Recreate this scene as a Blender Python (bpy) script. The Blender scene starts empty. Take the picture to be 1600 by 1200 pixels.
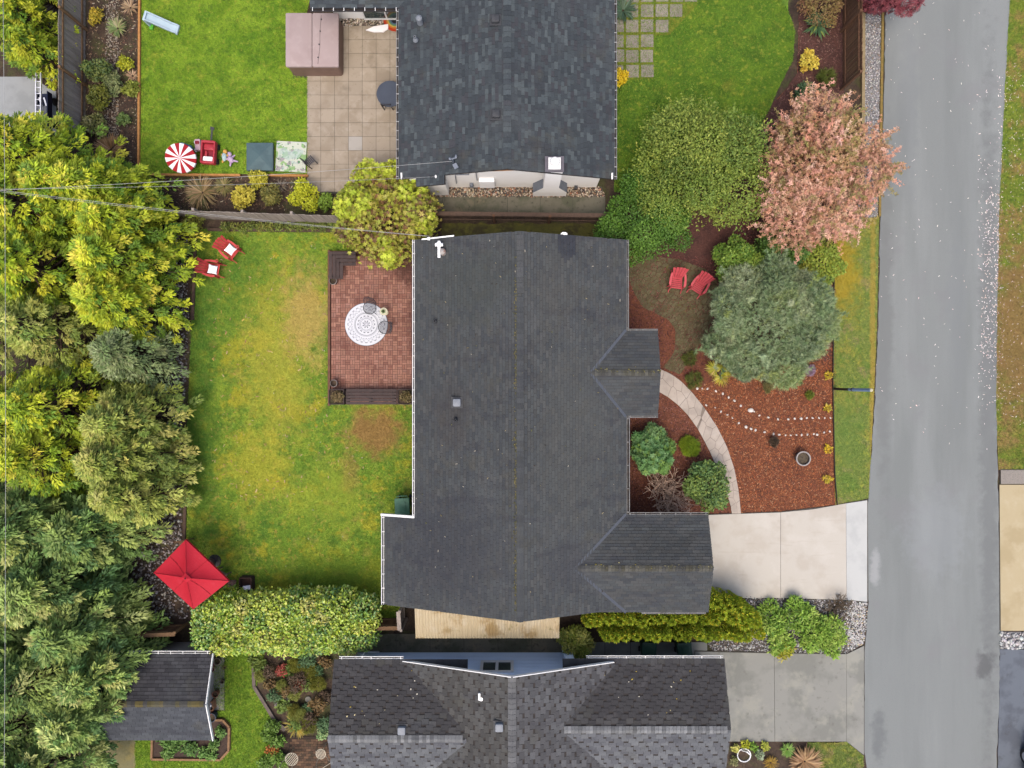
import bpy, math, random
import numpy as np
from mathutils import Vector, Matrix

# ------------------------------------------------------------------ camera, world, sun, exposure
scene = bpy.context.scene
COL = scene.collection
CAM_H = 30.6          # drone height in metres
PXM = 36.0            # photo pixels per metre on the ground
cam_data = bpy.data.cameras.new("camera")
cam_data.sensor_width = 36.0
cam_data.lens = 36.0 * CAM_H * PXM / 1600.0
cam_data.clip_end = 500
cam = bpy.data.objects.new("camera", cam_data)
cam.location = (0, 0, CAM_H)
COL.objects.link(cam)
scene.camera = cam

SUN_EL, SUN_AZ = math.radians(67), math.radians(188)     # light from the foot of the picture
world = bpy.data.worlds.new("World")
scene.world = world
world.use_nodes = True
wn = world.node_tree.nodes
sky = wn.new("ShaderNodeTexSky")
sky.sky_type = 'NISHITA'
sky.sun_disc = False
sky.sun_elevation = SUN_EL
sky.sun_rotation = SUN_AZ
sky.dust_density = 5.0
sky.air_density = 0.8
sky.ozone_density = 0.6
wn["Background"].inputs[1].default_value = 0.15
world.node_tree.links.new(sky.outputs[0], wn["Background"].inputs[0])

sun_data = bpy.data.lights.new("sun", 'SUN')
sun_data.energy = 0.6
sun_data.angle = math.radians(40)
sun_data.color = (1.0, 0.93, 0.82)
sun = bpy.data.objects.new("sun", sun_data)
sdir = Vector((math.cos(SUN_EL) * math.sin(SUN_AZ), math.cos(SUN_EL) * math.cos(SUN_AZ), math.sin(SUN_EL)))
sun.rotation_euler = sdir.to_track_quat('Z', 'Y').to_euler()
sun.location = (0, -20, 40)
COL.objects.link(sun)

scene.view_settings.view_transform = 'Standard'
scene.view_settings.look = 'None'
scene.view_settings.gamma = 1.0
scene.view_settings.use_curve_mapping = False
scene.view_settings.exposure = 1.30
scene.render.engine = 'CYCLES'
scene.cycles.max_bounces = 5
scene.cycles.transparent_max_bounces = 6

# ------------------------------------------------------------------ helpers
rng = np.random.default_rng(7)
random.seed(7)
GAIN = 2.3


def P(px, py, z=0.0):
    """photo pixel + real height above the ground -> metres"""
    k = (1 - z / CAM_H) / PXM
    return Vector(((px - 800) * k, (600 - py) * k, z))


def lin(c):
    out = []
    for x in c:
        x = x / 255.0
        out.append(x / 12.92 if x <= 0.04045 else ((x + 0.055) / 1.055) ** 2.4)
    return out


def C(r, g, b, k=1.0):
    """surface colour for an 8-bit display tone"""
    return tuple(min(0.85, v * k / GAIN) for v in lin((r, g, b)))


MATS = {}


def M(name, c, layers=(), rough=0.85, bump=None, spec=0.25, metallic=0.0, rand=0.0, tint=False, tint_mul=False, trans=0.0, coat=0.0, patches=()):
    """procedural material. layers: (colour, scale, lo, hi, strength, detail)  world-position noise"""
    if name in MATS:
        return MATS[name]
    m = bpy.data.materials.new(name)
    m.use_nodes = True
    nt = m.node_tree
    N, L = nt.nodes, nt.links
    b = N["Principled BSDF"]
    b.inputs["Roughness"].default_value = rough
    b.inputs["Specular IOR Level"].default_value = spec
    b.inputs["Metallic"].default_value = metallic
    if coat:
        b.inputs["Coat Weight"].default_value = coat
    geo = N.new("ShaderNodeNewGeometry")
    if tint:
        a = N.new("ShaderNodeAttribute")
        a.attribute_name = "tint"
        cur = a.outputs["Color"]
    else:
        rgb = N.new("ShaderNodeRGB")
        rgb.outputs[0].default_value = (*c, 1)
        cur = rgb.outputs[0]
    for i, ly in enumerate(layers):
        col, sc, lo, hi, st = ly[:5]
        det = ly[5] if len(ly) > 5 else 4
        n = N.new("ShaderNodeTexNoise")
        n.inputs["Scale"].default_value = sc if not isinstance(sc, tuple) else 1.0
        n.inputs["Detail"].default_value = det
        n.inputs["Roughness"].default_value = 0.62
        mp = N.new("ShaderNodeMapping")
        mp.inputs["Location"].default_value = (13.1 * i + len(name), 7.7 * i, 3.3 * i)
        if isinstance(sc, tuple):
            mp.inputs["Scale"].default_value = sc
        L.new(geo.outputs["Position"], mp.inputs["Vector"])
        L.new(mp.outputs[0], n.inputs["Vector"])
        r = N.new("ShaderNodeMapRange")
        r.interpolation_type = 'SMOOTHSTEP'
        r.inputs["From Min"].default_value = lo
        r.inputs["From Max"].default_value = hi
        r.inputs["To Max"].default_value = st
        L.new(n.outputs["Fac"], r.inputs["Value"])
        mx = N.new("ShaderNodeMix")
        mx.data_type = 'RGBA'
        L.new(r.outputs[0], mx.inputs[0])
        L.new(cur, mx.inputs[6])
        mx.inputs[7].default_value = (*col, 1)
        cur = mx.outputs[2]
    if patches:
        wn_ = N.new("ShaderNodeTexNoise")
        wn_.inputs["Scale"].default_value = 1.6
        wn_.inputs["Detail"].default_value = 6
        wn_.inputs["Roughness"].default_value = 0.7
        L.new(geo.outputs["Position"], wn_.inputs["Vector"])
    for (cx, cy, rx, ry, col, st) in patches:
        mp = N.new("ShaderNodeMapping")
        mp.inputs["Location"].default_value = (-cx / rx, -cy / ry, 0)
        mp.inputs["Scale"].default_value = (1 / rx, 1 / ry, 0)
        L.new(geo.outputs["Position"], mp.inputs["Vector"])
        ln = N.new("ShaderNodeVectorMath")
        ln.operation = 'LENGTH'
        L.new(mp.outputs[0], ln.inputs[0])
        ad = N.new("ShaderNodeMath")
        ad.operation = 'MULTIPLY_ADD'
        ad.inputs[1].default_value = 2.2
        L.new(wn_.outputs["Fac"], ad.inputs[0])
        L.new(ln.outputs["Value"], ad.inputs[2])
        r = N.new("ShaderNodeMapRange")
        r.interpolation_type = 'SMOOTHSTEP'
        r.inputs["From Min"].default_value = 1.45
        r.inputs["From Max"].default_value = 2.3
        r.inputs["To Min"].default_value = st
        r.inputs["To Max"].default_value = 0.0
        L.new(ad.outputs[0], r.inputs["Value"])
        mx = N.new("ShaderNodeMix")
        mx.data_type = 'RGBA'
        L.new(r.outputs[0], mx.inputs[0])
        L.new(cur, mx.inputs[6])
        mx.inputs[7].default_value = (*col, 1)
        cur = mx.outputs[2]
    if rand:
        oi = N.new("ShaderNodeObjectInfo")
        mr = N.new("ShaderNodeMapRange")
        mr.inputs["To Min"].default_value = 1 - rand
        mr.inputs["To Max"].default_value = 1 + rand
        L.new(oi.outputs["Random"], mr.inputs["Value"])
        hs = N.new("ShaderNodeHueSaturation")
        L.new(mr.outputs[0], hs.inputs["Value"])
        L.new(cur, hs.inputs["Color"])
        cur = hs.outputs[0]
    L.new(cur, b.inputs["Base Color"])
    if bump:
        n = N.new("ShaderNodeTexNoise")
        n.inputs["Scale"].default_value = bump[0]
        n.inputs["Detail"].default_value = 3
        L.new(geo.outputs["Position"], n.inputs["Vector"])
        bp = N.new("ShaderNodeBump")
        bp.inputs["Strength"].default_value = bump[1]
        bp.inputs["Distance"].default_value = bump[2] if len(bump) > 2 else 0.02
        L.new(n.outputs["Fac"], bp.inputs["Height"])
        L.new(bp.outputs[0], b.inputs["Normal"])
    if trans:
        tr = N.new("ShaderNodeBsdfTranslucent")
        L.new(cur, tr.inputs["Color"])
        ms = N.new("ShaderNodeMixShader")
        ms.inputs[0].default_value = trans
        L.new(b.outputs[0], ms.inputs[1])
        L.new(tr.outputs[0], ms.inputs[2])
        L.new(ms.outputs[0], N["Material Output"].inputs["Surface"])
    MATS[name] = m
    return m


def tag(o, label=None, cat=None, group=None, kind=None):
    if label:
        o["label"] = label
    if cat:
        o["category"] = cat
    if group:
        o["group"] = group
    if kind:
        o["kind"] = kind
    return o


def thing(name, label, cat, loc=(0, 0, 0), rz=0.0, group=None):
    o = bpy.data.objects.new(name, None)
    o.empty_display_size = 0.2
    o.location = loc
    o.rotation_euler = (0, 0, rz)
    COL.objects.link(o)
    return tag(o, label, cat, group)


def copy_tree(o, parent=None):
    c = o.copy()
    COL.objects.link(c)
    c.parent = parent
    for ch in o.children:
        copy_tree(ch, c)
    return c


class MB:
    """collects shapes, links them as ONE mesh object"""

    def __init__(self):
        self.v, self.f, self.c = [], [], []

    def add(self, vs, fs, col=None):
        n = len(self.v)
        self.v += [tuple(x) for x in vs]
        self.f += [tuple(i + n for i in f) for f in fs]
        self.c += [col] * len(fs)
        return self

    def box(self, cx, cy, cz, sx, sy, sz, rz=0.0, rx=0.0, ry=0.0, col=None):
        R = Matrix.Rotation(rz, 3, 'Z') @ Matrix.Rotation(ry, 3, 'Y') @ Matrix.Rotation(rx, 3, 'X')
        vs = []
        for z in (-1, 1):
            for x, y in ((-1, -1), (1, -1), (1, 1), (-1, 1)):
                vs.append(R @ Vector((x * sx / 2, y * sy / 2, z * sz / 2)) + Vector((cx, cy, cz)))
        return self.add(vs, [(3, 2, 1, 0), (4, 5, 6, 7), (0, 1, 5, 4), (1, 2, 6, 5), (2, 3, 7, 6), (3, 0, 4, 7)], col)

    def bar(self, p0, p1, w, h, up=(0, 0, 1), col=None):
        p0, p1 = Vector(p0), Vector(p1)
        d = (p1 - p0).normalized()
        s = d.cross(Vector(up))
        if s.length < 1e-4:
            s = d.cross(Vector((1, 0, 0)))
        s.normalize()
        u = s.cross(d)
        vs = []
        for p in (p0, p1):
            for a, b in ((-1, -1), (1, -1), (1, 1), (-1, 1)):
                vs.append(p + s * a * w / 2 + u * b * h / 2)
        return self.add(vs, [(0, 1, 2, 3), (7, 6, 5, 4), (4, 5, 1, 0), (5, 6, 2, 1), (6, 7, 3, 2), (7, 4, 0, 3)], col)

    def tube(self, pts, rs, n=8, cap=True, col=None):
        pts = [Vector(p) for p in pts]
        if not isinstance(rs, (list, tuple)):
            rs = [rs] * len(pts)
        vs, fs = [], []
        ref = Vector((0.3, 0.7, 0.64))
        for i, p in enumerate(pts):
            d = (pts[min(i + 1, len(pts) - 1)] - pts[max(i - 1, 0)]).normalized()
            a = d.cross(ref)
            if a.length < 0.05:
                a = d.cross(Vector((1, 0, 0)))
            a.normalize()
            b = d.cross(a)
            for k in range(n):
                t = 2 * math.pi * k / n
                vs.append(p + (a * math.cos(t) + b * math.sin(t)) * rs[i])
        for i in range(len(pts) - 1):
            for k in range(n):
                k2 = (k + 1) % n
                fs.append((i * n + k, i * n + k2, (i + 1) * n + k2, (i + 1) * n + k))
        if cap:
            fs.append(tuple(reversed(range(n))))
            fs.append(tuple((len(pts) - 1) * n + k for k in range(n)))
        return self.add(vs, fs, col)

    def prism(self, pts, z0, z1, col=None, bottom=True):
        """pts: xy outline, counter-clockwise or not"""
        pts = [(p[0], p[1]) for p in pts]
        a = sum(pts[i][0] * pts[(i + 1) % len(pts)][1] - pts[(i + 1) % len(pts)][0] * pts[i][1] for i in range(len(pts)))
        if a < 0:
            pts = pts[::-1]
        n = len(pts)
        vs = [(x, y, z0) for x, y in pts] + [(x, y, z1) for x, y in pts]
        fs = [tuple(range(n, 2 * n))]
        if bottom:
            fs.append(tuple(reversed(range(n))))
        for i in range(n):
            j = (i + 1) % n
            fs.append((i, j, n + j, n + i))
        return self.add(vs, fs, col)

    def lathe(self, prof, n=16, c=(0, 0, 0), col=None, sx=1.0, sy=1.0, cap=True, ring=False):
        """prof: (radius, z) from bottom to top"""
        vs, fs = [], []
        for r, z in prof:
            for k in range(n):
                t = 2 * math.pi * k / n
                vs.append((c[0] + r * sx * math.cos(t), c[1] + r * sy * math.sin(t), c[2] + z))
        for i in range(len(prof) - 1):
            for k in range(n):
                k2 = (k + 1) % n
                fs.append((i * n + k, i * n + k2, (i + 1) * n + k2, (i + 1) * n + k))
        if ring:
            q = (len(prof) - 1) * n
            for k in range(n):
                fs.append((q + k, q + (k + 1) % n, (k + 1) % n, k))
        else:
            fs.append(tuple(reversed(range(n))))
            if cap:
                fs.append(tuple((len(prof) - 1) * n + k for k in range(n)))
        return self.add(vs, fs, col)

    def rbox(self, cx, cy, z0, z1, sx, sy, r, taper=0.0, n=4, top_r=0.0, col=None):
        """upright box with rounded corners and softened top edge"""
        rings = [(0, z0), (0, z1 - top_r)] + ([(top_r * 0.3, z1 - top_r * 0.3), (top_r, z1)] if top_r else [])
        vs, fs = [], []
        m = 4 * (n + 1)
        for ins, z in rings:
            t = taper * (1 - (z - z0) / max(1e-6, z1 - z0))
            hx, hy = sx / 2 - ins - t, sy / 2 - ins - t
            rr = max(0.005, r - ins)
            for q, (ax, ay) in enumerate(((1, 1), (-1, 1), (-1, -1), (1, -1))):
                for k in range(n + 1):
                    an = math.pi / 2 * (q + k / n)
                    vs.append((cx + ax * (hx - rr) + rr * math.cos(an), cy + ay * (hy - rr) + rr * math.sin(an), z))
        for i in range(len(rings) - 1):
            for k in range(m):
                k2 = (k + 1) % m
                fs.append((i * m + k, i * m + k2, (i + 1) * m + k2, (i + 1) * m + k))
        fs.append(tuple(reversed(range(m))))
        fs.append(tuple((len(rings) - 1) * m + k for k in range(m)))
        return self.add(vs, fs, col)

    def blob(self, c, r, n=8, m=5, col=None, jit=0.0):
        """rounded ellipsoid"""
        vs, fs = [(c[0], c[1], c[2] - r[2])], []
        for i in range(1, m):
            ph = -math.pi / 2 + math.pi * i / m
            for k in range(n):
                t = 2 * math.pi * k / n
                j = 1 + random.uniform(-jit, jit)
                vs.append((c[0] + r[0] * math.cos(ph) * math.cos(t) * j, c[1] + r[1] * math.cos(ph) * math.sin(t) * j, c[2] + r[2] * math.sin(ph) * j))
        vs.append((c[0], c[1], c[2] + r[2]))
        for k in range(n):
            fs.append((0, 1 + (k + 1) % n, 1 + k))
            fs.append((len(vs) - 1, 1 + (m - 2) * n + k, 1 + (m - 2) * n + (k + 1) % n))
        for i in range(m - 2):
            for k in range(n):
                fs.append((1 + i * n + k, 1 + i * n + (k + 1) % n, 1 + (i + 1) * n + (k + 1) % n, 1 + (i + 1) * n + k))
        return self.add(vs, fs, col)

    def mesh(self, name, mat, off=None, smooth=False):
        me = bpy.data.meshes.new(name)
        v = self.v if off is None else [(x - off[0], y - off[1], z - off[2]) for x, y, z in self.v]
        me.from_pydata(v, [], self.f)
        if any(c is not None for c in self.c):
            at = me.attributes.new("tint", 'FLOAT_COLOR', 'FACE')
            at.data.foreach_set("color", np.array([(*(c or (0.1, 0.1, 0.1)), 1.0) for c in self.c], np.float32).ravel())
        if smooth:
            me.shade_smooth()
            try:
                me.set_sharp_from_angle(angle=math.radians(40))
            except Exception:
                pass
        me.materials.append(mat)
        me.update()
        return me

    def build(self, name, mat, parent=None, loc=None, smooth=False, bevel=0.0, kind=None, world=False):
        """world=True: points are world points, shifted into the parent's (unrotated) space"""
        off = None
        if world and parent is not None:
            off = parent.location if parent.parent is None else parent.parent.location + parent.location
        o = bpy.data.objects.new(name, self.mesh(name, mat, off, smooth))
        COL.objects.link(o)
        if parent is not None:
            o.parent = parent
        if loc is not None:
            o.location = loc
        if bevel:
            b = o.modifiers.new("bevel", 'BEVEL')
            b.width = bevel
            b.segments = 2
            b.limit_method = 'ANGLE'
        if kind:
            o["kind"] = kind
        return o


def struct(name, mb, mat, **k):
    o = mb.build(name, mat, **k)
    o["kind"] = "structure"
    return o


# ---- many small pieces as one mesh, via numpy
def np_mesh(name, V, F, mat, tint=None, parent=None, kind=None, loc=None):
    """V (n,3) F (m,3) tint (m,3)"""
    me = bpy.data.meshes.new(name)
    n, m = len(V), len(F)
    me.vertices.add(n)
    me.vertices.foreach_set("co", np.ascontiguousarray(V, np.float32).ravel())
    me.loops.add(m * 3)
    me.loops.foreach_set("vertex_index", np.ascontiguousarray(F, np.int32).ravel())
    me.polygons.add(m)
    me.polygons.foreach_set("loop_start", np.arange(0, m * 3, 3, dtype=np.int32))
    me.polygons.foreach_set("loop_total", np.full(m, 3, np.int32))
    me.update(calc_edges=True)
    if tint is not None:
        at = me.attributes.new("tint", 'FLOAT_COLOR', 'FACE')
        c = np.ones((m, 4), np.float32)
        c[:, :3] = tint
        at.data.foreach_set("color", c.ravel())
    me.materials.append(mat)
    o = bpy.data.objects.new(name, me)
    COL.objects.link(o)
    if parent is not None:
        o.parent = parent
    if loc is not None:
        o.location = loc
    if kind:
        o["kind"] = kind
    return o


def unit(a):
    return a / np.maximum(1e-9, np.linalg.norm(a, axis=-1, keepdims=True))


def frames(axis, nrm):
    """columns: x = axis, z ~ nrm"""
    x = unit(axis)
    y = unit(np.cross(nrm, x))
    z = np.cross(x, y)
    return np.stack([x, y, z], axis=-1)


def scatter(tmpl, pos, axis, nrm, size):
    """tmpl: (verts (k,3), faces (m,3)); size (N,) or (N,3)"""
    tv, tf = tmpl
    R = frames(axis, nrm)
    size = np.asarray(size)
    if size.ndim == 1:
        size = np.repeat(size[:, None], 3, 1)
    V = np.einsum('nij,nkj->nki', R, tv[None] * size[:, None, :]) + pos[:, None, :]
    k = len(tv)
    F = tf[None] + (np.arange(len(pos)) * k)[:, None, None]
    return V.reshape(-1, 3), F.reshape(-1, 3)


def tmpl_leaf(w=0.3, fold=0.08):
    v = np.array([(0, 0, 0), (0.45, -w, fold), (1, 0, -fold), (0.45, w, fold)])
    return v, np.array([(0, 1, 2), (0, 2, 3)])


def tmpl_rosette(n=6, w=0.22, up=0.35):
    lv, lf = tmpl_leaf(w, 0.05)
    V, F = [], []
    for i in range(n):
        a = 2 * math.pi * i / n + (i % 2) * 0.15
        el = up * (0.6 + 0.8 * ((i * 7) % 5) / 5)
        R = np.array(Matrix.Rotation(a, 3, 'Z') @ Matrix.Rotation(-el, 3, 'Y'))
        F.append(lf + 4 * i)
        V.append(lv @ R.T)
    return np.concatenate(V), np.concatenate(F)


def tmpl_tuft(n=10, w=0.045, seed=1, spread=1.0):
    r = np.random.default_rng(seed)
    V, F = [], []
    for i in range(n):
        a = 2 * math.pi * (i + r.random()) / n
        el = (0.15 + 0.85 * r.random()) * 1.35 * spread
        d = np.array([math.cos(a) * math.sin(el), math.sin(a) * math.sin(el), math.cos(el)])
        s = np.cross(d, [0, 0, 1])
        s = s / max(1e-6, np.linalg.norm(s))
        ln = 0.7 + 0.3 * r.random()
        V += [-s * w, s * w, d * ln]
        F.append((3 * i, 3 * i + 1, 3 * i + 2))
    return np.array(V), np.array(F)


def tmpl_frond(pairs=6, w=0.055, droop=0.25, ang=0.75, side=0.45):
    """flat conifer spray along +x"""
    V, F = [], []

    def tri(b, d, ln, w):
        d = d / np.linalg.norm(d)
        s = np.cross(d, [0, 0, 1])
        s = s / max(1e-6, np.linalg.norm(s))
        i = len(V)
        V.extend([b, b + d * ln * 0.45 - s * w, b + d * ln, b + d * ln * 0.45 + s * w])
        F.extend([(i, i + 1, i + 2), (i, i + 2, i + 3)])

    for i in range(pairs):
        t = (i + 0.3) / pairs
        b = np.array([t * 0.85, 0, -droop * t * t])
        for sg in (-1, 1):
            ln = side * (1.0 - 0.65 * t) * (0.85 + 0.3 * ((i * 5 + (sg > 0) * 3) % 4) / 4)
            d = np.array([math.cos(ang), sg * math.sin(ang), 0.18 - droop * t])
            tri(b + np.array([0.05 * (sg > 0), 0, 0]), d, ln, w)
    tri(np.array([0.72, 0, -droop * 0.5]), np.array([1, 0, -droop]), 0.34, w)
    tri(np.array([0.0, 0, 0]), np.array([1, 0, -droop * 0.4]), 0.7, w * 0.5)
    return np.array(V), np.array(F)


LEAF = tmpl_leaf()
LEAF_NARROW = tmpl_leaf(0.17)
ROSETTE = tmpl_rosette()
TUFT = tmpl_tuft()
FROND = tmpl_frond(6, 0.042)
FROND_LONG = tmpl_frond(6, 0.034, 0.3, 0.6, 0.4)
ICO = None


def pick_cols(n, cols, jit=0.18, k=1.35, r=None):
    """n colours out of a list of display tones (r,g,b[,weight])"""
    r = r or rng
    w = np.array([c[3] if len(c) > 3 else 1.0 for c in cols])
    base = np.array([C(*c[:3], k) for c in cols])
    out = base[r.choice(len(cols), n, p=w / w.sum())]
    return np.clip(out * (1 + r.uniform(-jit, jit, (n, 1))) * (1 + r.uniform(-0.06, 0.06, (n, 3))), 0.003, 0.8)


LEAFMAT = M("leaf", (0.1, 0.1, 0.1), tint=True, rough=0.6, spec=0.3, trans=0.22)
GLOSSLEAF = M("glossy_leaf", (0.1, 0.1, 0.1), tint=True, rough=0.38, spec=0.5, trans=0.15)
BARK = M("bark", C(92, 72, 58), [(C(60, 48, 40), 9, 0.4, 0.7, 0.8)], rough=0.9, bump=(30, 0.6))
TWIG = M("twig", C(222, 190, 164), [(C(180, 148, 124), 12, 0.4, 0.7, 0.8)], rough=0.8)


def lumps_of(c, r, k, lr, seed, core=0.86):
    """ellipsoids: the core and k bumps over its upper side"""
    g = np.random.default_rng(seed)
    out = [(np.array(c), np.array(r) * core)]
    for i in range(k):
        a = 2 * math.pi * (i + g.random() * 0.8) / k * 2.399 * 2
        zz = g.uniform(-0.45, 0.95)
        q = math.sqrt(max(0, 1 - zz * zz))
        p = np.array([q * math.cos(a), q * math.sin(a), zz]) * np.array(r) * g.uniform(0.62, 0.86) + np.array(c)
        s = lr * g.uniform(0.6, 1.35)
        out.append((p, np.array([s, s, s * 0.8]) * np.mean(r)))
    return out


def on_lumps(lumps, n, g, zmin=0.05, depth=0.25, stray=0.0):
    """n points over the outside of a union of ellipsoids, with normals"""
    area = np.array([np.prod(l[1]) ** (2 / 3) for l in lumps])
    idx = g.choice(len(lumps), int(n * 2.2), p=area / area.sum())
    d = unit(g.normal(size=(len(idx), 3)))
    cs = np.array([l[0] for l in lumps])
    rs = np.array([l[1] for l in lumps])
    dep = 1 - depth * g.random((len(idx), 1)) ** 1.5 + stray * g.random((len(idx), 1)) ** 6
    p = cs[idx] + d * rs[idx] * dep
    nr = unit(d / rs[idx])
    keep = (p[:, 2] > zmin) & (nr[:, 2] > -0.75)
    for i in range(len(lumps)):
        inside = (((p - cs[i]) / rs[i]) ** 2).sum(1) < 0.48
        keep &= ~inside
    p, nr, idx = p[keep], nr[keep], idx[keep]
    return p[:n], nr[:n], idx[:n]


SEED = [100]


def plant(name, label, cat, px, py, rpx, h, cols, leaf=LEAF, size=0.13, n=None, zc=0.55, k=9, lr=0.34, group=None, gloss=False,
          base=None, ry=None, flat=0.75, trunk=True, jit=0.13, depth=0.3, zr=None, clump=0, bright=1.55, cover=1.0, spread=0.5, lumps=None, core=0.78, stray=0.15, wisps=0):
    """leafy shrub or tree: > trunk (with limbs), crown"""
    SEED[0] += 1
    g = np.random.default_rng(SEED[0])
    zmid = h * zc
    kk = (1 - zmid / CAM_H) / PXM
    c = P(px, py, zmid)
    rx = rpx * kk
    ryy = (ry or rpx) * kk
    rz = zr if zr else h * (1 - zc) * 1.02
    base_xy = (c.x, c.y) if base is None else (P(*base).x, P(*base).y)
    root = thing(name, label, cat, (base_xy[0], base_xy[1], 0.0), group=group)
    off = np.array([base_xy[0], base_xy[1], 0])
    L = lumps or lumps_of((c.x, c.y, zmid), (rx, ryy, rz), k, lr, SEED[0], core)
    area = 2.6 * math.pi * rx * ryy + 2.2 * rx * rz
    if n is None:
        n = int(area / (size * size * 0.30) * cover)
    if clump:
        m = max(8, n // clump)
        p0, n0, _ = on_lumps(L, m, g, depth=depth, stray=stray)
        m = len(p0)
        p = np.repeat(p0, clump, 0)
        outw = unit(np.repeat(n0, clump, 0) + g.normal(size=(m * clump, 3)) * spread)
        axis = unit(outw * np.array([1, 1, 0.55]) + np.array([0, 0, 0.12]))
        nr = unit(np.array([0, 0, 1.0]) + 0.5 * outw + g.normal(size=axis.shape) * 0.3)
        p = p + g.normal(size=p.shape) * size * 0.18
        cc = pick_cols(m, cols, jit * 0.8, bright, g)
        tint = np.repeat(cc, clump, 0) * (1 + g.uniform(-jit, jit, (m * clump, 1)))
    else:
        p, n0, idx = on_lumps(L, n, g, depth=depth, stray=stray)
        m = len(p)
        nr = unit(n0 * flat * 1.2 + np.array([0, 0, 0.6]) + g.normal(size=n0.shape) * 0.34)
        axis = unit(g.normal(size=n0.shape) + 0.7 * n0)
        L2 = [(c_, r_ * 0.74) for c_, r_ in L]
        p2_, n2_, _ = on_lumps(L2, m // 2, g, depth=depth)
        p = np.concatenate([p, p2_])
        n0 = np.concatenate([n0, n2_])
        nr = np.concatenate([nr, unit(n2_ * flat + np.array([0, 0, 0.8]) + g.normal(size=n2_.shape) * 0.3)])
        axis = np.concatenate([axis, unit(g.normal(size=n2_.shape) * np.array([1, 1, .4]) + 0.5 * n2_)])
        tint = pick_cols(len(p), cols, jit, bright, g)
        # each bump of the crown leans to a tone of its own
        cs_ = np.array([l[0] for l in L])
        near = np.argmin(((p[:, None, :] - cs_[None]) ** 2).sum(-1) / np.array([np.mean(l[1]) ** 2 for l in L])[None], 1) if len(L) < 80 else np.zeros(len(p), int)
        tint = 0.58 * tint + 0.42 * pick_cols(len(L), cols, .16, bright, g)[near]
        if wisps:
            w0, wn0, _ = on_lumps(L, wisps, g, depth=.1)
            m_ = 11
            st = np.tile(np.linspace(-.15, 1, m_), len(w0))
            wd = unit(wn0 * np.array([1, 1, .6]) + g.normal(size=wn0.shape) * .35 + np.array([0, 0, .25]))
            wp = np.repeat(w0, m_, 0) + np.repeat(wd, m_, 0) * (st * np.repeat(g.uniform(.25, .75, len(w0)), m_))[:, None] + g.normal(size=(len(st), 3)) * .03
            p = np.concatenate([p, wp])
            axis = np.concatenate([axis, unit(np.repeat(wd, m_, 0) + g.normal(size=wp.shape) * .8)])
            nr = np.concatenate([nr, unit(g.normal(size=wp.shape) * .5 + np.array([0, 0, 1.0]))])
            tint = np.concatenate([tint, np.repeat(pick_cols(len(w0), cols, .1, bright, g), m_, 0)])
    sz = size * g.uniform(0.65, 1.25, len(p))
    V, F = scatter(leaf, p - off, axis, nr, sz)
    T = np.repeat(np.clip(tint, 0.003, 0.8), len(leaf[1]), 0)
    np_mesh("crown", V, F, GLOSSLEAF if gloss else LEAFMAT, T, root)
    if trunk:
        mb = MB()
        r0 = max(0.02, 0.035 * h)
        top = Vector((c.x, c.y, zmid + rz * 0.45)) - Vector(off)
        mb.tube([(0, 0, -0.05), (top.x * 0.4, top.y * 0.4, top.z * 0.5), top], [r0 * 1.3, r0, r0 * 0.3], 7)
        for l in L[1:1 + min(8, k)]:
            e = Vector(l[0] - off)
            s = Vector((top.x * 0.35, top.y * 0.35, top.z * 0.42))
            mb.tube([s, (s + e) / 2 + Vector((0, 0, 0.05 * h)), e], [r0 * 0.6, r0 * 0.4, r0 * 0.15], 5)
        mb.build("trunk", BARK, root, smooth=True)
    return root

# ------------------------------------------------------------------ the setting: ground, lawns, road, paving
def PX(pts, z=0.0):
    return [P(x, y, z)[:2] for x, y in pts]


def ragged(pts, step=0.18, amp=0.02, seed=1):
    g = random.Random(seed)
    out = []
    for i in range(len(pts)):
        a, b = Vector(pts[i]), Vector(pts[(i + 1) % len(pts)])
        n = max(1, int((b - a).length / step))
        for j in range(n):
            p = a.lerp(b, j / n)
            out.append((p.x + g.uniform(-amp, amp), p.y + g.uniform(-amp, amp)))
    return out


def sheet(name, px, z, mat, amp=0.0, step=0.2, thick=0.06, world=False, kind="structure", parent=None):
    pts = px if world else PX(px)
    if amp:
        pts = ragged(pts, step, amp, len(name))
    o = MB().prism(pts, z - thick, z, bottom=False).build(name, mat, parent)
    if kind:
        o["kind"] = kind
    return o


def inside(pts, poly):
    x, y = pts[:, 0], pts[:, 1]
    r = np.zeros(len(pts), bool)
    n = len(poly)
    for i in range(n):
        x0, y0 = poly[i]
        x1, y1 = poly[(i + 1) % n]
        c = (y0 > y) != (y1 > y)
        with np.errstate(divide='ignore', invalid='ignore'):
            xi = (x1 - x0) * (y - y0) / (y1 - y0) + x0
        r ^= c & (x < xi)
    return r


def points_in(px, dens, seed, out=(), world=False):
    poly = np.array(px if world else PX(px))
    g = np.random.default_rng(seed)
    lo, hi = poly.min(0), poly.max(0)
    n = int(np.prod(hi - lo) * dens)
    p = lo + g.random((n, 2)) * (hi - lo)
    k = inside(p, poly)
    for q in out:
        k &= ~inside(p, np.array(PX(q)))
    return p[k], g


BLADE = (np.array([(0, -0.11, 0), (0, 0.11, 0), (1, 0, 0.0)]), np.array([(0, 1, 2)]))


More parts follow.
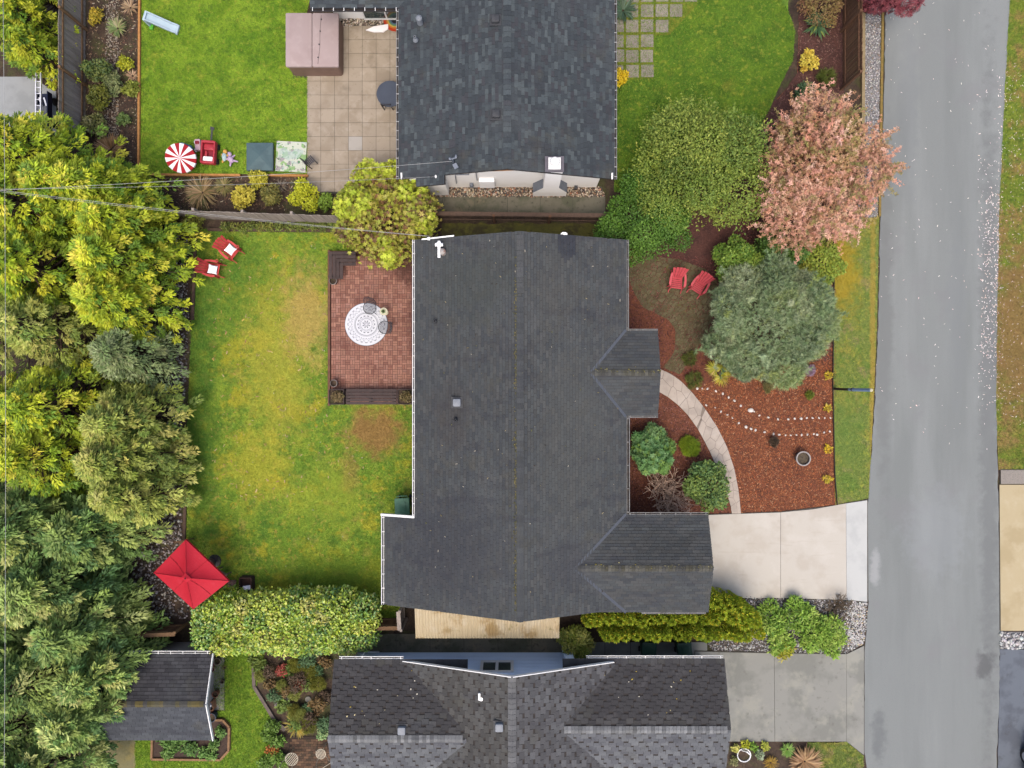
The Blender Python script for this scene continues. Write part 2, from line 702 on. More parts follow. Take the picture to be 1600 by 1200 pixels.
def grass(name, label, px, dens, mat, z=0.02, size=0.085, out=(), seed=3):
    p, g = points_in(px, dens, seed, out)
    n = len(p)
    pos = np.column_stack([p, np.full(n, z - 0.004)])
    a = g.random(n) * 2 * math.pi
    el = g.uniform(0.25, 1.15, n)
    ax = np.column_stack([np.cos(a) * np.cos(el), np.sin(a) * np.cos(el), np.sin(el)])
    nr = np.column_stack([-np.cos(a) * np.sin(el), -np.sin(a) * np.sin(el), np.cos(el)]) + g.normal(size=(n, 3)) * 0.2
    V, F = scatter(BLADE, pos, ax, nr, size * g.uniform(0.6, 1.4, n))
    o = np_mesh(name, V, F, mat, None, None, "stuff")
    return tag(o, label, "grass")


CHIP = (np.array([(-.5, -.18, 0), (.5, -.14, .02), (.46, .18, 0), (-.48, .15, .03)]), np.array([(0, 1, 2), (0, 2, 3)]))
_t = (1 + 5 ** .5) / 2
_iv = np.array([(-1, _t, 0), (1, _t, 0), (-1, -_t, 0), (1, -_t, 0), (0, -1, _t), (0, 1, _t), (0, -1, -_t), (0, 1, -_t), (_t, 0, -1), (_t, 0, 1), (-_t, 0, -1), (-_t, 0, 1)]) / 1.9
_if = np.array([(0, 11, 5), (0, 5, 1), (0, 1, 7), (0, 7, 10), (0, 10, 11), (1, 5, 9), (5, 11, 4), (11, 10, 2), (10, 7, 6), (7, 1, 8), (3, 9, 4), (3, 4, 2), (3, 2, 6), (3, 6, 8), (3, 8, 9), (4, 9, 5), (2, 4, 11), (6, 2, 10), (8, 6, 7), (9, 8, 1)])
ICO = (_iv * 0.5, _if)
SPECK = M("litter", (0.1, 0.1, 0.1), tint=True, rough=0.85)
STONE = M("pebble", (0.1, 0.1, 0.1), tint=True, rough=0.75)


def litter(name, label, cat, px, dens, cols, size, z, tm=CHIP, seed=5, out=(), mat=SPECK, tilt=0.35, k=1.0, jit=0.25, flat=1.0, pts=None, kind="stuff"):
    if pts is None:
        p, g = points_in(px, dens, seed, out)
    else:
        p, g = pts, np.random.default_rng(seed)
    n = len(p)
    sz = size * g.uniform(0.55, 1.4, n)
    pos = np.column_stack([p, z + sz * 0.12 * (tm is ICO) + g.uniform(0, 0.012, n)])
    a = g.random(n) * 2 * math.pi
    ax = np.column_stack([np.cos(a), np.sin(a), g.normal(size=n) * tilt * 0.5])
    nr = np.column_stack([g.normal(size=n) * tilt, g.normal(size=n) * tilt, np.ones(n)])
    s3 = np.column_stack([sz, sz * g.uniform(0.6, 1.0, n), sz * (0.6 if tm is ICO else 1.0) * flat])
    V, F = scatter(tm, pos, ax, nr, s3)
    T = np.repeat(pick_cols(n, cols, jit, k, g), len(tm[1]), 0)
    o = np_mesh(name, V, F, mat, T, None, kind)
    return tag(o, label, cat)


soil = M("soil", C(80, 64, 52), [(C(110, 92, 72), 2.2, 0.45, 0.65, 0.7), (C(84, 92, 44), 1.1, 0.50, 0.64, 0.65), (C(45, 36, 32), 14, 0.45, 0.7, 0.7)], bump=(40, 0.6))
sheet("ground", [(-70, -60), (70, -60), (70, 60), (-70, 60)], 0.0, soil, world=True, thick=0.5)

def CV(r, g, b):
    return C(r, g, b * .92, 1.45)


def CL(r, g, b):
    return C(r * 1.02, g * 1.02, b * 0.74, 1.6)


gA, gB, gY, gBr, gD = CL(104, 134, 52), CL(132, 152, 60), CL(172, 158, 48), CL(152, 128, 86), CL(66, 106, 44)
fine = [(CL(70, 102, 44), 8.5, 0.50, 0.64, 0.5), (CL(160, 172, 86), 10.5, 0.54, 0.68, 0.5), (CL(66, 98, 42), 3.2, 0.52, 0.66, 0.45), (CL(166, 168, 88), 4.5, 0.56, 0.68, 0.5), (CL(60, 92, 36), 22, 0.5, 0.72, 0.55), (CL(168, 178, 92), 30, 0.56, 0.75, 0.55)]
specks = [(CL(196, 166, 116), 4.2, 0.60, 0.67, 0.75, 6), (CL(190, 168, 62), 2.6, 0.58, 0.66, 0.6, 6), (CL(84, 128, 66), 1.9, 0.54, 0.64, 0.5, 6)]
lawn_back = M("back_lawn_grass", CL(112, 146, 60), [(CL(142, 164, 72), 0.7, 0.42, 0.62, 0.8), (CL(78, 124, 58), 0.9, 0.5, 0.66, 0.7), (CL(182, 172, 66), 0.8, 0.52, 0.64, 0.7), (CL(176, 154, 110), 1.3, 0.56, 0.68, 0.55)] + specks + fine,
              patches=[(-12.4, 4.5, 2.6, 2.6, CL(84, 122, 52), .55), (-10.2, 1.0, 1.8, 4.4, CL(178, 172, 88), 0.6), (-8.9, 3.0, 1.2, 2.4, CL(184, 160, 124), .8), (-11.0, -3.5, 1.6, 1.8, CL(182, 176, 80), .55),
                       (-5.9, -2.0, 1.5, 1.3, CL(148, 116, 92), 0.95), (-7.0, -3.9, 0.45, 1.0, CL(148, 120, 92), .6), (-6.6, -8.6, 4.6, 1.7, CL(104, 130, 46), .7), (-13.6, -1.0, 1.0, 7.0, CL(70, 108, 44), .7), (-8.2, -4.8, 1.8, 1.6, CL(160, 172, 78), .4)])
lawn_n = M("north_lawn_grass", CL(112, 148, 46), [(CL(140, 172, 66), 0.8, 0.42, 0.62, 0.8), (CL(84, 130, 36), 1.0, 0.5, 0.66, 0.7), (CL(168, 172, 84), 1.1, 0.6, 0.72, 0.5)] + fine)
lawn_ne = M("northeast_lawn_grass", CL(82, 118, 40), [(CL(104, 136, 46), 0.9, 0.45, 0.62, 0.7), (CL(62, 98, 32), 1.2, 0.5, 0.66, 0.7), (CL(128, 124, 66), 1.0, 0.58, 0.72, 0.5)] + fine)
verge_m = M("verge_grass", CV(122, 136, 72), [(CV(160, 148, 72), 0.8, 0.5, 0.62, 0.6), (CV(150, 132, 104), 1.4, 0.54, 0.68, 0.7), (CV(92, 130, 54), 1.0, 0.52, 0.64, 0.6)] + fine,
            patches=[(14.3, 4.9, .9, 2.2, CV(172, 148, 44), .75), (15.65, 1.0, .16, 9.0, CV(176, 146, 70), .6), (14.5, -2.2, .9, 2.6, CV(106, 132, 66), .5)])
verge_e = M("east_verge_grass", CV(122, 140, 54), [(CV(164, 132, 92), 0.9, 0.46, 0.6, 0.85), (CV(90, 126, 42), 0.7, 0.52, 0.64, 0.7)] + fine,
            patches=[(22.0, 2.0, 1.6, 5.0, CV(152, 122, 84), .85)])
lawn_s = M("south_lawn_grass", CL(116, 150, 52), [(CL(92, 128, 44), 0.9, 0.5, 0.64, 0.7), (CL(152, 164, 70), 1.2, 0.56, 0.7, 0.6)] + fine)

BACK = [(303, 358), (560, 360), (676, 380), (676, 804), (630, 804), (630, 968), (300, 968), (289, 850), (292, 700), (300, 500)]
PATIO = [(514, 393), (676, 393), (676, 632), (514, 632)]
NLAWN = [(220, -420), (484, -420), (484, 0), (457, 118), (482, 122), (482, 272), (220, 272)]
NELAWN = [(955, -420), (1215, -420), (1232, 20), (1242, 50), (1238, 95), (1215, 140), (1200, 175), (1130, 290), (960, 300)]
VERGE = [(1306, 345), (1373, 340), (1370, 500), (1364, 640), (1357, 778), (1322, 787), (1305, 790), (1302, 680), (1301, 600)]
EVERGE = [(1577, -420), (1569, 150), (1561, 300), (1557, 520), (1556, 640), (1560, 734), (2300, 734), (2300, -420)]
SLAWN = [(300, 1015), (415, 1015), (400, 1075), (430, 1128), (412, 1200), (405, 1300), (212, 1300), (212, 1140), (345, 1110)]
SFRONT = [(1262, 1160), (1324, 1160), (1348, 1180), (1352, 1300), (1240, 1300)]
sheet("back_lawn", BACK, 0.02, lawn_back, amp=0.03)
sheet("neighbour_lawn", NLAWN, 0.02, lawn_n)
sheet("northeast_lawn", NELAWN, 0.02, lawn_ne, amp=0.03)
sheet("road_verge", VERGE, 0.02, verge_m)
sheet("east_verge", EVERGE, 0.02, verge_e)
sheet("south_lawn", SLAWN, 0.02, lawn_s, amp=0.03)
sheet("front_lawn_corner", SFRONT, 0.02, verge_m, amp=0.04)
grass("back_lawn_turf", "patchy mossy grass of the back lawn between cedars and house", BACK, 2100, lawn_back, out=[PATIO], seed=11)
grass("neighbour_turf", "bright green grass of the lawn with the toys", [(x, max(y, -12)) for x, y in NLAWN], 2400, lawn_n, seed=12, size=0.085)
grass("northeast_turf", "dark green grass beside the square stepping slabs", [(x, max(y, -12)) for x, y in NELAWN], 2200, lawn_ne, seed=13, size=0.085)
grass("verge_turf", "mossy yellow and green grass strip along the near road edge", VERGE, 2400, verge_m, seed=14, size=0.06)
grass("east_verge_turf", "brown speckled grass along the far road edge", [(min(x, 1612), max(y, -12)) for x, y in EVERGE], 2000, verge_e, seed=15)
grass("south_turf", "green grass strip beside the shed", [(x, min(y, 1212)) for x, y in SLAWN], 2400, lawn_s, seed=16)
grass("corner_turf", "grass corner beside the grey driveway and road", SFRONT, 2000, verge_m, seed=17)

far_grass = M("far_grass", CL(104, 132, 56), [(CL(84, 116, 46), .3, .45, .62, .8), (CL(140, 136, 72), .5, .54, .68, .6)])
for nm, q in (("far_lawn", [(-1700, -1500), (-220, -1500), (-220, 2700), (-1700, 2700)]), ("far_lawn", [(1780, 1340), (3300, 1340), (3300, 2700), (1780, 2700)]), ("far_lawn", [(-210, -1500), (1390, -1500), (1386, -430), (-210, -430)]), ("far_lawn", [(-210, 1420), (1340, 1420), (1340, 2700), (-210, 2700)])):
    sheet(nm, q, 0.006, far_grass)
# road
asphalt = M("asphalt", C(149, 154, 152), [(C(138, 143, 141), (0.8, 0.10, 1), 0.42, 0.66, 0.6), (C(163, 168, 166), (0.5, 0.07, 1), 0.46, 0.68, 0.6), (C(118, 120, 124), 55, 0.52, 0.74, 0.55), (C(205, 205, 203), 70, 0.60, 0.76, 0.55), (C(146, 147, 148), 0.45, 0.54, 0.7, 0.5)],
            rough=0.9, bump=(120, 0.5, 0.008), spec=0.2,
            patches=[(20.7, -1.5, .5, 18, C(122, 125, 125), .55), (16.1, 3.0, .45, 9, C(132, 135, 134), .6), (20.5, -12.2, .45, .8, C(104, 106, 106), .7), (15.75, -8.0, .25, .9, C(196, 198, 198), .55), (15.9, -15.2, .4, 1.2, C(112, 116, 118), .55), (18.4, -6.5, 1.6, 2.2, C(164, 170, 172), .4), (17.2, 12.0, .5, 5.0, C(142, 147, 148), .45), (19.3, 3.2, .5, 5.0, C(142, 147, 148), .45)])
ROAD_L = [(1400, -900), (1386, -120), (1383, 0), (1381, 150), (1375, 330), (1372, 500), (1366, 640), (1359, 740), (1355, 790), (1356, 940), (1353, 985), (1350, 1020), (1350, 1110), (1349, 1170), (1354, 1200), (1352, 1330), (1350, 1900)]
ROAD_R = [(1594, -900), (1580, -120), (1577, 0), (1569, 150), (1562, 300), (1559, 420), (1557, 520), (1556, 640), (1559, 780), (1561, 880), (1562, 1000), (1560, 1100), (1557, 1180), (1556, 1330), (1554, 1900)]
sheet("road", ROAD_L + ROAD_R[::-1], 0.03, asphalt, amp=0.025, step=0.25)
DARKDRIVE = [(1561, 1014), (1760, 1014), (1760, 1330), (1556, 1330), (1558, 1180), (1561, 1090)]
sheet("asphalt_driveway", DARKDRIVE, 0.035, M("dark_asphalt", C(112, 120, 130), [(C(92, 98, 108), 0.9, 0.45, 0.6, 0.8), (C(140, 144, 148), 40, 0.58, 0.74, 0.4), (C(84, 86, 90), 2, 0.55, 0.7, 0.6)], rough=0.7, bump=(120, 0.4, 0.006)), amp=0.02)

# concrete drives and paths: joint bed + slabs
conc_w = M("warm_concrete", C(219, 213, 200), [(C(204, 195, 180), 0.8, 0.45, 0.64, 0.6), (C(228, 222, 210), 1.3, 0.5, 0.7, 0.6), (C(186, 172, 155), (0.4, 3, 1), 0.58, 0.75, 0.4), (C(176, 165, 150), 30, 0.6, 0.75, 0.3)], rough=0.88, bump=(90, 0.25, 0.005), rand=0.02)
conc_l = M("pale_concrete", C(216, 218, 214), [(C(200, 203, 200), 1.1, 0.46, 0.66, 0.7), (C(190, 188, 182), 25, 0.6, 0.75, 0.4)], rough=0.88, bump=(90, 0.25, 0.005))
conc_g = M("weathered_concrete", C(160, 160, 152), [(C(140, 141, 133), 0.7, 0.45, 0.62, 0.8), (C(174, 173, 160), 1.1, 0.52, 0.68, 0.7), (C(124, 122, 114), 4, 0.58, 0.72, 0.5), (C(188, 186, 178), 50, 0.6, 0.74, 0.4)], rough=0.9, bump=(80, 0.4, 0.006), rand=0.04)
conc_e = M("yellow_concrete", C(206, 190, 152), [(C(190, 172, 132), 0.7, 0.45, 0.64, 0.7), (C(216, 202, 168), 1.4, 0.5, 0.7, 0.6)], rough=0.88, bump=(90, 0.25, 0.005))
conc_d = M("mossy_dark_concrete", C(128, 124, 108), [(C(100, 102, 82), 1.2, 0.42, 0.62, 0.85), (C(156, 144, 120), 1.0, 0.52, 0.66, 0.6), (C(58, 54, 48), 5, 0.55, 0.7, 0.6)], rough=0.9, bump=(60, 0.5, 0.008), rand=0.06)
joint = M("joint_dirt", C(92, 88, 80), [(C(70, 66, 58), 8, 0.4, 0.7, 0.7)])


def paving(name, bed_px, slabs, mat, z, lift=0.012, bedmat=None, piece="slab", gap=0.012, mats=None):
    base = sheet(name, bed_px, z - lift, bedmat or joint)
    for i, s in enumerate(slabs):
        pts = [Vector(q) for q in PX(s)]
        c = sum(pts, Vector((0, 0))) / len(pts)
        pts = [p + (c - p).normalized() * gap for p in pts]
        MB().prism([p - c for p in pts], -0.03, lift).build(piece, (mats or {}).get(i, mat), base, loc=(c.x, c.y, z - lift))
    return base


paving("driveway", [(1100, 803), (1113, 803), (1220, 799), (1305, 789), (1322, 785), (1355, 780), (1356, 940), (1322, 940), (1165, 932), (1100, 940)],
       [[(1104, 804), (1219, 800), (1219, 934), (1104, 934)], [(1219, 800), (1270, 795), (1321, 786), (1322, 937), (1219, 934)], [(1321, 786), (1354, 781), (1354, 940), (1322, 937)]],
       conc_w, 0.06, mats={2: conc_l})
paving("grey_driveway", [(1085, 1016), (1322, 1021), (1350, 1008), (1350, 1180), (1346, 1178), (1322, 1158), (1085, 1158)],
       [[(1085, 1017), (1209, 1020), (1210, 1158), (1085, 1158)], [(1209, 1020), (1322, 1021), (1322, 1158), (1210, 1158)], [(1322, 1021), (1349, 1008), (1349, 1179), (1322, 1158)]], conc_g, 0.055)
paving("east_driveway", [(1560, 757), (2100, 757), (2100, 985), (1561, 985)], [[(1560, 757), (2098, 757), (2098, 985), (1562, 985)]], conc_e, 0.06)
paving("kerb_strip", [(1562, 733), (1740, 733), (1740, 756), (1562, 756)], [[(1562, 734), (1740, 734), (1740, 756), (1562, 756)]], M("exposed_aggregate", C(168, 160, 150), [(C(125, 118, 112), 40, 0.5, 0.65, 0.8), (C(200, 192, 182), 45, 0.58, 0.7, 0.6)], bump=(70, 0.6)), 0.065)
# side path between the main house and the upper house, and the lower side path
paving("upper_side_path", [(640, 307), (945, 307), (945, 340), (640, 340)], [[(640 + 51 * i, 307), (640 + 51 * (i + 1), 307), (640 + 51 * (i + 1), 339), (640 + 51 * i, 339)] for i in range(6)], conc_d, 0.03)
paving("lower_side_path", [(560, 990), (885, 990), (885, 1020), (560, 1020)], [[(566 + 53 * i, 990), (566 + 53 * (i + 1), 990), (566 + 53 * (i + 1), 1020), (566 + 53 * i, 1020)] for i in range(6)], conc_d, 0.03)
paving("bin_path", [(905, 1003), (1105, 1003), (1105, 1030), (905, 1030)], [[(905 + 40 * i, 1003), (945 + 40 * i, 1003), (945 + 40 * i, 1017), (905 + 40 * i, 1017)] for i in range(5)] + [[(905 + 40 * i, 1017), (945 + 40 * i, 1017), (945 + 40 * i, 1030), (905 + 40 * i, 1030)] for i in range(5)], conc_g, 0.03)
paving("shed_path", [(329, 1010), (352, 1010), (352, 1110), (329, 1110)], [[(330, 1012), (351, 1012), (351, 1040), (330, 1040)], [(330, 1040), (351, 1040), (351, 1075), (330, 1075)], [(330, 1075), (351, 1075), (351, 1109), (330, 1109)]], conc_g, 0.04)

# neighbour's slab patio (square slabs about 22 photo pixels each)
slab_m = M("patio_slab", C(186, 172, 152), [(C(168, 153, 132), 1.1, 0.45, 0.62, 0.7), (C(200, 187, 168), 2.0, 0.52, 0.68, 0.6), (C(148, 134, 114), 7, 0.58, 0.72, 0.45), (C(142, 130, 112), 0.7, 0.58, 0.7, 0.6)], rough=0.9, bump=(70, 0.3, 0.006), rand=0.06)
slab_new = M("pale_patio_slab", C(196, 190, 180), [(C(180, 174, 164), 1.5, 0.45, 0.65, 0.6)], rough=0.9)
SL = []
MATN = {}
for r in range(13):
    for q in range(-1, 8):
        x0, y0 = 480 + 21.6 * q, 41 + 21.6 * r
        if q < 0 and y0 < 100 or y0 + 21.6 > 308:
            continue
        if q == -1 and y0 > 104:
            continue
        if q == 0 and y0 > 300:
            continue
        if 545 < x0 + 10 < 567 and 212 < y0 + 10 < 236:
            MATN[len(SL)] = slab_new
        SL.append([(x0, y0), (x0 + 21.6, y0), (x0 + 21.6, y0 + 21.6), (x0, y0 + 21.6)])
paving("slab_patio", [(458, 36), (655, 36), (655, 303), (480, 303), (480, 122), (458, 122)], SL, slab_m, 0.045, gap=0.009, mats=MATN)
# stepping slabs in the moss by the upper house
moss = M("moss", C(150, 148, 52), [(C(110, 116, 40), 3, 0.45, 0.62, 0.8), (C(176, 168, 70), 6, 0.55, 0.7, 0.6)], bump=(50, 0.7))
step_m = M("stepping_slab", C(172, 162, 152), [(C(152, 142, 131), 2.0, 0.45, 0.63, 0.7), (C(188, 179, 168), 5, 0.55, 0.7, 0.5)], rough=0.9, bump=(60, 0.35, 0.006), rand=0.07)
SS = []
for r in range(-2, 5):
    yb = 8 + 23.5 * r
    for q in range(-2, 6):
        xb = 978 + 23.0 * q
        lim = {-2: 5, -1: 4, 0: 3, 1: 2, 2: 1, 3: 1, 4: 1}[r]
        if q <= lim and xb > 945:
            dx, dy = random.uniform(-.8, .8), random.uniform(-.8, .8)
            SS.append([(xb + dx, yb + dy), (xb + 19.5 + dx, yb + dy), (xb + 19.5 + dx, yb + 19.5 + dy), (xb + dx, yb + 19.5 + dy)])
paving("stepping_slabs", [(950, -45), (1100, -45), (1088, 10), (1066, 33), (1046, 55), (1022, 56), (1021, 124), (950, 126)], SS, step_m, 0.045, lift=0.015, bedmat=moss, gap=0.004)

# ---- flagstones laid along a curved strip: cells of a cracked pattern
def clip(poly, a, b, c):
    """keep a*x+b*y<=c"""
    out = []
    for i in range(len(poly)):
        p, q = poly[i], poly[(i + 1) % len(poly)]
        dp, dq = a * p[0] + b * p[1] - c, a * q[0] + b * q[1] - c
        if dp <= 0:
            out.append(p)
        if dp * dq < 0:
            t = dp / (dp - dq)
            out.append((p[0] + t * (q[0] - p[0]), p[1] + t * (q[1] - p[1])))
    return out


def resample(pts, n):
    pts = [Vector(p) for p in pts]
    d = [0]
    for i in range(1, len(pts)):
        d.append(d[-1] + (pts[i] - pts[i - 1]).length)
    out = []
    for k in range(n):
        t = d[-1] * k / (n - 1)
        i = max(j for j in range(len(d)) if d[j] <= t + 1e-9)
        i = min(i, len(pts) - 2)
        out.append(pts[i].lerp(pts[i + 1], (t - d[i]) / max(1e-9, d[i + 1] - d[i])))
    return out, d[-1]


def flagstones(base, ea, eb, cell, z, mat, single=True, gap=0.012, seed=4, name="flagstone", drop=0.0, cuts=(), bump=0.006):
    A, la = resample(PX(ea), 60)
    B, lb = resample(PX(eb), 60)
    Ls = (la + lb) / 2
    W = sum((A[i] - B[i]).length for i in range(60)) / 60
    g = random.Random(seed)
    nx, ny = max(1, round(Ls / cell)), max(1, round(W / cell))
    sites = [((i + .5 + g.uniform(-.36, .36) + (.25 if j % 2 else -.25)) * Ls / nx, (j + .5 + g.uniform(-.36, .36)) * W / ny) for i in range(nx) for j in range(ny)]
    big = MB()
    for i, s in enumerate(sites):
        if g.random() < drop:
            continue
        poly = [(0, 0), (Ls, 0), (Ls, W), (0, W)]
        for t in sites:
            dx, dy = t[0] - s[0], t[1] - s[1]
            q = dx * dx + dy * dy
            if t is s or q > (3.2 * cell) ** 2:
                continue
            l = math.sqrt(q)
            poly = clip(poly, dx, dy, (t[0] ** 2 + t[1] ** 2 - s[0] ** 2 - s[1] ** 2) / 2 - gap / 2 * l)
            if len(poly) < 3:
                break
        for cpos in cuts:
            if len(poly) >= 3:
                poly = clip(poly, 1, 0, cpos * Ls - gap) if s[0] < cpos * Ls else clip(poly, -1, 0, -(cpos * Ls + gap))
        if len(poly) < 3:
            continue
        w = []
        for (u, v) in poly:
            f = min(58.999, max(0, u / Ls * 59))
            k = int(f)
            a = A[k].lerp(A[k + 1], f - k)
            b = B[k].lerp(B[k + 1], f - k)
            w.append(a.lerp(b, v / W))
        c = sum(w, Vector((0, 0))) / len(w)
        zz = z + g.uniform(-bump, bump) * 0.5
        if single:
            MB().prism([p - c for p in w], -0.03, zz - z).build(name, mat, base, loc=(c.x, c.y, z))
        else:
            big.prism(w, z - 0.03, zz, col=tuple(np.clip(np.array(C(112, 104, 76)) * g.uniform(.8, 1.2), 0, 1)), bottom=False)
    if not single:
        big.build(name, mat, base, kind="stuff")


OUT_E = [(1029, 576), (1046, 583), (1062, 594), (1080, 612), (1100, 637), (1120, 667), (1135, 697), (1147, 733), (1154, 770), (1157, 802)]
IN_E = [(1029, 612), (1040, 618), (1052, 626), (1072, 645), (1090, 670), (1108, 704), (1124, 740), (1136, 772), (1141, 790), (1143, 802)]
stamped = M("stamped_concrete", C(205, 192, 178), [(C(184, 172, 160), 2.0, 0.45, 0.65, 0.7), (C(218, 207, 194), 1.2, 0.5, 0.68, 0.6), (C(160, 148, 138), 14, 0.58, 0.74, 0.4)], rough=0.88, bump=(60, 0.35, 0.006), rand=0.05)
path = sheet("garden_path", OUT_E + IN_E[::-1], 0.052, M("path_joint", C(150, 138, 126), [(C(126, 114, 104), 5, 0.45, 0.65, 0.7)]))
flagstones(path, OUT_E, IN_E, 0.42, 0.0585, stamped, gap=0.016, cuts=(0.36,), bump=0.004)

# mulch beds
mulch = M("mulch", C(132, 80, 54), [(C(100, 60, 44), 1.3, 0.45, 0.62, 0.6), (C(158, 94, 64), 10, 0.5, 0.68, 0.7), (C(80, 44, 34), 16, 0.52, 0.7, 0.6)], bump=(45, 0.8))
MULCH = [(975, 360), (1040, 340), (1200, 170), (1245, 120), (1250, 0), (1240, -90), (1318, -90), (1318, 345), (1306, 345), (1301, 600), (1303, 700), (1306, 789), (1220, 800), (1110, 806), (975, 810)]
sheet("mulch_bed", MULCH, 0.012, mulch)
sheet("shrub_bed", [(975, 360), (1040, 340), (1200, 170), (1245, 120), (1250, 0), (1240, -90), (1318, -90), (1318, 345), (1306, 345), (1304, 560), (1130, 590), (1060, 470), (1000, 400)], 0.016, M("dark_mulch", C(98, 62, 54), [(C(72, 46, 42), 1.4, 0.45, 0.62, 0.7), (C(124, 84, 74), 10, 0.52, 0.68, 0.6), (C(54, 38, 36), 16, 0.52, 0.7, 0.7)], bump=(45, 0.8)), amp=0.06)
litter("shrub_bed_chips", "dark brown bark litter in the bed by the upper brown fence", "mulch", [(1250, -60), (1316, -60), (1316, 345), (1130, 400), (1200, 180), (1245, 120)], 260, [(112, 78, 70, 2), (84, 58, 52, 2), (140, 104, 92, 1), (170, 140, 120, .4)], 0.07, 0.018, seed=24)
redm = [(170, 98, 60, 3), (134, 74, 46, 3), (190, 122, 78, 1.6), (94, 54, 38, 1.5), (206, 156, 118, .5)]
FRONT_BED = [(1100, 600), (1306, 540), (1303, 700), (1306, 789), (1220, 799), (1157, 803), (1150, 750), (1130, 690), (1105, 645), (1085, 618)]
litter("mulch_chips", "red brown bark chips between the curved path and the verge", "mulch", FRONT_BED, 520, redm, 0.075, 0.014, seed=21)
litter("bed_chips", "dark red bark chips under the shrubs by the house", "mulch", [(980, 400), (1130, 400), (1180, 300), (1306, 400), (1306, 540), (1100, 600), (1060, 590), (1030, 575), (980, 580)], 300, [(120, 66, 58, 2), (90, 50, 46, 2), (146, 92, 84, 1)], 0.07, 0.019, seed=22)
litter("entry_chips", "bark chips between house wall and curved path", "mulch", [(980, 600), (1030, 612), (1072, 645), (1108, 704), (1136, 772), (1141, 803), (980, 803)], 420, [(132, 80, 66, 2), (104, 58, 50, 2), (160, 112, 98, 1), (80, 46, 42, 1.5)], 0.07, 0.014, seed=23)
# mossy cobble sitting area among the shrubs
cob_a = [(982, 408), (1010, 400), (1060, 405), (1100, 420), (1120, 440), (1122, 470), (1112, 500), (1098, 530), (1078, 562), (1062, 585)]
cob_b = [(984, 440), (992, 460), (1004, 480), (1024, 490), (1045, 500), (1055, 515), (1056, 530), (1054, 548), (1046, 562), (1036, 574)]
cob = sheet("cobble_terrace", cob_a + cob_b[::-1], 0.02, M("cobble_moss", C(96, 86, 56), [(C(116, 104, 70), 2, 0.45, 0.62, 0.7), (C(72, 66, 44), 7, 0.5, 0.68, 0.8), (C(122, 118, 44), 1.2, 0.58, 0.7, 0.5)], bump=(50, 0.6)), amp=0.04)
flagstones(cob, cob_a, cob_b, 0.21, 0.03, M("cobble", (0.1, 0.1, 0.1), [(C(98, 90, 58), 3.0, 0.45, 0.62, 0.7), (C(140, 130, 100), 12, 0.55, 0.7, 0.5)], tint=True, rough=0.9, bump=(60, 0.5)), single=False, gap=0.04, seed=9, name="cobblestones", drop=0.12, bump=0.012)

# gravel, pebbles
bright = [(206, 204, 200, 3), (168, 166, 166, 2), (226, 224, 220, 1.5), (132, 132, 138, 1.2), (188, 168, 146, .8)]
warm = [(196, 176, 150, 3), (150, 124, 100, 2), (222, 208, 188, 2), (96, 84, 76, 2), (184, 128, 98, .8)]
gravel_m = M("gravel_bed", C(158, 156, 156), [(C(110, 108, 110), 30, 0.45, 0.62, 0.8), (C(200, 198, 196), 36, 0.56, 0.7, 0.7)], bump=(40, 0.9))
GR1 = [(1351, -90), (1378, -90), (1376, 100), (1374, 240), (1371, 338), (1340, 346), (1347, 100)]
sheet("gravel_strip", GR1, 0.022, gravel_m)
litter("strip_gravel", "pale grey gravel strip between brown fence and road", "gravel", GR1, 380, bright, 0.062, 0.024, ICO, 31, mat=STONE)
GR2 = [(1165, 931), (1322, 938), (1355, 942), (1352, 985), (1348, 1006), (1322, 1021), (1112, 1016), (1105, 1002), (1165, 990)]
dk_gravel = M("dark_gravel_bed", C(92, 86, 80), [(C(150, 146, 142), 30, 0.5, 0.66, 0.8), (C(60, 56, 52), 20, 0.5, 0.7, 0.7)], bump=(40, 0.9))
sheet("pebble_bed", GR2, 0.016, dk_gravel)
litter("bed_pebbles", "mixed pebbles between the two front driveways", "gravel", GR2, 330, bright + [(120, 110, 100, 3)], 0.07, 0.018, ICO, 32, mat=STONE)
litter("corner_pebbles", "white pebbles heaped at the road corner of the planted bed", "gravel", [(1322, 938), (1355, 942), (1352, 985), (1348, 1006), (1324, 1018)], 420, [(226, 224, 218, 3), (196, 194, 190, 2), (214, 196, 160, 1)], 0.075, 0.022, ICO, 33, mat=STONE)
GR3 = [(1562, 987), (1740, 987), (1740, 1013), (1562, 1013)]
sheet("rock_strip", GR3, 0.02, gravel_m)
litter("river_rock", "white river rock strip beside the yellow driveway", "gravel", GR3, 150, [(226, 224, 220, 3), (196, 194, 192, 2), (168, 164, 162, 1)], 0.15, 0.03, ICO, 34, mat=STONE, kind="stuff")
GR4 = [(655, 292), (940, 292), (945, 308), (655, 308)]
sheet("pebble_margin", GR4, 0.018, dk_gravel)
litter("margin_pebbles", "tan pebbles along the foot of the white gable wall", "gravel", GR4, 420, warm, 0.085, 0.02, ICO, 35, mat=STONE)
GR5 = [(528, 29), (603, 29), (598, 40), (530, 42)]
litter("corner_stones", "cream pebbles under the glass door beside the hot tub", "gravel", GR5, 520, [(226, 212, 190, 3), (190, 170, 146, 2), (120, 106, 94, 1.5), (240, 232, 220, 1)], 0.08, 0.035, ICO, 36, mat=STONE)
WBED = [(-60, 200), (250, 340), (300, 358), (303, 500), (293, 700), (290, 850), (300, 968), (200, 975), (-60, 1100)]
litter("cedar_bed_stones", "grey river stones along the bed under the cedars", "gravel", [(262, 360), (294, 372), (296, 520), (284, 700), (284, 860), (300, 935), (292, 966), (205, 968), (180, 900), (262, 800)], 120, [(176, 168, 162, 2), (130, 122, 116, 2), (204, 198, 192, 1), (92, 84, 78, 2)], 0.11, 0.01, ICO, 37, mat=STONE)
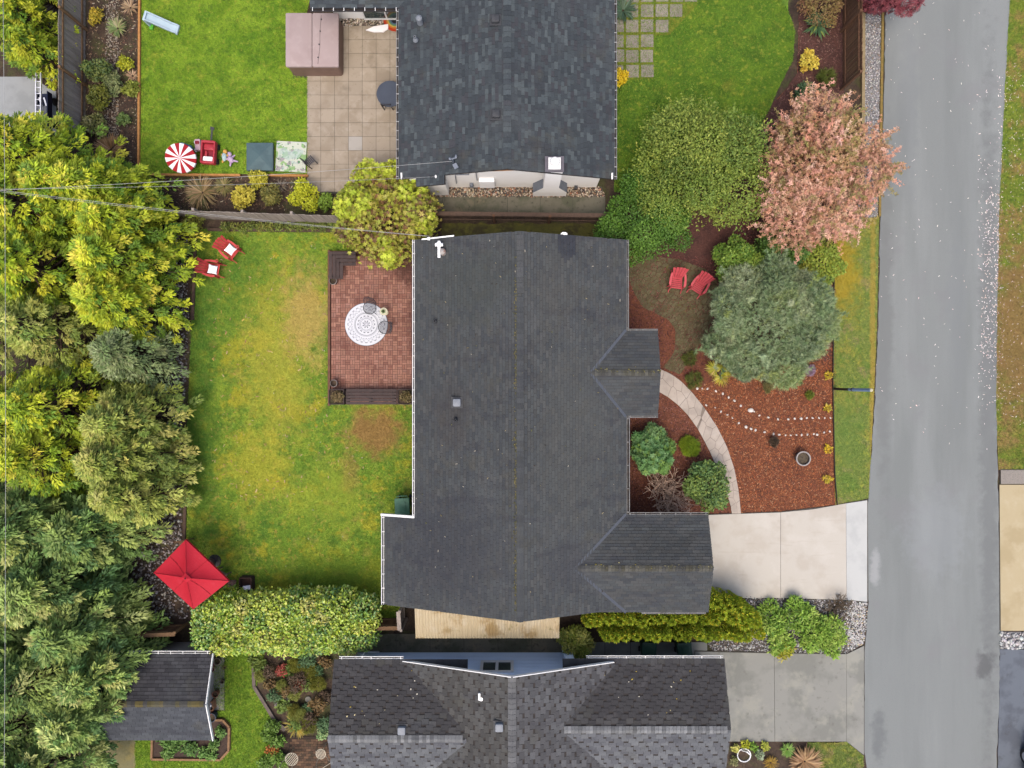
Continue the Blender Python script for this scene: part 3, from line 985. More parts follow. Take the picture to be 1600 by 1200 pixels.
litter("garden_litter", "dead leaves and bark litter in the beds round the neighbour lawn", "leaf litter", [(136, -60), (217, -60), (217, 276), (480, 276), (540, 330), (250, 328), (136, 260)], 150, [(116, 86, 70, 2), (78, 62, 54, 2), (170, 140, 110, 1), (200, 186, 160, .5)], 0.08, 0.012, CHIP, 38)
litter("pale_bed_gravel", "pale chipped stone strip in the planting bed by the grey fence", "gravel", [(166, -40), (186, -40), (186, 225), (164, 225)], 300, [(188, 176, 158, 2), (150, 138, 122, 2), (120, 108, 96, 1)], 0.06, 0.012, ICO, 39, mat=STONE)

# mossy strip beside the house, mossy pad by the shed
sheet("mossy_strip", [(690, 349), (985, 349), (985, 385), (690, 385)], 0.014, M("strip_moss", C(104, 102, 46), [(C(66, 58, 44), 1.6, 0.45, 0.62, 0.7), (C(128, 122, 52), 4, 0.52, 0.68, 0.6)], bump=(40, 0.8)), amp=0.05)
sheet("mossy_pad", [(170, 1150), (213, 1150), (213, 1300), (120, 1300)], 0.014, M("pad_moss", C(138, 132, 92), [(C(152, 138, 82), 0.9, 0.48, 0.62, 0.8), (C(116, 112, 74), 4, 0.5, 0.66, 0.6)], bump=(40, 0.6)))
# petals
_p1, _g = points_in([(1526, 250), (1560, 250), (1558, 640), (1528, 640)], 22, 41)
_p2, _ = points_in([(1376, 0), (1576, 0), (1556, 740), (1366, 640)], 1.6, 42)
_p3, _ = points_in([(1540, 300), (1560, 300), (1557, 560), (1530, 560)], 60, 43)
_p4, _ = points_in([(1556, 120), (1640, 60), (1640, 700), (1557, 640)], 34, 44)
_p4 = _p4[np.random.default_rng(2).random(len(_p4)) < 0.75]
litter("petals", "fallen pale blossom petals scattered on the road and far verge", "petals", None, 0, [(238, 226, 220, 3), (232, 206, 196, 1.5)], 0.062, 0.034, CHIP, 45, pts=np.concatenate([_p1, _p2, _p3, _p4]), tilt=0.15, k=1.45)
_p5, _ = points_in([(1557, 300), (1566, 300), (1566, 560), (1557, 600)], 140, 46)
litter("verge_litter", "tan dead blossom drifted along the far road edge", "leaf litter", None, 0, [(196, 158, 128, 2), (160, 122, 92, 2), (214, 186, 162, 1)], 0.07, 0.034, CHIP, 47, pts=_p5, tilt=0.2)
_p7, _ = points_in([(330, 400), (510, 400), (510, 640), (600, 720), (420, 800), (330, 760)], 5, 50)
litter("dead_grass_flecks", "tan dead grass flecks scattered through the back lawn", "dead grass", None, 0, [(206, 178, 134, 2), (186, 152, 104, 2), (200, 180, 90, 1.5)], 0.11, 0.062, CHIP, 51, pts=_p7, tilt=0.25, k=1.1)
_p6, _ = points_in([(320, 380), (600, 380), (600, 960), (320, 960)], 0.35, 48)
litter("lawn_petals", "scattered white petals and leaves on the back lawn", "petals", None, 0, [(220, 214, 190, 3), (190, 170, 120, 1)], 0.06, 0.06, CHIP, 49, pts=_p6, tilt=0.2)

# brick patio (basket weave)
brick_root = sheet("brick_patio", PATIO, 0.055, M("brick_joint", C(74, 44, 36), [(C(54, 36, 30), 4, 0.45, 0.65, 0.7)]), thick=0.1)
(bx0, by0), (bx1, by1) = P(518, 629)[:2], P(676, 397)[:2]
mb = MB()
gb = random.Random(3)
U = 0.205
nx, ny = int((bx1 - bx0) / U), int((by1 - by0) / U)
for i in range(nx + 1):
    for j in range(ny + 1):
        for h_ in (0, 1):
            x, y = bx0 + i * U, by0 + j * U
            c = np.array(C(*gb.choice([(172, 124, 106), (164, 116, 100), (180, 132, 112), (156, 108, 92), (176, 130, 114)]))) * gb.uniform(.85, 1.15)
            if (i + j) % 2:
                cx, cy, sx, sy = x + U / 2, y + U / 4 + h_ * U / 2, U - .012, U / 2 - .012
            else:
                cx, cy, sx, sy = x + U / 4 + h_ * U / 2, y + U / 2, U / 2 - .012, U - .012
            if cx + sx / 2 > bx1 or cy + sy / 2 > by1:
                continue
            zt = 0.068 + gb.uniform(-.002, .002)
            mb.add([(cx - sx / 2, cy - sy / 2, zt), (cx + sx / 2, cy - sy / 2, zt), (cx + sx / 2, cy + sy / 2, zt), (cx - sx / 2, cy + sy / 2, zt),
                    (cx - sx / 2, cy - sy / 2, .05), (cx + sx / 2, cy - sy / 2, .05), (cx + sx / 2, cy + sy / 2, .05), (cx - sx / 2, cy + sy / 2, .05)],
                   [(0, 1, 2, 3), (0, 4, 5, 1), (1, 5, 6, 2), (2, 6, 7, 3), (3, 7, 4, 0)], tuple(c))
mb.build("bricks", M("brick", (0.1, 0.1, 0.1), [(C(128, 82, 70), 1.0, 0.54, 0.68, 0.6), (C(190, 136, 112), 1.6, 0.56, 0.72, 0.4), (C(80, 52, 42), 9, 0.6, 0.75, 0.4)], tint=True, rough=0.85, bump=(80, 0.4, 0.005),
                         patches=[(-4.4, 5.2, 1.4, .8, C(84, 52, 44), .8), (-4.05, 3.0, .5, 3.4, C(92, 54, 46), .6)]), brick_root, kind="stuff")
# patio timber edging
pedge = M("edging_timber", C(132, 96, 72), [(C(98, 70, 54), 5, 0.45, 0.65, 0.7)], rough=0.85)
mb = MB()
mb.bar(P(514.5, 391, .08), P(514.5, 634, .08), .1, .14)
mb.build("timber", pedge, brick_root)
MB().bar(P(516.5, 394, .08), P(650, 394, .08), .1, .14).build("timber", pedge, brick_root)
# lower garden terrace of brown brick
tb = sheet("garden_terrace", [(452, 1150), (530, 1150), (530, 1300), (450, 1300)], 0.03, M("dark_brick_joint", C(64, 50, 40), [(C(50, 40, 32), 5, .45, .65, .7)]))
mb = MB()
p0, p1 = P(453, 1298), P(530, 1151)
for i in range(int((p1.x - p0.x) / .205)):
    for j in range(int((p1.y - p0.y) / .105)):
        x, y = p0.x + i * .205 + (j % 2) * .1, p0.y + j * .105
        c = np.array(C(*gb.choice([(112, 86, 66), (98, 76, 60), (124, 96, 74), (86, 70, 56)]))) * gb.uniform(.8, 1.2)
        mb.box(x + .1, y + .05, .03, .195, .095, .016 + gb.uniform(-.003, .003), col=tuple(c))
mb.build("terrace_bricks", M("brown_brick", (0.1, 0.1, 0.1), [(C(70, 62, 42), 2.2, .5, .66, .7)], tint=True, rough=0.9), tb, kind="stuff")

# ------------------------------------------------------------------ buildings
shingle_m = M("asphalt_shingle", (0.1, 0.1, 0.1), [(C(98, 102, 104), 0.45, 0.5, 0.66, 0.35), (C(92, 90, 80), 0.8, 0.56, 0.7, 0.4), (C(64, 64, 72), (0.5, 2.2, 1), 0.52, 0.68, 0.35), (C(56, 56, 60), 26, 0.52, 0.7, 0.45), (C(120, 124, 128), 34, 0.6, 0.74, 0.35)], tint=True, rough=0.93, bump=(160, 0.5, 0.004), spec=0.15,
              patches=[(-2.6, -6.3, 2.6, 2.4, C(66, 68, 76), .5), (2.3, -2.0, 1.6, 4.5, C(96, 98, 95), .4), (-1.5, 3.8, 2.0, 1.6, C(80, 86, 82), .4), (1.6, 3.6, 1.0, 2.0, C(98, 98, 94), .35), (-2.4, -1.2, 1.0, 1.6, C(78, 74, 74), .4), (6.0, -6.3, 1.8, .8, C(60, 62, 62), .4), (2.2, -7.0, 1.2, 1.2, C(70, 72, 80), .4)])
deck_m = M("roof_deck", C(70, 64, 60), [(C(50, 46, 44), 6, 0.45, 0.65, 0.6)])
white_pnt = M("white_paint", (0.52, 0.52, 0.505), [((0.43, 0.43, 0.41), 1.5, 0.5, 0.7, 0.35), ((0.5, 0.49, 0.45), 9, 0.62, 0.76, 0.3)], rough=0.55, spec=0.4)
white_wall = M("white_wall", (0.62, 0.61, 0.585), [((0.52, 0.51, 0.48), 1.2, 0.5, 0.7, 0.4), ((0.45, 0.43, 0.4), 14, 0.6, 0.75, 0.25)], rough=0.8, bump=(50, 0.2, 0.004))
blue_wall = M("blue_siding", (0.50, 0.60, 0.72), [((0.44, 0.54, 0.66), 1.1, 0.48, 0.68, 0.5)], rough=0.7)
gut_in = M("gutter_inside", C(52, 46, 44), [(C(84, 66, 48), 5, 0.5, 0.66, 0.7), (C(60, 70, 36), 8, 0.58, 0.7, 0.6)], rough=0.9)
galv = M("galvanised", C(150, 158, 170), [(C(124, 132, 144), 4, 0.45, 0.65, 0.7)], rough=0.5, metallic=0.3)
dark_metal = M("dark_metal", C(58, 58, 62), [(C(42, 42, 46), 8, 0.45, 0.65, 0.6)], rough=0.5)
glass = M("window_glass", C(70, 84, 84), [(C(96, 112, 104), 1.2, 0.45, 0.62, 0.5)], rough=0.06, spec=0.8)
vent_m = M("vent_grey", C(150, 156, 164), [(C(126, 132, 140), 7, 0.45, 0.65, 0.5)], rough=0.5)
vent_d = M("vent_black", C(74, 76, 80), [(C(56, 58, 62), 7, 0.45, 0.65, 0.5)], rough=0.6)


def V3(*a):
    return Vector(a)


def slope(root, O, ud, vd, rects, tw, ex, cols, seed, mat=shingle_m, patch=None, lift=0.011, singles=None, name="shingles", deck=True, uneven=0.0, kcol=1.0, groove=0.012, vary=0.09, stagger=0.0, gapw=0.004):
    """shingle courses of a roof plane. O eave corner, ud along the eave, vd up the slope; rects in (u0,u1,v0,v1)"""
    O, ud, vd = Vector(O), Vector(ud).normalized(), Vector(vd).normalized()
    nd = ud.cross(vd).normalized()
    if nd.z < 0:
        nd = -nd
    g = random.Random(seed)
    mb = MB()
    ro = root.location
    shared = None
    for (u0, u1, v0, v1) in rects:
        i0, i1 = math.floor(v0 / ex), math.ceil(v1 / ex)
        for i in range(i0, i1):
            va0, vb0 = max(v0, i * ex), min(v1, (i + 1) * ex - groove)
            va, vb = va0, vb0
            tab = 0
            if vb - va < 0.01:
                continue
            u = u0 - (i * 0.37 % 1.0) * tw
            while u < u1:
                w = tw * g.uniform(1 - 0.35 * (uneven > 0), 1 + 0.35 * (uneven > 0))
                a, b = max(u0, u + gapw), min(u1, u + w - gapw)
                tab += 1
                st_ = stagger * ex * (tab % 2) if i > i0 else 0.0
                va, vb = va0 + st_, min(v1, vb0 + stagger * ex * (tab % 2))
                uc = u
                u += w
                if b - a < 0.02:
                    continue
                c = np.array(C(*g.choice(cols), kcol)) * g.uniform(1 - vary, 1 + vary)
                if patch and patch(O + ud * ((a + b) / 2) + vd * va):
                    c = np.array(C(68, 72, 80)) * g.uniform(.9, 1.05)
                dv = g.uniform(0, uneven) if uneven else 0.0
                h = lift * g.uniform(0.75, 1.35)
                if singles is not None and singles["n"] > 0 and abs(b - a - (w - 2 * gapw)) < 1e-3 and not uneven and i > i0 and abs(vb - va - (ex - groove)) < 1e-3 and singles["ok"](O + ud * a + vd * va):
                    if shared is None:
                        s = MB()
                        e = vb - va
                        q = [V3(0, 0, 0) + nd * lift, ud * (w - 2 * gapw) + nd * lift, ud * (w - 2 * gapw) + vd * e, vd * e]
                        s.add(q + [nd * -.004, ud * (w - 2 * gapw) + nd * -.004], [(0, 1, 2, 3), (0, 4, 5, 1), (1, 5, 2), (0, 3, 4)])
                        shared = s.mesh("shingle", singles["mat"])
                    o = bpy.data.objects.new("shingle", shared)
                    COL.objects.link(o)
                    o.parent = root
                    o.location = O + ud * a + vd * va - ro
                    singles["n"] -= 1
                    continue
                p0 = O + ud * a + vd * (va - dv) + nd * h
                p1 = O + ud * b + vd * (va - dv) + nd * h
                p2 = O + ud * b + vd * vb
                p3 = O + ud * a + vd * vb
                p4 = O + ud * a + vd * (va - dv) - nd * 0.006
                p5 = O + ud * b + vd * (va - dv) - nd * 0.006
                mb.add([p0, p1, p2, p3, p4, p5], [(0, 1, 2, 3), (0, 4, 5, 1), (1, 5, 2), (0, 3, 4)], tuple(c))
    sh = mb.build(name, mat, root, world=True, kind="stuff")
    if deck:
        for (u0, u1, v0, v1) in rects:
            d = MB()
            q = [O + ud * (u0 + .012) + vd * (v0 + .012), O + ud * (u1 - .012) + vd * (v0 + .012), O + ud * (u1 - .012) + vd * (v1 - .004), O + ud * (u0 + .012) + vd * (v1 - .004)]
            d.add([p - nd * .012 for p in q] + [p - nd * .15 for p in q], [(0, 1, 2, 3), (7, 6, 5, 4), (0, 4, 5, 1), (1, 5, 6, 2), (2, 6, 7, 3), (3, 7, 4, 0)])
            d.build("roof_deck", deck_m, root, world=True)
    return nd


def ridge_caps(root, p0, p1, w, cols, seed, step=0.2, drop=0.32, kcol=1.0):
    p0, p1 = Vector(p0), Vector(p1)
    d = (p1 - p0).normalized()
    s = d.cross(V3(0, 0, 1)).normalized()
    g = random.Random(seed)
    mb = MB()
    n = int((p1 - p0).length / step)
    for i in range(n):
        a = p0 + d * (i * step)
        b = p0 + d * ((i + 1) * step - 0.006)
        h0, h1 = 0.034, 0.024
        c = tuple(np.array(C(*g.choice(cols), kcol)) * g.uniform(.85, 1.15))
        q = []
        for p, h in ((a, h0), (b, h1)):
            q += [p - s * w + V3(0, 0, h - drop * w), p + V3(0, 0, h + .008), p + s * w + V3(0, 0, h - drop * w)]
        mb.add(q, [(0, 1, 4, 3), (1, 2, 5, 4), (0, 2, 1)], c)
    return mb.build("ridge_caps", shingle_m, root, world=True, kind="stuff")


def gutter(root, p0, p1, out, hang=0.45, w=0.12, mat=None, hmat=None):
    """eave gutter: p0-p1 along the roof edge, out = outward unit vector"""
    p0, p1, out = Vector(p0), Vector(p1), Vector(out).normalized()
    mb = MB()
    d = (p1 - p0).normalized()
    z = V3(0, 0, 1)
    prof = [(0.012, -.012), (0.012, -.10), (w - .02, -.10), (w, -.02), (w, 0.0), (w - .022, 0.0), (w - .022, -.02), (w - .04, -.085), (.03, -.085), (.03, -.012)]
    vs = []
    for p in (p0, p1):
        vs += [p + out * a + z * b for a, b in prof]
    n = len(prof)
    fs = [tuple(range(n)), tuple(reversed(range(n, 2 * n)))] + [(i, (i + 1) % n, n + (i + 1) % n, n + i) for i in range(n)]
    mb.add(vs, fs)
    g = mb.build("gutter", mat or white_pnt, root, world=True)
    m2 = MB()
    m2.bar(p0 + out * (w / 2) - z * .055, p1 + out * (w / 2) - z * .055, w - .062, .006)
    o = m2.build("gutter_bed", gut_in, g)
    o.data.transform(Matrix.Translation(-root.location))
    L = (p1 - p0).length
    m3 = MB()
    k = max(1, int(L / hang))
    for i in range(k + 1):
        q = p0 + d * (0.1 + (L - .2) * i / k)
        m3.bar(q - out * .02 + z * .004, q + out * (w - .005) + z * .004, .024, .012)
    o = m3.build("gutter_hangers", hmat or mat or white_pnt, g, kind="stuff")
    o.data.transform(Matrix.Translation(-root.location))
    return g


def wall_poly(root, pts, thick, mat, name="wall"):
    """upright wall slab from outline points; extruded along its normal"""
    pts = [Vector(p) for p in pts]
    n = (pts[1] - pts[0]).cross(pts[2] - pts[1]).normalized() * thick
    k = len(pts)
    mb = MB()
    mb.add(pts + [p - n for p in pts], [tuple(range(k)), tuple(reversed(range(k, 2 * k)))] + [(i, k + i, k + (i + 1) % k, (i + 1) % k) for i in range(k)])
    return mb.build(name, mat, root, world=True)


def box_vent(root, px, py, z, s=0.3, mat=vent_d, h=0.16, name="roof_vent", nd=None):
    c = P(px, py, z)
    mb = MB()
    mb.rbox(c.x, c.y, z - .06, z + h, s, s, .05, 0.0, 3, .03)
    o = mb.build(name, mat, root, world=True, smooth=True)
    f = MB().box(c.x, c.y, z - .02, s + .14, s + .14, .05)
    q = f.build("flashing", vent_d, o)
    q.data.transform(Matrix.Translation(-root.location))
    return o


def pipe_vent(root, px, py, z, r=0.05, h=0.3, mat=vent_d):
    c = P(px, py, z)
    mb = MB()
    mb.lathe([(r * 2.2, -.08), (r * 1.6, .04), (r, .07), (r, h), (r * .75, h), (r * .75, h - .1)], 12, (c.x, c.y, z))
    return mb.build("vent_pipe", mat, root, world=True, smooth=True)


# ---------------- main house
H0 = thing("house", "grey shingled bungalow with two side gables in the middle", "house", (0.34, -1.6, 0))
EZ, RZ, XR, XW, XE, YN, YS = 2.6, 4.2, 0.30, -3.86, 4.55, 5.73, -8.92
mcols = [(83, 87, 89), (87, 91, 92), (79, 83, 86), (91, 93, 93), (85, 87, 87)]
wv, ev = V3(XR - XW, 0, RZ - EZ), V3(XR - XE, 0, RZ - EZ)
wl, el = wv.length, ev.length
slope(H0, (XW, YS, EZ), (0, 1, 0), wv, [(0, YN - YS, 0, wl), (0, 3.62, -1.40, 0)], 0.30, 0.125, mcols, 51)
slope(H0, (XE, YS, EZ), (0, 1, 0), ev, [(0, YN - YS, 0, el)], 0.30, 0.125, mcols, 52, kcol=1.05, patch=lambda p: 1.75 < p.x < 2.55 and p.y > 4.75 + 0.9 * abs(p.x - 2.1))
# garage gable
GY, GZ, GX, GN, GS = -7.13, 3.35, 7.80, -5.2, -9.06
slope(H0, (2.25, GN, EZ), (1, 0, 0), (0, GY - GN, GZ - EZ), [(0, GX - 2.25, 0, V3(0, GY - GN, GZ - EZ).length)], 0.30, 0.125, mcols, 53)
slope(H0, (2.25, GS, EZ), (1, 0, 0), (0, GY - GS, GZ - EZ), [(0, GX - 2.25, 0, V3(0, GY - GS, GZ - EZ).length)], 0.30, 0.125, mcols, 54)
# porch gable
PY, PZ, PXE, PN, PS = 0.44, 3.12, 5.80, 2.11, -1.26
slope(H0, (2.9, PN, EZ), (1, 0, 0), (0, PY - PN, PZ - EZ), [(0, PXE - 2.9, 0, V3(0, PY - PN, PZ - EZ).length)], 0.30, 0.125, mcols, 55)
slope(H0, (2.9, PS, EZ), (1, 0, 0), (0, PY - PS, PZ - EZ), [(0, PXE - 2.9, 0, V3(0, PY - PS, PZ - EZ).length)], 0.30, 0.125, mcols, 56)
rc = [(88, 91, 93), (85, 88, 90), (91, 94, 95)]
ridge_caps(H0, (XR, YS, RZ), (XR, 3.4, RZ), .13, rc, 61, drop=.36)
ridge_caps(H0, (XR, 3.4, RZ), (XR, YN, RZ), .13, [(100, 102, 103), (95, 97, 98), (104, 105, 105)], 60, drop=.36)
mossy = [(90, 89, 80), (98, 97, 88), (104, 103, 95), (84, 84, 81), (88, 86, 74)]
ridge_caps(H0, (2.55, GY, GZ), (GX, GY, GZ), .12, mossy, 62, step=.13)
ridge_caps(H0, (3.1, PY, PZ), (PXE, PY, PZ), .12, mossy, 63, step=.13, drop=.28)
# a line of moss along the roof's ridge
g = random.Random(5)
mb = MB()
for i in range(420):
    y = g.choice([-7.9, -6.8, -5.2, -3.1, -2.2, .4, 1.9, 3.2]) + g.gauss(0, .75)
    if not -8.7 < y < 5.2:
        continue
    x = XR - .12 - abs(g.gauss(0, .05))
    zz = RZ - .385 * abs(x - XR) + .015
    r = g.uniform(.012, .035)
    mb.blob((x, y, zz), (r, r * 1.3, r * .5), 5, 3, col=tuple(np.array(C(*g.choice([(104, 98, 58), (88, 88, 54), (120, 112, 74)])))))
for i in range(300):
    if g.random() < .6:
        x, y, zz = g.uniform(2.7, GX), GY + abs(g.gauss(0, .06)), GZ
        zz = GZ - .38 * abs(y - GY) + .02
    else:
        x, y = g.uniform(3.2, PXE), PY + abs(g.gauss(0, .06))
        zz = PZ - .31 * abs(y - PY) + .02
    r = g.uniform(.012, .035)
    mb.blob((x, y, zz), (r * 1.3, r, r * .5), 5, 3, col=tuple(np.array(C(*g.choice([(132, 122, 60), (104, 102, 52), (156, 150, 110)])))))
mb.build("ridge_moss", M("moss_bits", (.1, .1, .1), tint=True, rough=0.95), H0, world=True, kind="stuff")
mb = MB()
for i in range(150):
    x, y = g.uniform(-4.8, 4.4), g.uniform(-8.7, 5.5)
    if x < -3.8 and y > -5.4:
        continue
    zz = RZ - abs(x - XR) * (RZ - EZ) / (XR - XW if x < XR else XE - XR) + .026
    s = g.uniform(.014, .035)
    mb.box(x, y, zz, s * g.uniform(1, 3), s, .008, g.uniform(0, 3), col=C(*g.choice([(120, 112, 84), (150, 140, 112), (66, 60, 54), (104, 104, 60), (170, 164, 150)])))
mb.build("roof_debris", SPECK, H0, world=True, kind="stuff")
# valley flashings
for a, b in (((XE, GN, EZ), (2.50, GY, GZ)), ((XE, GS + .04, EZ), (2.50, GY, GZ)), ((XE, PN, EZ), (3.12, PY, PZ)), ((XE, PS, EZ), (3.12, PY, PZ))):
    a, b = V3(*a), V3(*b)
    nd = V3(.36, 0, .93)
    s = (b - a).normalized().cross(nd)
    s = s if s.x < 0 else -s
    q = [a + nd * .02, b + nd * .02, b + nd * .022 + s * .11, a + nd * .022 + s * .11]
    MB().add(q + [p - nd * .012 for p in q], [(0, 1, 2, 3), (7, 6, 5, 4), (0, 4, 5, 1), (1, 5, 6, 2), (2, 6, 7, 3), (3, 7, 4, 0)]).build(
        "valley_flashing", M("valley_metal", C(92, 98, 108), [(C(112, 118, 128), 6, 0.55, 0.7, 0.6)], rough=0.7), H0, world=True)
# walls
wall_poly(H0, [(-3.4, -8.5, 0), (4.05, -8.5, 0), (4.05, -8.5, 2.66), (.3, -8.5, 4.0), (-3.4, -8.5, 2.66)], .15, white_wall)
wall_poly(H0, [(4.05, 5.3, 0), (-3.4, 5.3, 0), (-3.4, 5.3, 2.66), (.3, 5.3, 4.0), (4.05, 5.3, 2.66)], .15, white_wall)
wall_poly(H0, [(-3.4, 5.15, 0), (-3.4, -8.35, 0), (-3.4, -8.35, 2.6), (-3.4, 5.15, 2.6)], .15, white_wall)
wall_poly(H0, [(4.05, -8.35, 0), (4.05, 5.15, 0), (4.05, 5.15, 2.6), (4.05, -8.35, 2.6)], .15, white_wall)
wall_poly(H0, [(-4.7, -5.7, 0), (-4.7, -8.4, 0), (-4.7, -8.4, 2.15), (-4.7, -5.7, 2.15)], .12, white_wall)
wall_poly(H0, [(-3.42, -5.7, 0), (-4.58, -5.7, 0), (-4.58, -5.7, 2.15), (-3.42, -5.7, 2.5)], .12, white_wall)
wall_poly(H0, [(-4.58, -8.4, 0), (-3.42, -8.4, 0), (-3.42, -8.4, 2.5), (-4.58, -8.4, 2.15)], .12, white_wall)
wall_poly(H0, [(7.4, -8.6, 0), (7.4, -5.6, 0), (7.4, -5.6, 2.62), (7.4, -7.1, 3.15), (7.4, -8.6, 2.62)], .15, white_wall)
wall_poly(H0, [(7.25, -5.6, 0), (4.07, -5.6, 0), (4.07, -5.6, 2.6), (7.25, -5.6, 2.6)], .15, white_wall)
wall_poly(H0, [(4.07, -8.6, 0), (7.25, -8.6, 0), (7.25, -8.6, 2.6), (4.07, -8.6, 2.6)], .15, white_wall)
wall_poly(H0, [(5.4, -.9, 2.35), (5.4, 1.75, 2.35), (5.4, 1.75, 2.62), (5.4, .44, 2.98), (5.4, -.9, 2.62)], .1, white_wall, "porch_gable")
for y in (-.85, 1.7):
    MB().box(5.33, y, 1.2, .14, .14, 2.36).build("porch_post", white_pnt, H0, world=True)
d = MB().box(4.08, .4, 1.03, .05, .95, 2.06).build("front_door", M("door_red", C(120, 60, 54), [(C(96, 48, 44), 5, .45, .65, .4)], rough=.4), H0, world=True)
o = MB().blob((4.13, .05, 1.0), (.03, .03, .03)).build("handle", dark_metal, d)
o.data.transform(Matrix.Translation(-H0.location))
gd = MB().box(7.42, -7.1, 1.08, .05, 2.5, 2.16).build("garage_door", white_pnt, H0, world=True)
for i in range(4):
    o = MB().box(7.45, -7.1, .28 + i * .53, .02, 2.4, .46).build("door_panel", white_pnt, gd)
    o.data.transform(Matrix.Translation(-H0.location))


def wall_window(root, c, along, w, h, panes=2, frame_mat=white_pnt, f=.06):
    """window on a wall: c centre, along 'x' or 'y'"""
    mb = MB()
    sx, sy = (w, .06) if along == 'x' else (.06, w)
    if along == 'x':
        mb.box(c[0], c[1], c[2] + h / 2, w + f, .08, f).box(c[0], c[1], c[2] - h / 2, w + f, .1, f)
        for k in range(panes + 1):
            mb.box(c[0] - w / 2 + w * k / panes, c[1], c[2], f, .075, h - f)
    else:
        mb.box(c[0], c[1], c[2] + h / 2, .08, w + f, f).box(c[0], c[1], c[2] - h / 2, .1, w + f, f)
        for k in range(panes + 1):
            mb.box(c[0], c[1] - w / 2 + w * k / panes, c[2], .075, f, h - f)
    fr = mb.build("window", frame_mat, root, world=True)
    for k in range(panes):
        m = w / panes - f
        t = -w / 2 + w * (k + .5) / panes
        q = MB().box(c[0] + (t if along == 'x' else 0), c[1] + (t if along == 'y' else 0), c[2], m if along == 'x' else .03, .03 if along == 'x' else m, h - f)
        o = q.build("pane", glass, fr)
        o.data.transform(Matrix.Translation(-root.location))
    return fr


wall_window(H0, (4.07, 3.6, 1.5), 'y', 1.6, 1.1)
wall_window(H0, (4.07, -3.0, 1.5), 'y', 1.8, 1.1)
wall_window(H0, (-3.42, -3.4, 1.5), 'y', 1.5, 1.0)
wall_window(H0, (-3.42, 2.0, 1.15), 'y', 2.0, 2.0)
dim = M("dull_gutter", C(150, 150, 148), [(C(112, 108, 100), 4, .45, .65, .7), (C(196, 194, 190), 7, .58, .7, .6)], rough=.6)
# gutters
gutter(H0, (XW, -5.3, EZ), (XW, YN, EZ), (-1, 0, 0), w=.1)
zx = EZ - 1.40 * (RZ - EZ) / wl
xx = XW - 1.40 * (XR - XW) / wl
gutter(H0, (xx, YS, zx), (xx, YS + 3.62, zx), (-1, 0, 0), hang=.55)
MB().bar((xx - .12, YS + 3.64, zx - .02), (XW, YS + 3.64, EZ - .02), .09, .12).build("rake_trim", white_pnt, H0, world=True)
gutter(H0, (XE, PN + .02, EZ), (XE, YN, EZ), (1, 0, 0), hang=.7, w=.09, mat=dim)
gutter(H0, (XE, GN + .02, EZ), (XE, PS - .02, EZ), (1, 0, 0), hang=.9, w=.13, mat=dim)
gutter(H0, (XE + .05, GN, EZ), (GX, GN, EZ), (0, 1, 0), hang=.6, w=.1, mat=dim)
gutter(H0, (XE + .05, PN, EZ), (PXE, PN, EZ), (0, 1, 0), hang=.25, w=.08, mat=dim)
gutter(H0, (XE + .05, PS, EZ), (PXE, PS, EZ), (0, -1, 0), hang=.45, w=.08, mat=dim)
gutter(H0, (XE + .6, GS, EZ), (GX - .1, GS, EZ), (0, -1, 0), hang=.6, w=.07, mat=dim)
# roof fittings
vz = lambda X: RZ - abs(X - XR) * ((RZ - EZ) / (XR - XW))
box_vent(H0, 714, 629, 3.36, .30, vent_m)
pipe_vent(H0, 712, 656, 3.34, .045, .28)
pipe_vent(H0, 680, 502, 3.0, .045, .2)
c = P(687, 390, 3.25)
wh = M("white_pvc", (0.72, 0.72, 0.7), [((.6, .6, .58), 6, .5, .7, .4)], rough=.4)
mb = MB()
mb.tube([(c.x - .02, c.y - .32, 3.3), (c.x - .02, c.y + .32, 3.3)], .06, 10)
mb.tube([(c.x - .17, c.y + .18, 3.3), (c.x + .13, c.y + .18, 3.3)], .065, 10)
mb.lathe([(.06, -.3), (.06, 0.1), (.1, .1), (.1, .16), (.02, .2)], 12, (c.x - .02, c.y + .18, 3.25))
vp = mb.build("flue_tee", wh, H0, world=True, smooth=True)
mb = MB().lathe([(.13, -.2), (.13, .06), (.10, .1), (.02, .14)], 14, (c.x + .11, c.y - .08, 3.25))
mb.build("flue_cap", M("rusty_cap", C(190, 184, 178), [(C(158, 100, 66), 7, .5, .6, .9)], rough=.6), H0, world=True, smooth=True)
q = P(881, 364, 3.45)
mb = MB().box(q.x, YN + .03, 3.5, .24, .07, .14).box(q.x, YN + .05, 3.6, .14, .05, .1)
mb.build("cable_bracket", wh, H0, world=True)
q = P(671, 370, 2.8)
MB().tube([(q.x, YN - .05, 2.6), (q.x, YN - .05, 3.0)], .03, 8).box(q.x, YN - .05, 3.02, .1, .1, .06).build("service_mast", wh, H0, world=True)
MB().bar((q.x - .3, YN - .02, 2.76), (q.x + 1.0, YN + .03, 3.2), .05, .04).build("rake_trim", wh, H0, world=True)

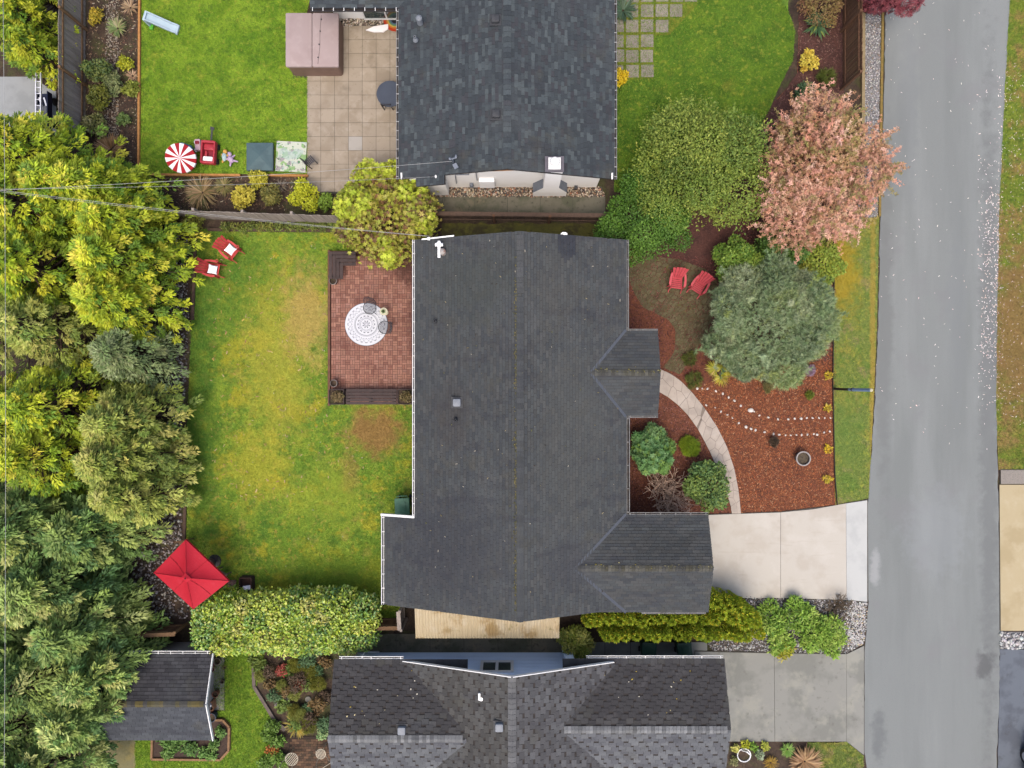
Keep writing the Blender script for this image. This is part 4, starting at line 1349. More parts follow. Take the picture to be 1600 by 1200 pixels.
# lean-to of corrugated panels on the lower side
LR = thing("corrugated_awning", "cream corrugated plastic awning along the lower side of the house", "awning", (-1.0, -9.4, 0))
x0, x1 = P(649, 985, 2.1).x, P(874, 985, 2.1).x
ya, yb = -8.75, P(700, 997, 2.0).y
mb = MB()
n = 210
vs, fs = [], []
for i in range(n + 1):
    x = x0 + (x1 - x0) * i / n
    w_ = .018 * math.sin(i * math.pi / 2.2)
    vs += [(x, ya, 2.38 + w_), (x, yb, 2.02 + w_), (x, ya, 2.372 + w_), (x, yb, 2.012 + w_)]
for i in range(n):
    a = 4 * i
    fs += [(a, a + 1, a + 5, a + 4), (a + 2, a + 6, a + 7, a + 3), (a + 1, a + 3, a + 7, a + 5)]
mb.add(vs, fs)
corr = M("aged_plastic", C(214, 196, 158), [(C(172, 142, 90), 1.1, .5, .66, .85), (C(226, 214, 186), 1.8, .5, .68, .6), (C(148, 132, 70), 2.4, .6, .72, .7), (C(120, 110, 84), (14, .5, 1), .6, .74, .4)], rough=.55)
mb.build("panel", corr, LR, world=True)
for k in range(5):
    x = x0 + .1 + (x1 - x0 - .2) * k / 4
    MB().box(x, yb + .12, .98, .09, .09, 1.96).build("post", M("grey_timber", C(120, 104, 90), [(C(92, 80, 70), 7, .45, .65, .7)], rough=.9), LR, world=True)
MB().bar((x0, yb + .12, 1.94), (x1, yb + .12, 1.94), .06, .1).build("beam", MATS["grey_timber"], LR, world=True)

# ---------------- upper (north) house
tick = M("hanger_grey", C(206, 206, 204), [(C(180, 180, 178), 6, .45, .65, .5)], rough=.6)
NH = thing("house", "slate blue shingled white house with a chimney at the top", "house", (-.22, 12.0, 0))
NRZ, NEZ, NXR, NXW, NXE, NYS, NYN = 3.92, 2.6, -.18, -4.50, 4.07, 8.14, 19.0
ncols = [(76, 83, 88), (80, 88, 93), (72, 79, 84), (90, 99, 103), (83, 91, 95), (79, 81, 86), (98, 107, 110), (77, 84, 89)]
nwv, nev = V3(NXR - NXW, 0, NRZ - NEZ), V3(NXR - NXE, 0, NRZ - NEZ)
slope(NH, (NXW, NYS, NEZ), (0, 1, 0), nwv, [(0, NYN - NYS, 0, nwv.length)], 0.26, 0.135, ncols, 71, uneven=.03, kcol=.92)
slope(NH, (NXW, NYS, NEZ), (0, 1, 0), nwv, [(-.36, 0, .75, 1.95)], 0.26, 0.135, ncols, 171, kcol=.92)
slope(NH, (NXE, NYS, NEZ), (0, 1, 0), nev, [(0, NYN - NYS, 0, nev.length)], 0.26, 0.135, ncols, 72, uneven=.03, kcol=.92)
ridge_caps(NH, (NXR, NYS, NRZ), (NXR, NYN, NRZ), .15, ncols, 73, drop=.3)
# west wing
WX = -8.02
slope(NH, (WX, 14.95, 2.6), (1, 0, 0), (0, 2.6, .8), [(0, 3.9, 0, 2.7)], 0.26, 0.135, ncols, 74, uneven=.03)
slope(NH, (WX, 20.15, 2.6), (1, 0, 0), (0, -2.6, .8), [(0, 3.9, 0, 2.7)], 0.26, 0.135, ncols, 75)
gutter(NH, (WX, 14.95, 2.6), (NXW, 14.95, 2.6), (0, -1, 0), hang=.42, w=.14, mat=dark_metal, hmat=white_pnt)
gutter(NH, (NXW, NYS, 2.6), (NXW, 14.9, 2.6), (-1, 0, 0), hang=.36, w=.1, mat=dim, hmat=tick)
gutter(NH, (NXE, NYS, 2.6), (NXE, NYN, 2.6), (1, 0, 0), hang=.38, w=.1, mat=dim, hmat=tick)
for xs in (NXW + .12, NXE - .1):
    MB().bar((xs, NYS - .01, 2.62), (xs, NYS + .22, 2.7), .06, .03).build("rake_trim", white_pnt, NH, world=True)
WY = 8.53
wall_poly(NH, [(-2.75, WY, 0), (3.65, WY, 0), (3.65, WY, 2.66), (NXR, WY, 3.72), (-2.75, WY, 2.95)], .15, white_wall)
wall_poly(NH, [(-4.1, 8.18, 0), (-2.75, 8.18, 0), (-2.75, 8.18, 2.95), (-4.1, 8.18, 2.6)], .15, white_wall)
wall_poly(NH, [(-2.73, 8.19, 0), (-2.73, 8.52, 0), (-2.73, 8.52, 2.9), (-2.73, 8.19, 2.9)], .1, white_wall)
wall_poly(NH, [(-4.1, 18.5, 0), (-4.1, 8.33, 0), (-4.1, 8.33, 2.6), (-4.1, 18.5, 2.6)], .15, white_wall)
wall_poly(NH, [(3.65, 8.7, 0), (3.65, 18.5, 0), (3.65, 18.5, 2.6), (3.65, 8.7, 2.6)], .15, white_wall)
wall_poly(NH, [(WX + .4, 15.84, 0), (-4.12, 15.84, 0), (-4.12, 15.84, 2.7), (WX + .4, 15.84, 2.7)], .15, white_wall)
wall_poly(NH, [(WX + .4, 19.6, 0), (WX + .4, 15.99, 0), (WX + .4, 15.99, 2.65), (WX + .4, 19.6, 2.65)], .15, white_wall)
wall_window(NH, (-5.4, 15.80, 1.08), 'x', 1.9, 1.9)
MB().box(-7.0, 15.81, 1.02, 1.1, .04, .03).build("towel_rail", dark_metal, NH, world=True)
cedar_trim = M("cedar_trim", C(206, 150, 96), [(C(176, 120, 74), 6, .45, .65, .6)], rough=.7)
MB().bar((NXR - .9, WY - .36, 3.56), (NXR + .3, WY - .36, 3.72), .03, .10).bar((NXR + .31, WY - .36, 3.72), (NXR + 1.3, WY - .36, 3.42), .03, .10).build("rake_board", cedar_trim, NH, world=True)
# chimney
CHX0, CHX1 = 1.30, 1.95
ch = MB()
ch.prism([(.90, 8.14), (2.33, 8.14), (2.33, 8.52), (.90, 8.52)], 0, .62)
ch.add([(.90, 8.14, .62), (2.33, 8.14, .62), (2.33, 8.52, .62), (.90, 8.52, .62), (CHX0, 8.16, 1.25), (CHX1, 8.16, 1.25), (CHX1, 8.52, 1.25), (CHX0, 8.52, 1.25)],
       [(0, 1, 5, 4), (1, 2, 6, 5), (2, 3, 7, 6), (3, 0, 4, 7), (4, 5, 6, 7)])
ch.prism([(CHX0, 8.16), (CHX1, 8.16), (CHX1, 8.68), (CHX0, 8.68)], 1.25, 3.55)
chim = ch.build("chimney", white_wall, NH, world=True)
for nm, q, mt in (("shoulder_flashing", [((.89, 8.13, .64), (CHX0 - .01, 8.15, 1.28), (CHX0 - .01, 8.53, 1.28), (.89, 8.53, .64))], galv), ("shoulder_flashing", [((CHX1 + .01, 8.15, 1.28), (2.34, 8.13, .64), (2.34, 8.53, .64), (CHX1 + .01, 8.53, 1.28))], galv)):
    v = [Vector(x) for x in q[0]]
    o = MB().add(v + [x + V3(0, 0, .02) for x in v], [(3, 2, 1, 0), (4, 5, 6, 7), (0, 1, 5, 4), (1, 2, 6, 5), (2, 3, 7, 6), (3, 0, 4, 7)]).build(nm, mt, chim)
    o.data.transform(Matrix.Translation(-NH.location))
o = MB().prism([(CHX0 - .04, 8.12), (CHX1 + .04, 8.12), (CHX1 + .04, 8.72), (CHX0 - .04, 8.72)], 3.55, 3.62).build("chimney_crown", M("crown_grey", C(120, 116, 124), [(C(98, 94, 100), 6, .45, .65, .6)]), chim)
o.data.transform(Matrix.Translation(-NH.location))
o = MB().prism([(CHX0 + .09, 8.2), (CHX1 - .09, 8.2), (CHX1 - .09, 8.64), (CHX0 + .09, 8.64)], 3.62, 3.72).lathe([(.13, 0), (.13, .12), (.18, .13), (.16, .2), (.03, .25)], 16, (1.63, 8.44, 3.72)).build("chimney_cap", white_pnt, chim)
o.data.transform(Matrix.Translation(-NH.location))
# fittings on the roof
box_vent(NH, 774, 31, 3.86, .3, vent_d)
box_vent(NH, 775, 179, 3.86, .3, vent_d)
pipe_vent(NH, 649, 61, 3.1, .05, .2, vent_m)
c = P(656, 34, 3.1)
MB().lathe([(.12, -.1), (.1, .12), (.12, .14), (.12, .3), (.05, .36)], 14, (c.x, c.y, 3.1)).build("exhaust_hood", vent_m, NH, world=True, smooth=True)
c = P(710, 255, 3.4)
mb = MB().tube([(c.x - .05, c.y + .05, 3.15), (c.x - .05, c.y + .05, 3.75)], .03, 8)
mb.tube([(c.x - .13, c.y + .05, 3.72), (c.x + .1, c.y + .12, 3.7)], .035, 8)
mb.box(c.x + .05, c.y - .15, 3.5, .16, .2, .1, .5).blob((c.x - .14, c.y + .06, 3.74), (.06, .06, .06)).blob((c.x + .08, c.y + .16, 3.7), (.05, .08, .05))
mb.build("service_mast", galv, NH, world=True, smooth=True)
c = P(681, 276, 3.1)
MB().blob((c.x, c.y, 3.12), (.045, .07, .045)).build("wire_anchor", white_pnt, NH, world=True)
# meters and pipes on the gable wall
mb = MB()
mb.tube([(-2.3, WY - .04, 2.0), (-1.75, WY - .04, 2.0), (-1.75, WY - .04, 2.35), (-1.45, WY - .04, 2.35), (-1.45, WY - .04, 1.2)], .02, 6)
mb.tube([(-2.3, WY - .05, 2.0), (-2.35, WY - .05, .8)], .02, 6)
mb.build("conduit", galv, NH, world=True)
MB().box(-1.05, WY - .09, 1.0, .62, .17, .9).build("meter_cabinet", M("cabinet_white", (.66, .66, .66), [((.5, .5, .5), 5, .5, .7, .4)], rough=.4), NH, world=True)
MB().lathe([(.07, -.06), (.08, 0), (.05, .05)], 12, (-1.72, WY - .12, .75)).box(-1.72, WY - .08, .6, .15, .14, .3).build("gas_meter", galv, NH, world=True)
MB().box(2.75, WY - .08, .25, .14, .14, .2).build("wall_tap_box", vent_d, NH, world=True)

# ---------------- lower (south) house
SH = thing("house", "blue sided house with large grey interlocking shingles at the bottom", "house", (0, -15.0, 0))
SEZ, SRZ, SX = 2.6, 4.12, 4.32
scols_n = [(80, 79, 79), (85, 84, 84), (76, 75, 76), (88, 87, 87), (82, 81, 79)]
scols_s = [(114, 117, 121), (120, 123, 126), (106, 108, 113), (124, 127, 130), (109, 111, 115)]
slot = M("single_shingle", C(77, 76, 77), [(C(70, 68, 70), 0.9, .45, .62, .5), (C(100, 98, 98), 1.4, .52, .68, .5), (C(60, 58, 60), 28, .55, .72, .5)], rough=.93, rand=.07, bump=(160, .5, .004), spec=.15)
slot2 = M("single_shingle_pale", C(136, 138, 144), [(C(110, 112, 120), 0.9, .45, .62, .5), (C(154, 158, 162), 1.4, .52, .68, .5)], rough=.93, rand=.14, bump=(160, .5, .004), spec=.15)
lim = {"n": 140, "mat": slot, "ok": lambda p: -7.6 < p.x < -2.4 and p.y < -11.1}
rim = {"n": 150, "mat": slot, "ok": lambda p: 3.0 < p.x < 8.2 and p.y < -11.1}
TW, EX = .29, .215
YA = -11.02
# middle gable (ridge runs away from the camera's centre)
swv = V3(SX, 0, SRZ - SEZ)
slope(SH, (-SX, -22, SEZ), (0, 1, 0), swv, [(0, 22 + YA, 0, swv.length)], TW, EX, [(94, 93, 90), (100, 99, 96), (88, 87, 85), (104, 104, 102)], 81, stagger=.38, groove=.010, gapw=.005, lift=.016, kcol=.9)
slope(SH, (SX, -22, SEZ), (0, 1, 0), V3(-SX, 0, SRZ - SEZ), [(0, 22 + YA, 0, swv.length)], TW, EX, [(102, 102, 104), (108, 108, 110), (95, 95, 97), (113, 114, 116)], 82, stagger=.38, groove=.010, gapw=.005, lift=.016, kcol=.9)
ridge_caps(SH, (0, YA, SRZ), (0, -22, SRZ), .15, [(122, 123, 124), (130, 131, 132), (114, 115, 116)], 83, drop=.34)
# left wing
LYE, LYR, LZR = -10.93, -13.62, 3.56
LXW = P(522, 1030, 2.6).x
lv = V3(0, LYR - LYE, LZR - SEZ)
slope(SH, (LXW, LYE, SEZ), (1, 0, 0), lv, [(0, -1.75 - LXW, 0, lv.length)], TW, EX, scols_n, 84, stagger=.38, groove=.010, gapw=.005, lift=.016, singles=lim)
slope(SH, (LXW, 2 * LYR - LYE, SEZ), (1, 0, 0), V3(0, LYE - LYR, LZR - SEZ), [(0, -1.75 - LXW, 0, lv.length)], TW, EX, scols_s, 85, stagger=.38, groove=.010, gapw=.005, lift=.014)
ridge_caps(SH, (LXW, LYR, LZR), (-1.75, LYR, LZR), .14, [(140, 142, 143), (122, 124, 125), (150, 152, 153)], 86, step=.14, drop=.3)
# right wing
RYE, RYR, RZR = -10.9, -13.32, 3.46
RXE = P(1132, 1027, 2.6).x
rv = V3(0, RYR - RYE, RZR - SEZ)
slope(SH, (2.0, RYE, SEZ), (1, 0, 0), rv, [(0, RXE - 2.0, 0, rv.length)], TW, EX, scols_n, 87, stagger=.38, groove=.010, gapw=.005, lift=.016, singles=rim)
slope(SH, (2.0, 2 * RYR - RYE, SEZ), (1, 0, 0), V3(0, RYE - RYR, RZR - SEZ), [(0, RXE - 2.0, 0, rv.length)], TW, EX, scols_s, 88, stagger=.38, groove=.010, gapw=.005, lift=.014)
ridge_caps(SH, (2.0, RYR, RZR), (RXE, RYR, RZR), .14, [(140, 142, 143), (122, 124, 125), (150, 152, 153)], 89, step=.14, drop=.3)
gutter(SH, (LXW + .2, LYE, SEZ), (-SX, LYE, SEZ), (0, 1, 0), hang=1.0, w=.11)
gutter(SH, (2.95, RYE, SEZ), (RXE - .05, RYE, SEZ), (0, 1, 0), hang=.7, w=.11)
MB().bar((-SX, YA + .02, SEZ - .03), (-.01, YA + .02, SRZ - .03), .03, .15).bar((.01, YA + .02, SRZ - .03), (SX - .3, YA + .02, SEZ + .07), .03, .15).build("rake_trim", white_pnt, SH, world=True)
sy = -11.64
wall_poly(SH, [(2.28, sy, 0), (-6.55, sy, 0), (-6.55, sy, 2.62), (-4.1, sy, 2.62), (0, sy, 3.95), (2.28, sy, 3.2)], .15, blue_wall)
for k in range(17):
    MB().box((2.28 - 6.55) / 2, sy + .006, .12 + k * .15, 8.8, .02, .012).build("siding_lap", blue_wall, SH, world=True)
wall_poly(SH, [(8.05, sy - .15, 0), (2.3, sy - .15, 0), (2.3, sy - .15, 2.6), (8.05, sy - .15, 2.6)], .15, blue_wall)
wall_poly(SH, [(-6.7, sy, 0), (-6.7, -17, 0), (-6.7, -17, 2.6), (-6.7, -13.6, 3.3), (-6.7, sy, 2.6)], .15, blue_wall)
wall_poly(SH, [(8.2, -15.5, 0), (8.2, sy - .15, 0), (8.2, sy - .15, 2.6), (8.2, -13.3, 3.2), (8.2, -15.5, 2.6)], .15, blue_wall)
wall_window(SH, (-.62, sy + .03, 1.65), 'x', 1.25, 1.0, f=.12)
MB().box(2.35, sy + .25, 1.0, .35, .4, 2.0).build("side_porch", blue_wall, SH, world=True)
box_vent(SH, 628, 1140, 3.4, .3, vent_m)
box_vent(SH, 780, 1135, 4.0, .3, vent_m)
c = P(749, 1088, 3.7)
MB().tube([(c.x, c.y - .12, 3.75), (c.x, c.y + .14, 3.75)], .045, 8).lathe([(.05, -.2), (.05, .12), (.07, .14)], 10, (c.x + .07, c.y - .1, 3.6)).build("vent_pipe", wh, SH, world=True, smooth=True)
for px, py in ((570, 1017), (1005, 1025)):
    pass
MB().tube([P(566, 1027, 2.55), P(570, 1019, 1.6), (P(566, 1027, 2.5).x + .2, sy + .05, 0.1)], .035, 8).build("downpipe", white_pnt, SH, world=True)
# fallen leaves on that roof
g = random.Random(8)
mb = MB()
for i in range(30):
    x = g.choice([g.uniform(-6.5, -3), g.uniform(3.6, 8)])
    y = g.uniform(-13.2, -11.3)
    ye, yr, zr = (LYE, LYR, LZR) if x < 0 else (RYE, RYR, RZR)
    z = SEZ + (zr - SEZ) * (y - ye) / (yr - ye) + .025
    s = g.uniform(.02, .045)
    mb.box(x, y, z, s * 1.5, s, .008, g.uniform(0, 3), col=C(*g.choice([(210, 196, 150), (196, 170, 60), (220, 214, 196)])))
mb.build("fallen_leaves", SPECK, SH, world=True, kind="stuff")

# ---------------- garden shed
SD = thing("garden_shed", "small dark shingled shed half under the conifers", "shed", (-14.3, -12.7, 0))
sx0, sx1 = P(163, 1155, 2.0).x, P(332, 1155, 2.0).x
SDY, SDZ = -12.7, 2.65
for sg, sd in ((1, 91), (-1, 92)):
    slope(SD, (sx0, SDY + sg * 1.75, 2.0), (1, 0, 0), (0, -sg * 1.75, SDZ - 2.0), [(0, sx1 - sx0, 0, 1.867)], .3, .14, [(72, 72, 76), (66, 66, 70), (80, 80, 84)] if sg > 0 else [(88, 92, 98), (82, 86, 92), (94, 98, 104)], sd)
ridge_caps(SD, (sx0, SDY, SDZ), (sx1, SDY, SDZ), .12, [(100, 94, 66), (84, 84, 80), (110, 100, 62), (78, 78, 78)], 93, step=.16)
gutter(SD, (sx0 + .1, SDY + 1.75, 2.0), (sx1 - .1, SDY + 1.75, 2.0), (0, 1, 0), hang=.5, w=.12)
MB().bar((sx1 + .02, SDY + 1.76, 1.97), (sx1 + .02, SDY, SDZ - .03), .035, .12).bar((sx1 + .02, SDY - .01, SDZ - .03), (sx1 + .02, SDY - 1.76, 1.97), .035, .12).build("rake_trim", white_pnt, SD, world=True)
shedw = M("shed_paint", C(196, 190, 186), [(C(170, 164, 160), 2, .45, .65, .5)], rough=.7)
wall_poly(SD, [(sx1 - .78, SDY - 1.5, 0), (sx1 - .78, SDY + 1.5, 0), (sx1 - .78, SDY + 1.5, 2.05), (sx1 - .78, SDY, 2.55), (sx1 - .78, SDY - 1.5, 2.05)], .1, shedw)
wall_poly(SD, [(sx0 + .3, SDY + 1.5, 0), (sx0 + .3, SDY - 1.5, 0), (sx0 + .3, SDY - 1.5, 2.05), (sx0 + .3, SDY, 2.55), (sx0 + .3, SDY + 1.5, 2.05)], .1, shedw)
wall_poly(SD, [(sx1 - .89, SDY + 1.5, 0), (sx0 + .31, SDY + 1.5, 0), (sx0 + .31, SDY + 1.5, 2.05), (sx1 - .89, SDY + 1.5, 2.05)], .1, shedw)
wall_poly(SD, [(sx0 + .31, SDY - 1.5, 0), (sx1 - .89, SDY - 1.5, 0), (sx1 - .89, SDY - 1.5, 2.05), (sx0 + .31, SDY - 1.5, 2.05)], .1, shedw)
MB().box(sx1 - .75, SDY + .75, .95, .04, .8, 1.9).build("shed_door", M("red_door", C(150, 58, 84), [(C(126, 46, 68), 4, .45, .65, .5)], rough=.5), SD, world=True)

# ------------------------------------------------------------------ trees, shrubs and plants
SPRIG = tmpl_leaf(0.16, 0.03)


def conifer(label, px, py, h, r, cols, frond=FROND, size=0.5, n=120, clump=7, group=None, bright=1.5, low=0.12, droop=0.15, name="cedar_tree", power=0.6, top=0.0, width=0.42, leaf=0.17):
    """tall conifer: > trunk, crown of fanned sprays hung on whorled boughs"""
    SEED[0] += 1
    g = np.random.default_rng(SEED[0])
    b = P(px, py)
    root = thing(name, label, "tree", (b.x, b.y, 0), group=group)
    t = g.random(n) ** 1.1 * (1 - low) + low
    a = np.arange(n) * 2.39996 + g.normal(size=n) * 0.35
    R = r * np.clip(1 - t * (1 - top), .02, 1) ** power * g.uniform(0.7, 1.15, n) * (1 + 0.16 * np.sin(3 * a + SEED[0]) * (1 - t))
    base = np.column_stack([np.cos(a) * R, np.sin(a) * R, t * h])
    out = unit(np.column_stack([np.cos(a), np.sin(a), 0.45 * t - droop + g.normal(size=n) * .15]) + g.normal(size=(n, 3)) * np.array([.3, .3, 0]))
    side = unit(np.cross(out, [0, 0, 1.0]))
    m = clump
    Lb = size * g.uniform(.75, 1.3, n)
    s = np.sqrt(g.random(n * m))                       # leaflets crowd towards the tip of each plume
    A, S_, B_, L_ = [np.repeat(q, m, 0) for q in (out, side, base, Lb)]
    wmax = L_ * width
    tt = np.clip(g.normal(size=n * m) * .55, -1, 1)
    wl = wmax * (1.05 - .8 * s)
    p = B_ + A * ((s - .75) * L_)[:, None] + S_ * (tt * wl)[:, None]
    p[:, 2] += L_ * (.16 * (1 - tt * tt) - .22 * s * s) + g.normal(size=n * m) * .03
    ax = unit(A + S_ * (np.sign(tt) * (.35 + .5 * g.random(n * m)))[:, None] + g.normal(size=p.shape) * .28)
    nr = unit(np.array([0, 0, 1.0]) + S_ * (tt * .7)[:, None] + A * .25 + g.normal(size=p.shape) * .35)
    cb = np.repeat(pick_cols(n, cols, .16, bright, g), m, 0)
    cc = cb * (1 + g.uniform(-.28, .28, (n * m, 1)))
    sz = leaf * g.uniform(.6, 1.35, n * m)
    V, F = scatter(SPRIG, p, ax, nr, sz)
    np_mesh("crown", V, F, LEAFMAT, np.repeat(np.clip(cc, .003, .8), len(SPRIG[1]), 0), root)
    mb = MB()
    r0 = .03 * h
    mb.tube([(0, 0, -.05), (0.02, 0, h * .5), (0, 0, h * .97)], [r0, r0 * .65, r0 * .15], 8)
    for i in range(0, n, 2):
        e = Vector(base[i]) * 1.0
        mb.tube([(0, 0, max(.2, e.z - .25)), ((e.x) * .5, e.y * .5, e.z - .05), (e.x * .92, e.y * .92, e.z)], [r0 * .3, r0 * .2, r0 * .06], 4, cap=False)
    mb.build("trunk", BARK, root, smooth=True)
    return root


ORD = ["first", "second", "third", "fourth", "fifth", "sixth", "seventh", "eighth", "ninth", "tenth", "eleventh", "twelfth", "thirteenth", "fourteenth", "fifteenth", "sixteenth", "seventeenth", "eighteenth", "nineteenth", "twentieth", "twenty first"]
YEL = [(192, 200, 52, 3), (166, 184, 46, 3), (138, 164, 44, 2), (210, 206, 72, 1), (110, 144, 48, 1.4)]
OLV = [(168, 176, 84, 3), (146, 160, 70, 3), (186, 186, 100, 1.5), (122, 144, 66, 2)]
BLU = [(140, 164, 86, 3), (118, 148, 78, 3), (164, 182, 96, 2), (184, 192, 114, .8), (96, 130, 74, 1.4)]
GRY = [(146, 158, 108, 3), (128, 146, 94, 2), (116, 136, 84, 2)]
for i, (x, y, h, r) in enumerate([(200, 334, 5.6, 1.9), (226, 376, 5.0, 1.9), (226, 428, 5.4, 2.0), (222, 482, 5.2, 1.8), (120, 285, 6.2, 2.2), (130, 360, 6.4, 2.2), (128, 440, 6.2, 2.2), (66, 330, 6.6, 2.0), (60, 420, 6.4, 2.0), (170, 335, 6.0, 2.0)]):
    lb = "yellow green cedar, %s in the lawn side row counting from the grey board fence" % ORD[i] if i < 4 else "yellow green cedar, %s of those standing behind the lawn side row" % ORD[i - 4]
    conifer(lb, x + 19, y, h, r * 1.04, YEL, None, .58, 270, 54, "yellow green cedars of the screen", bright=1.75)
for i, (x, y, h, r, c) in enumerate([(244, 556, 4.2, 1.6, GRY), (150, 520, 5.6, 2.0, OLV), (80, 520, 6.0, 2.0, OLV)]):
    conifer(["slim grey green cypress in the gap behind the cedar screen", "olive cedar between the yellow cedars and the grey cypress", "olive cedar at the picture's edge beside the grey cypress"][i], x, y, h, r, c, None, .8 if i == 0 else .62, 170, 50, bright=1.7)
for i, (x, y, h, r) in enumerate([(226, 655, 4.8, 1.8), (222, 705, 5.0, 1.9), (232, 755, 4.6, 1.7), (140, 630, 5.8, 2.1), (130, 700, 5.8, 2.0), (60, 650, 6.2, 2.0)]):
    lb = "olive green cedar, %s in the lawn side row below the grey cypress" % ORD[i] if i < 3 else "yellowish cedar, %s behind the olive cedars of the lawn side row" % ORD[i - 3]
    conifer(lb, x + 20, y, h, r * 1.04, OLV if i < 3 else YEL, None, .6, 240, 54, "olive cedars of the screen", bright=1.75)
for i, (x, y, h, r) in enumerate(sorted([(190, 810, 4.6, 1.9), (120, 800, 6.0, 2.2), (150, 880, 5.6, 2.2), (185, 945, 5.0, 2.0), (90, 900, 6.6, 2.3), (215, 1005, 4.8, 1.9), (140, 1000, 6.2, 2.3), (195, 1062, 5.0, 1.7), (110, 1075, 6.4, 2.2), (60, 1000, 7.0, 2.2), (150, 1130, 5.8, 2.0), (40, 800, 6.6, 2.0)], key=lambda t: t[1])):
    conifer("feathery blue green cypress, %s counting from the olive cedars towards the shed" % ORD[i], x, y, h, r, BLU, None, 1.15, 150, 90, "blue green cypresses of the screen", droop=.12, bright=1.75, width=.3, leaf=.2)
for i, (x, y) in enumerate([(100, 20), (98, 70), (104, 112), (70, 45), (66, 95)]):
    conifer("clipped yellow green cypress behind the tall grey fence, %s of five" % ORD[i], x, y, 3.6, .95, YEL, None, .5, 90, 46, "cypress hedge behind the grey fence", name="cypress")

# laurel hedge by the red parasol: one clipped block
LL = []
g = np.random.default_rng(4)
for i in range(11):
    for j in range(3):
        x = -12.5 + i * .625 + g.normal() * .05
        y = -9.15 - j * .72 + g.normal() * .05 - (0.18 if i in (0, 10) and j == 0 else 0) + (.18 if i in (0, 10) and j == 2 else 0)
        LL.append((np.array([x, y, 1.22 + g.normal() * .03]), np.array([.62, .58, .98 + g.normal() * .04])))
for i in range(26):
    LL.append((np.array([g.uniform(-12.5, -6.3), g.uniform(-10.5, -9.1), 1.95 + g.normal() * .05]), np.array([.42, .38, .3])))
plant("laurel_hedge", "clipped glossy laurel hedge block below the red parasol", "hedge", 437, 970, 135, 2.3, [(158, 184, 58, 3), (188, 198, 74, 3), (100, 140, 72, 3), (140, 170, 50, 2), (212, 198, 112, 1.1), (80, 118, 56, 1.2)], LEAF, .135, n=15500, lumps=LL, gloss=True, ry=45, depth=.22, flat=.6, bright=1.75)

# rhododendron overhanging the patio
plant("rhododendron", "round yellow green rhododendron overhanging the brick patio", "shrub", 606, 340, 86, 2.6, [(190, 200, 64, 4), (164, 182, 56, 3), (206, 204, 100, 1.5), (128, 92, 60, 2), (96, 72, 50, 1.4)], ROSETTE, .12, n=4600, k=20, lr=.28, core=.86, depth=.4, bright=1.7, zc=.5, stray=.2)
# shrub group in the upper front yard
plant("evergreen_tree", "large olive green bushy evergreen left of the salmon shrub", "tree", 1098, 264, 99, 3.6, [(132, 150, 60, 3), (112, 134, 52, 3), (90, 116, 44, 2), (158, 166, 70, 1.2)], LEAF, .10, n=20000, k=18, lr=.46, depth=.45, bright=1.7, core=.6, stray=.2, jit=.16, wisps=260)
plant("boxwood", "dense green rounded shrub at the house's upper corner", "shrub", 1006, 349, 77, 2.3, [(92, 130, 42, 3), (74, 112, 36, 3), (112, 150, 54, 1.5), (60, 94, 32, 1.5)], LEAF, .10, n=12000, k=14, lr=.38, depth=.35, bright=1.6, core=.74)
plant("pieris", "large salmon pink leaved shrub spreading over the road edge", "tree", 1277, 274, 104, 3.8, [(214, 162, 138, 4), (200, 146, 118, 3), (226, 182, 162, 1.6), (178, 136, 102, 2.6), (140, 130, 80, 2.4), (160, 146, 88, 2.2)], tmpl_rosette(4, .2, .6), .105, n=8600, k=20, lr=.42, depth=.5, bright=1.75, core=.55, stray=.2, wisps=520)
plant("pine", "wide grey green mounding pine by the mulch bed", "tree", 1206, 503, 101, 3.0, [(148, 162, 124, 3), (126, 146, 104, 3), (170, 182, 142, 2), (104, 126, 88, 2), (148, 160, 96, 1)], tmpl_tuft(14, .05, 3, 1.1), .21, n=8200, k=30, lr=.3, depth=.35, bright=2.0, core=.82, stray=.1, wisps=60)
plant("green_shrub", "yellow green shrub between the pine and the seating nook", "shrub", 1152, 408, 38, 1.9, [(124, 156, 58, 3), (92, 130, 48, 2), (152, 172, 70, 1.5)], LEAF, .11, n=3600, k=8)
plant("green_shrub", "light green shrub under the salmon shrub at the verge", "shrub", 1282, 405, 38, 1.5, [(150, 170, 66, 3), (116, 146, 54, 2), (176, 176, 70, 1.5)], LEAF, .11, n=3400, k=8)
plant("green_shrub", "dark green shrub wedged between pine and salmon shrub", "shrub", 1215, 392, 45, 1.8, [(84, 124, 52, 3), (104, 140, 58, 2), (66, 100, 46, 2)], LEAF, .11, n=3800, k=8)
plant("green_shrub", "round blue green rhododendron tight against the house gutter", "shrub", 1018, 703, 38, 1.5, [(112, 156, 96, 3), (90, 134, 76, 3), (138, 176, 112, 1.5), (130, 160, 60, 1)], ROSETTE, .15, n=900, k=8, depth=.3, bright=1.5)
plant("heather", "small bright green mossy mound beside the curved path", "shrub", 1079, 698, 18, .5, [(146, 168, 40, 3), (120, 148, 36, 2)], tmpl_tuft(10, .05, 5), .13, n=900, k=6)
plant("green_shrub", "dark green leafy shrub where path meets the garage", "shrub", 1108, 761, 38, 1.7, [(112, 142, 74, 3), (88, 120, 66, 3), (146, 164, 72, 1.5)], LEAF, .13, n=3000, k=8, depth=.3)
plant("lavender", "tiny pale purple plant at the pine's lower edge", "plant", 1266, 580, 9, .35, [(178, 152, 176, 2), (150, 140, 130, 1)], TUFT, .12, n=130, k=3, trunk=False)
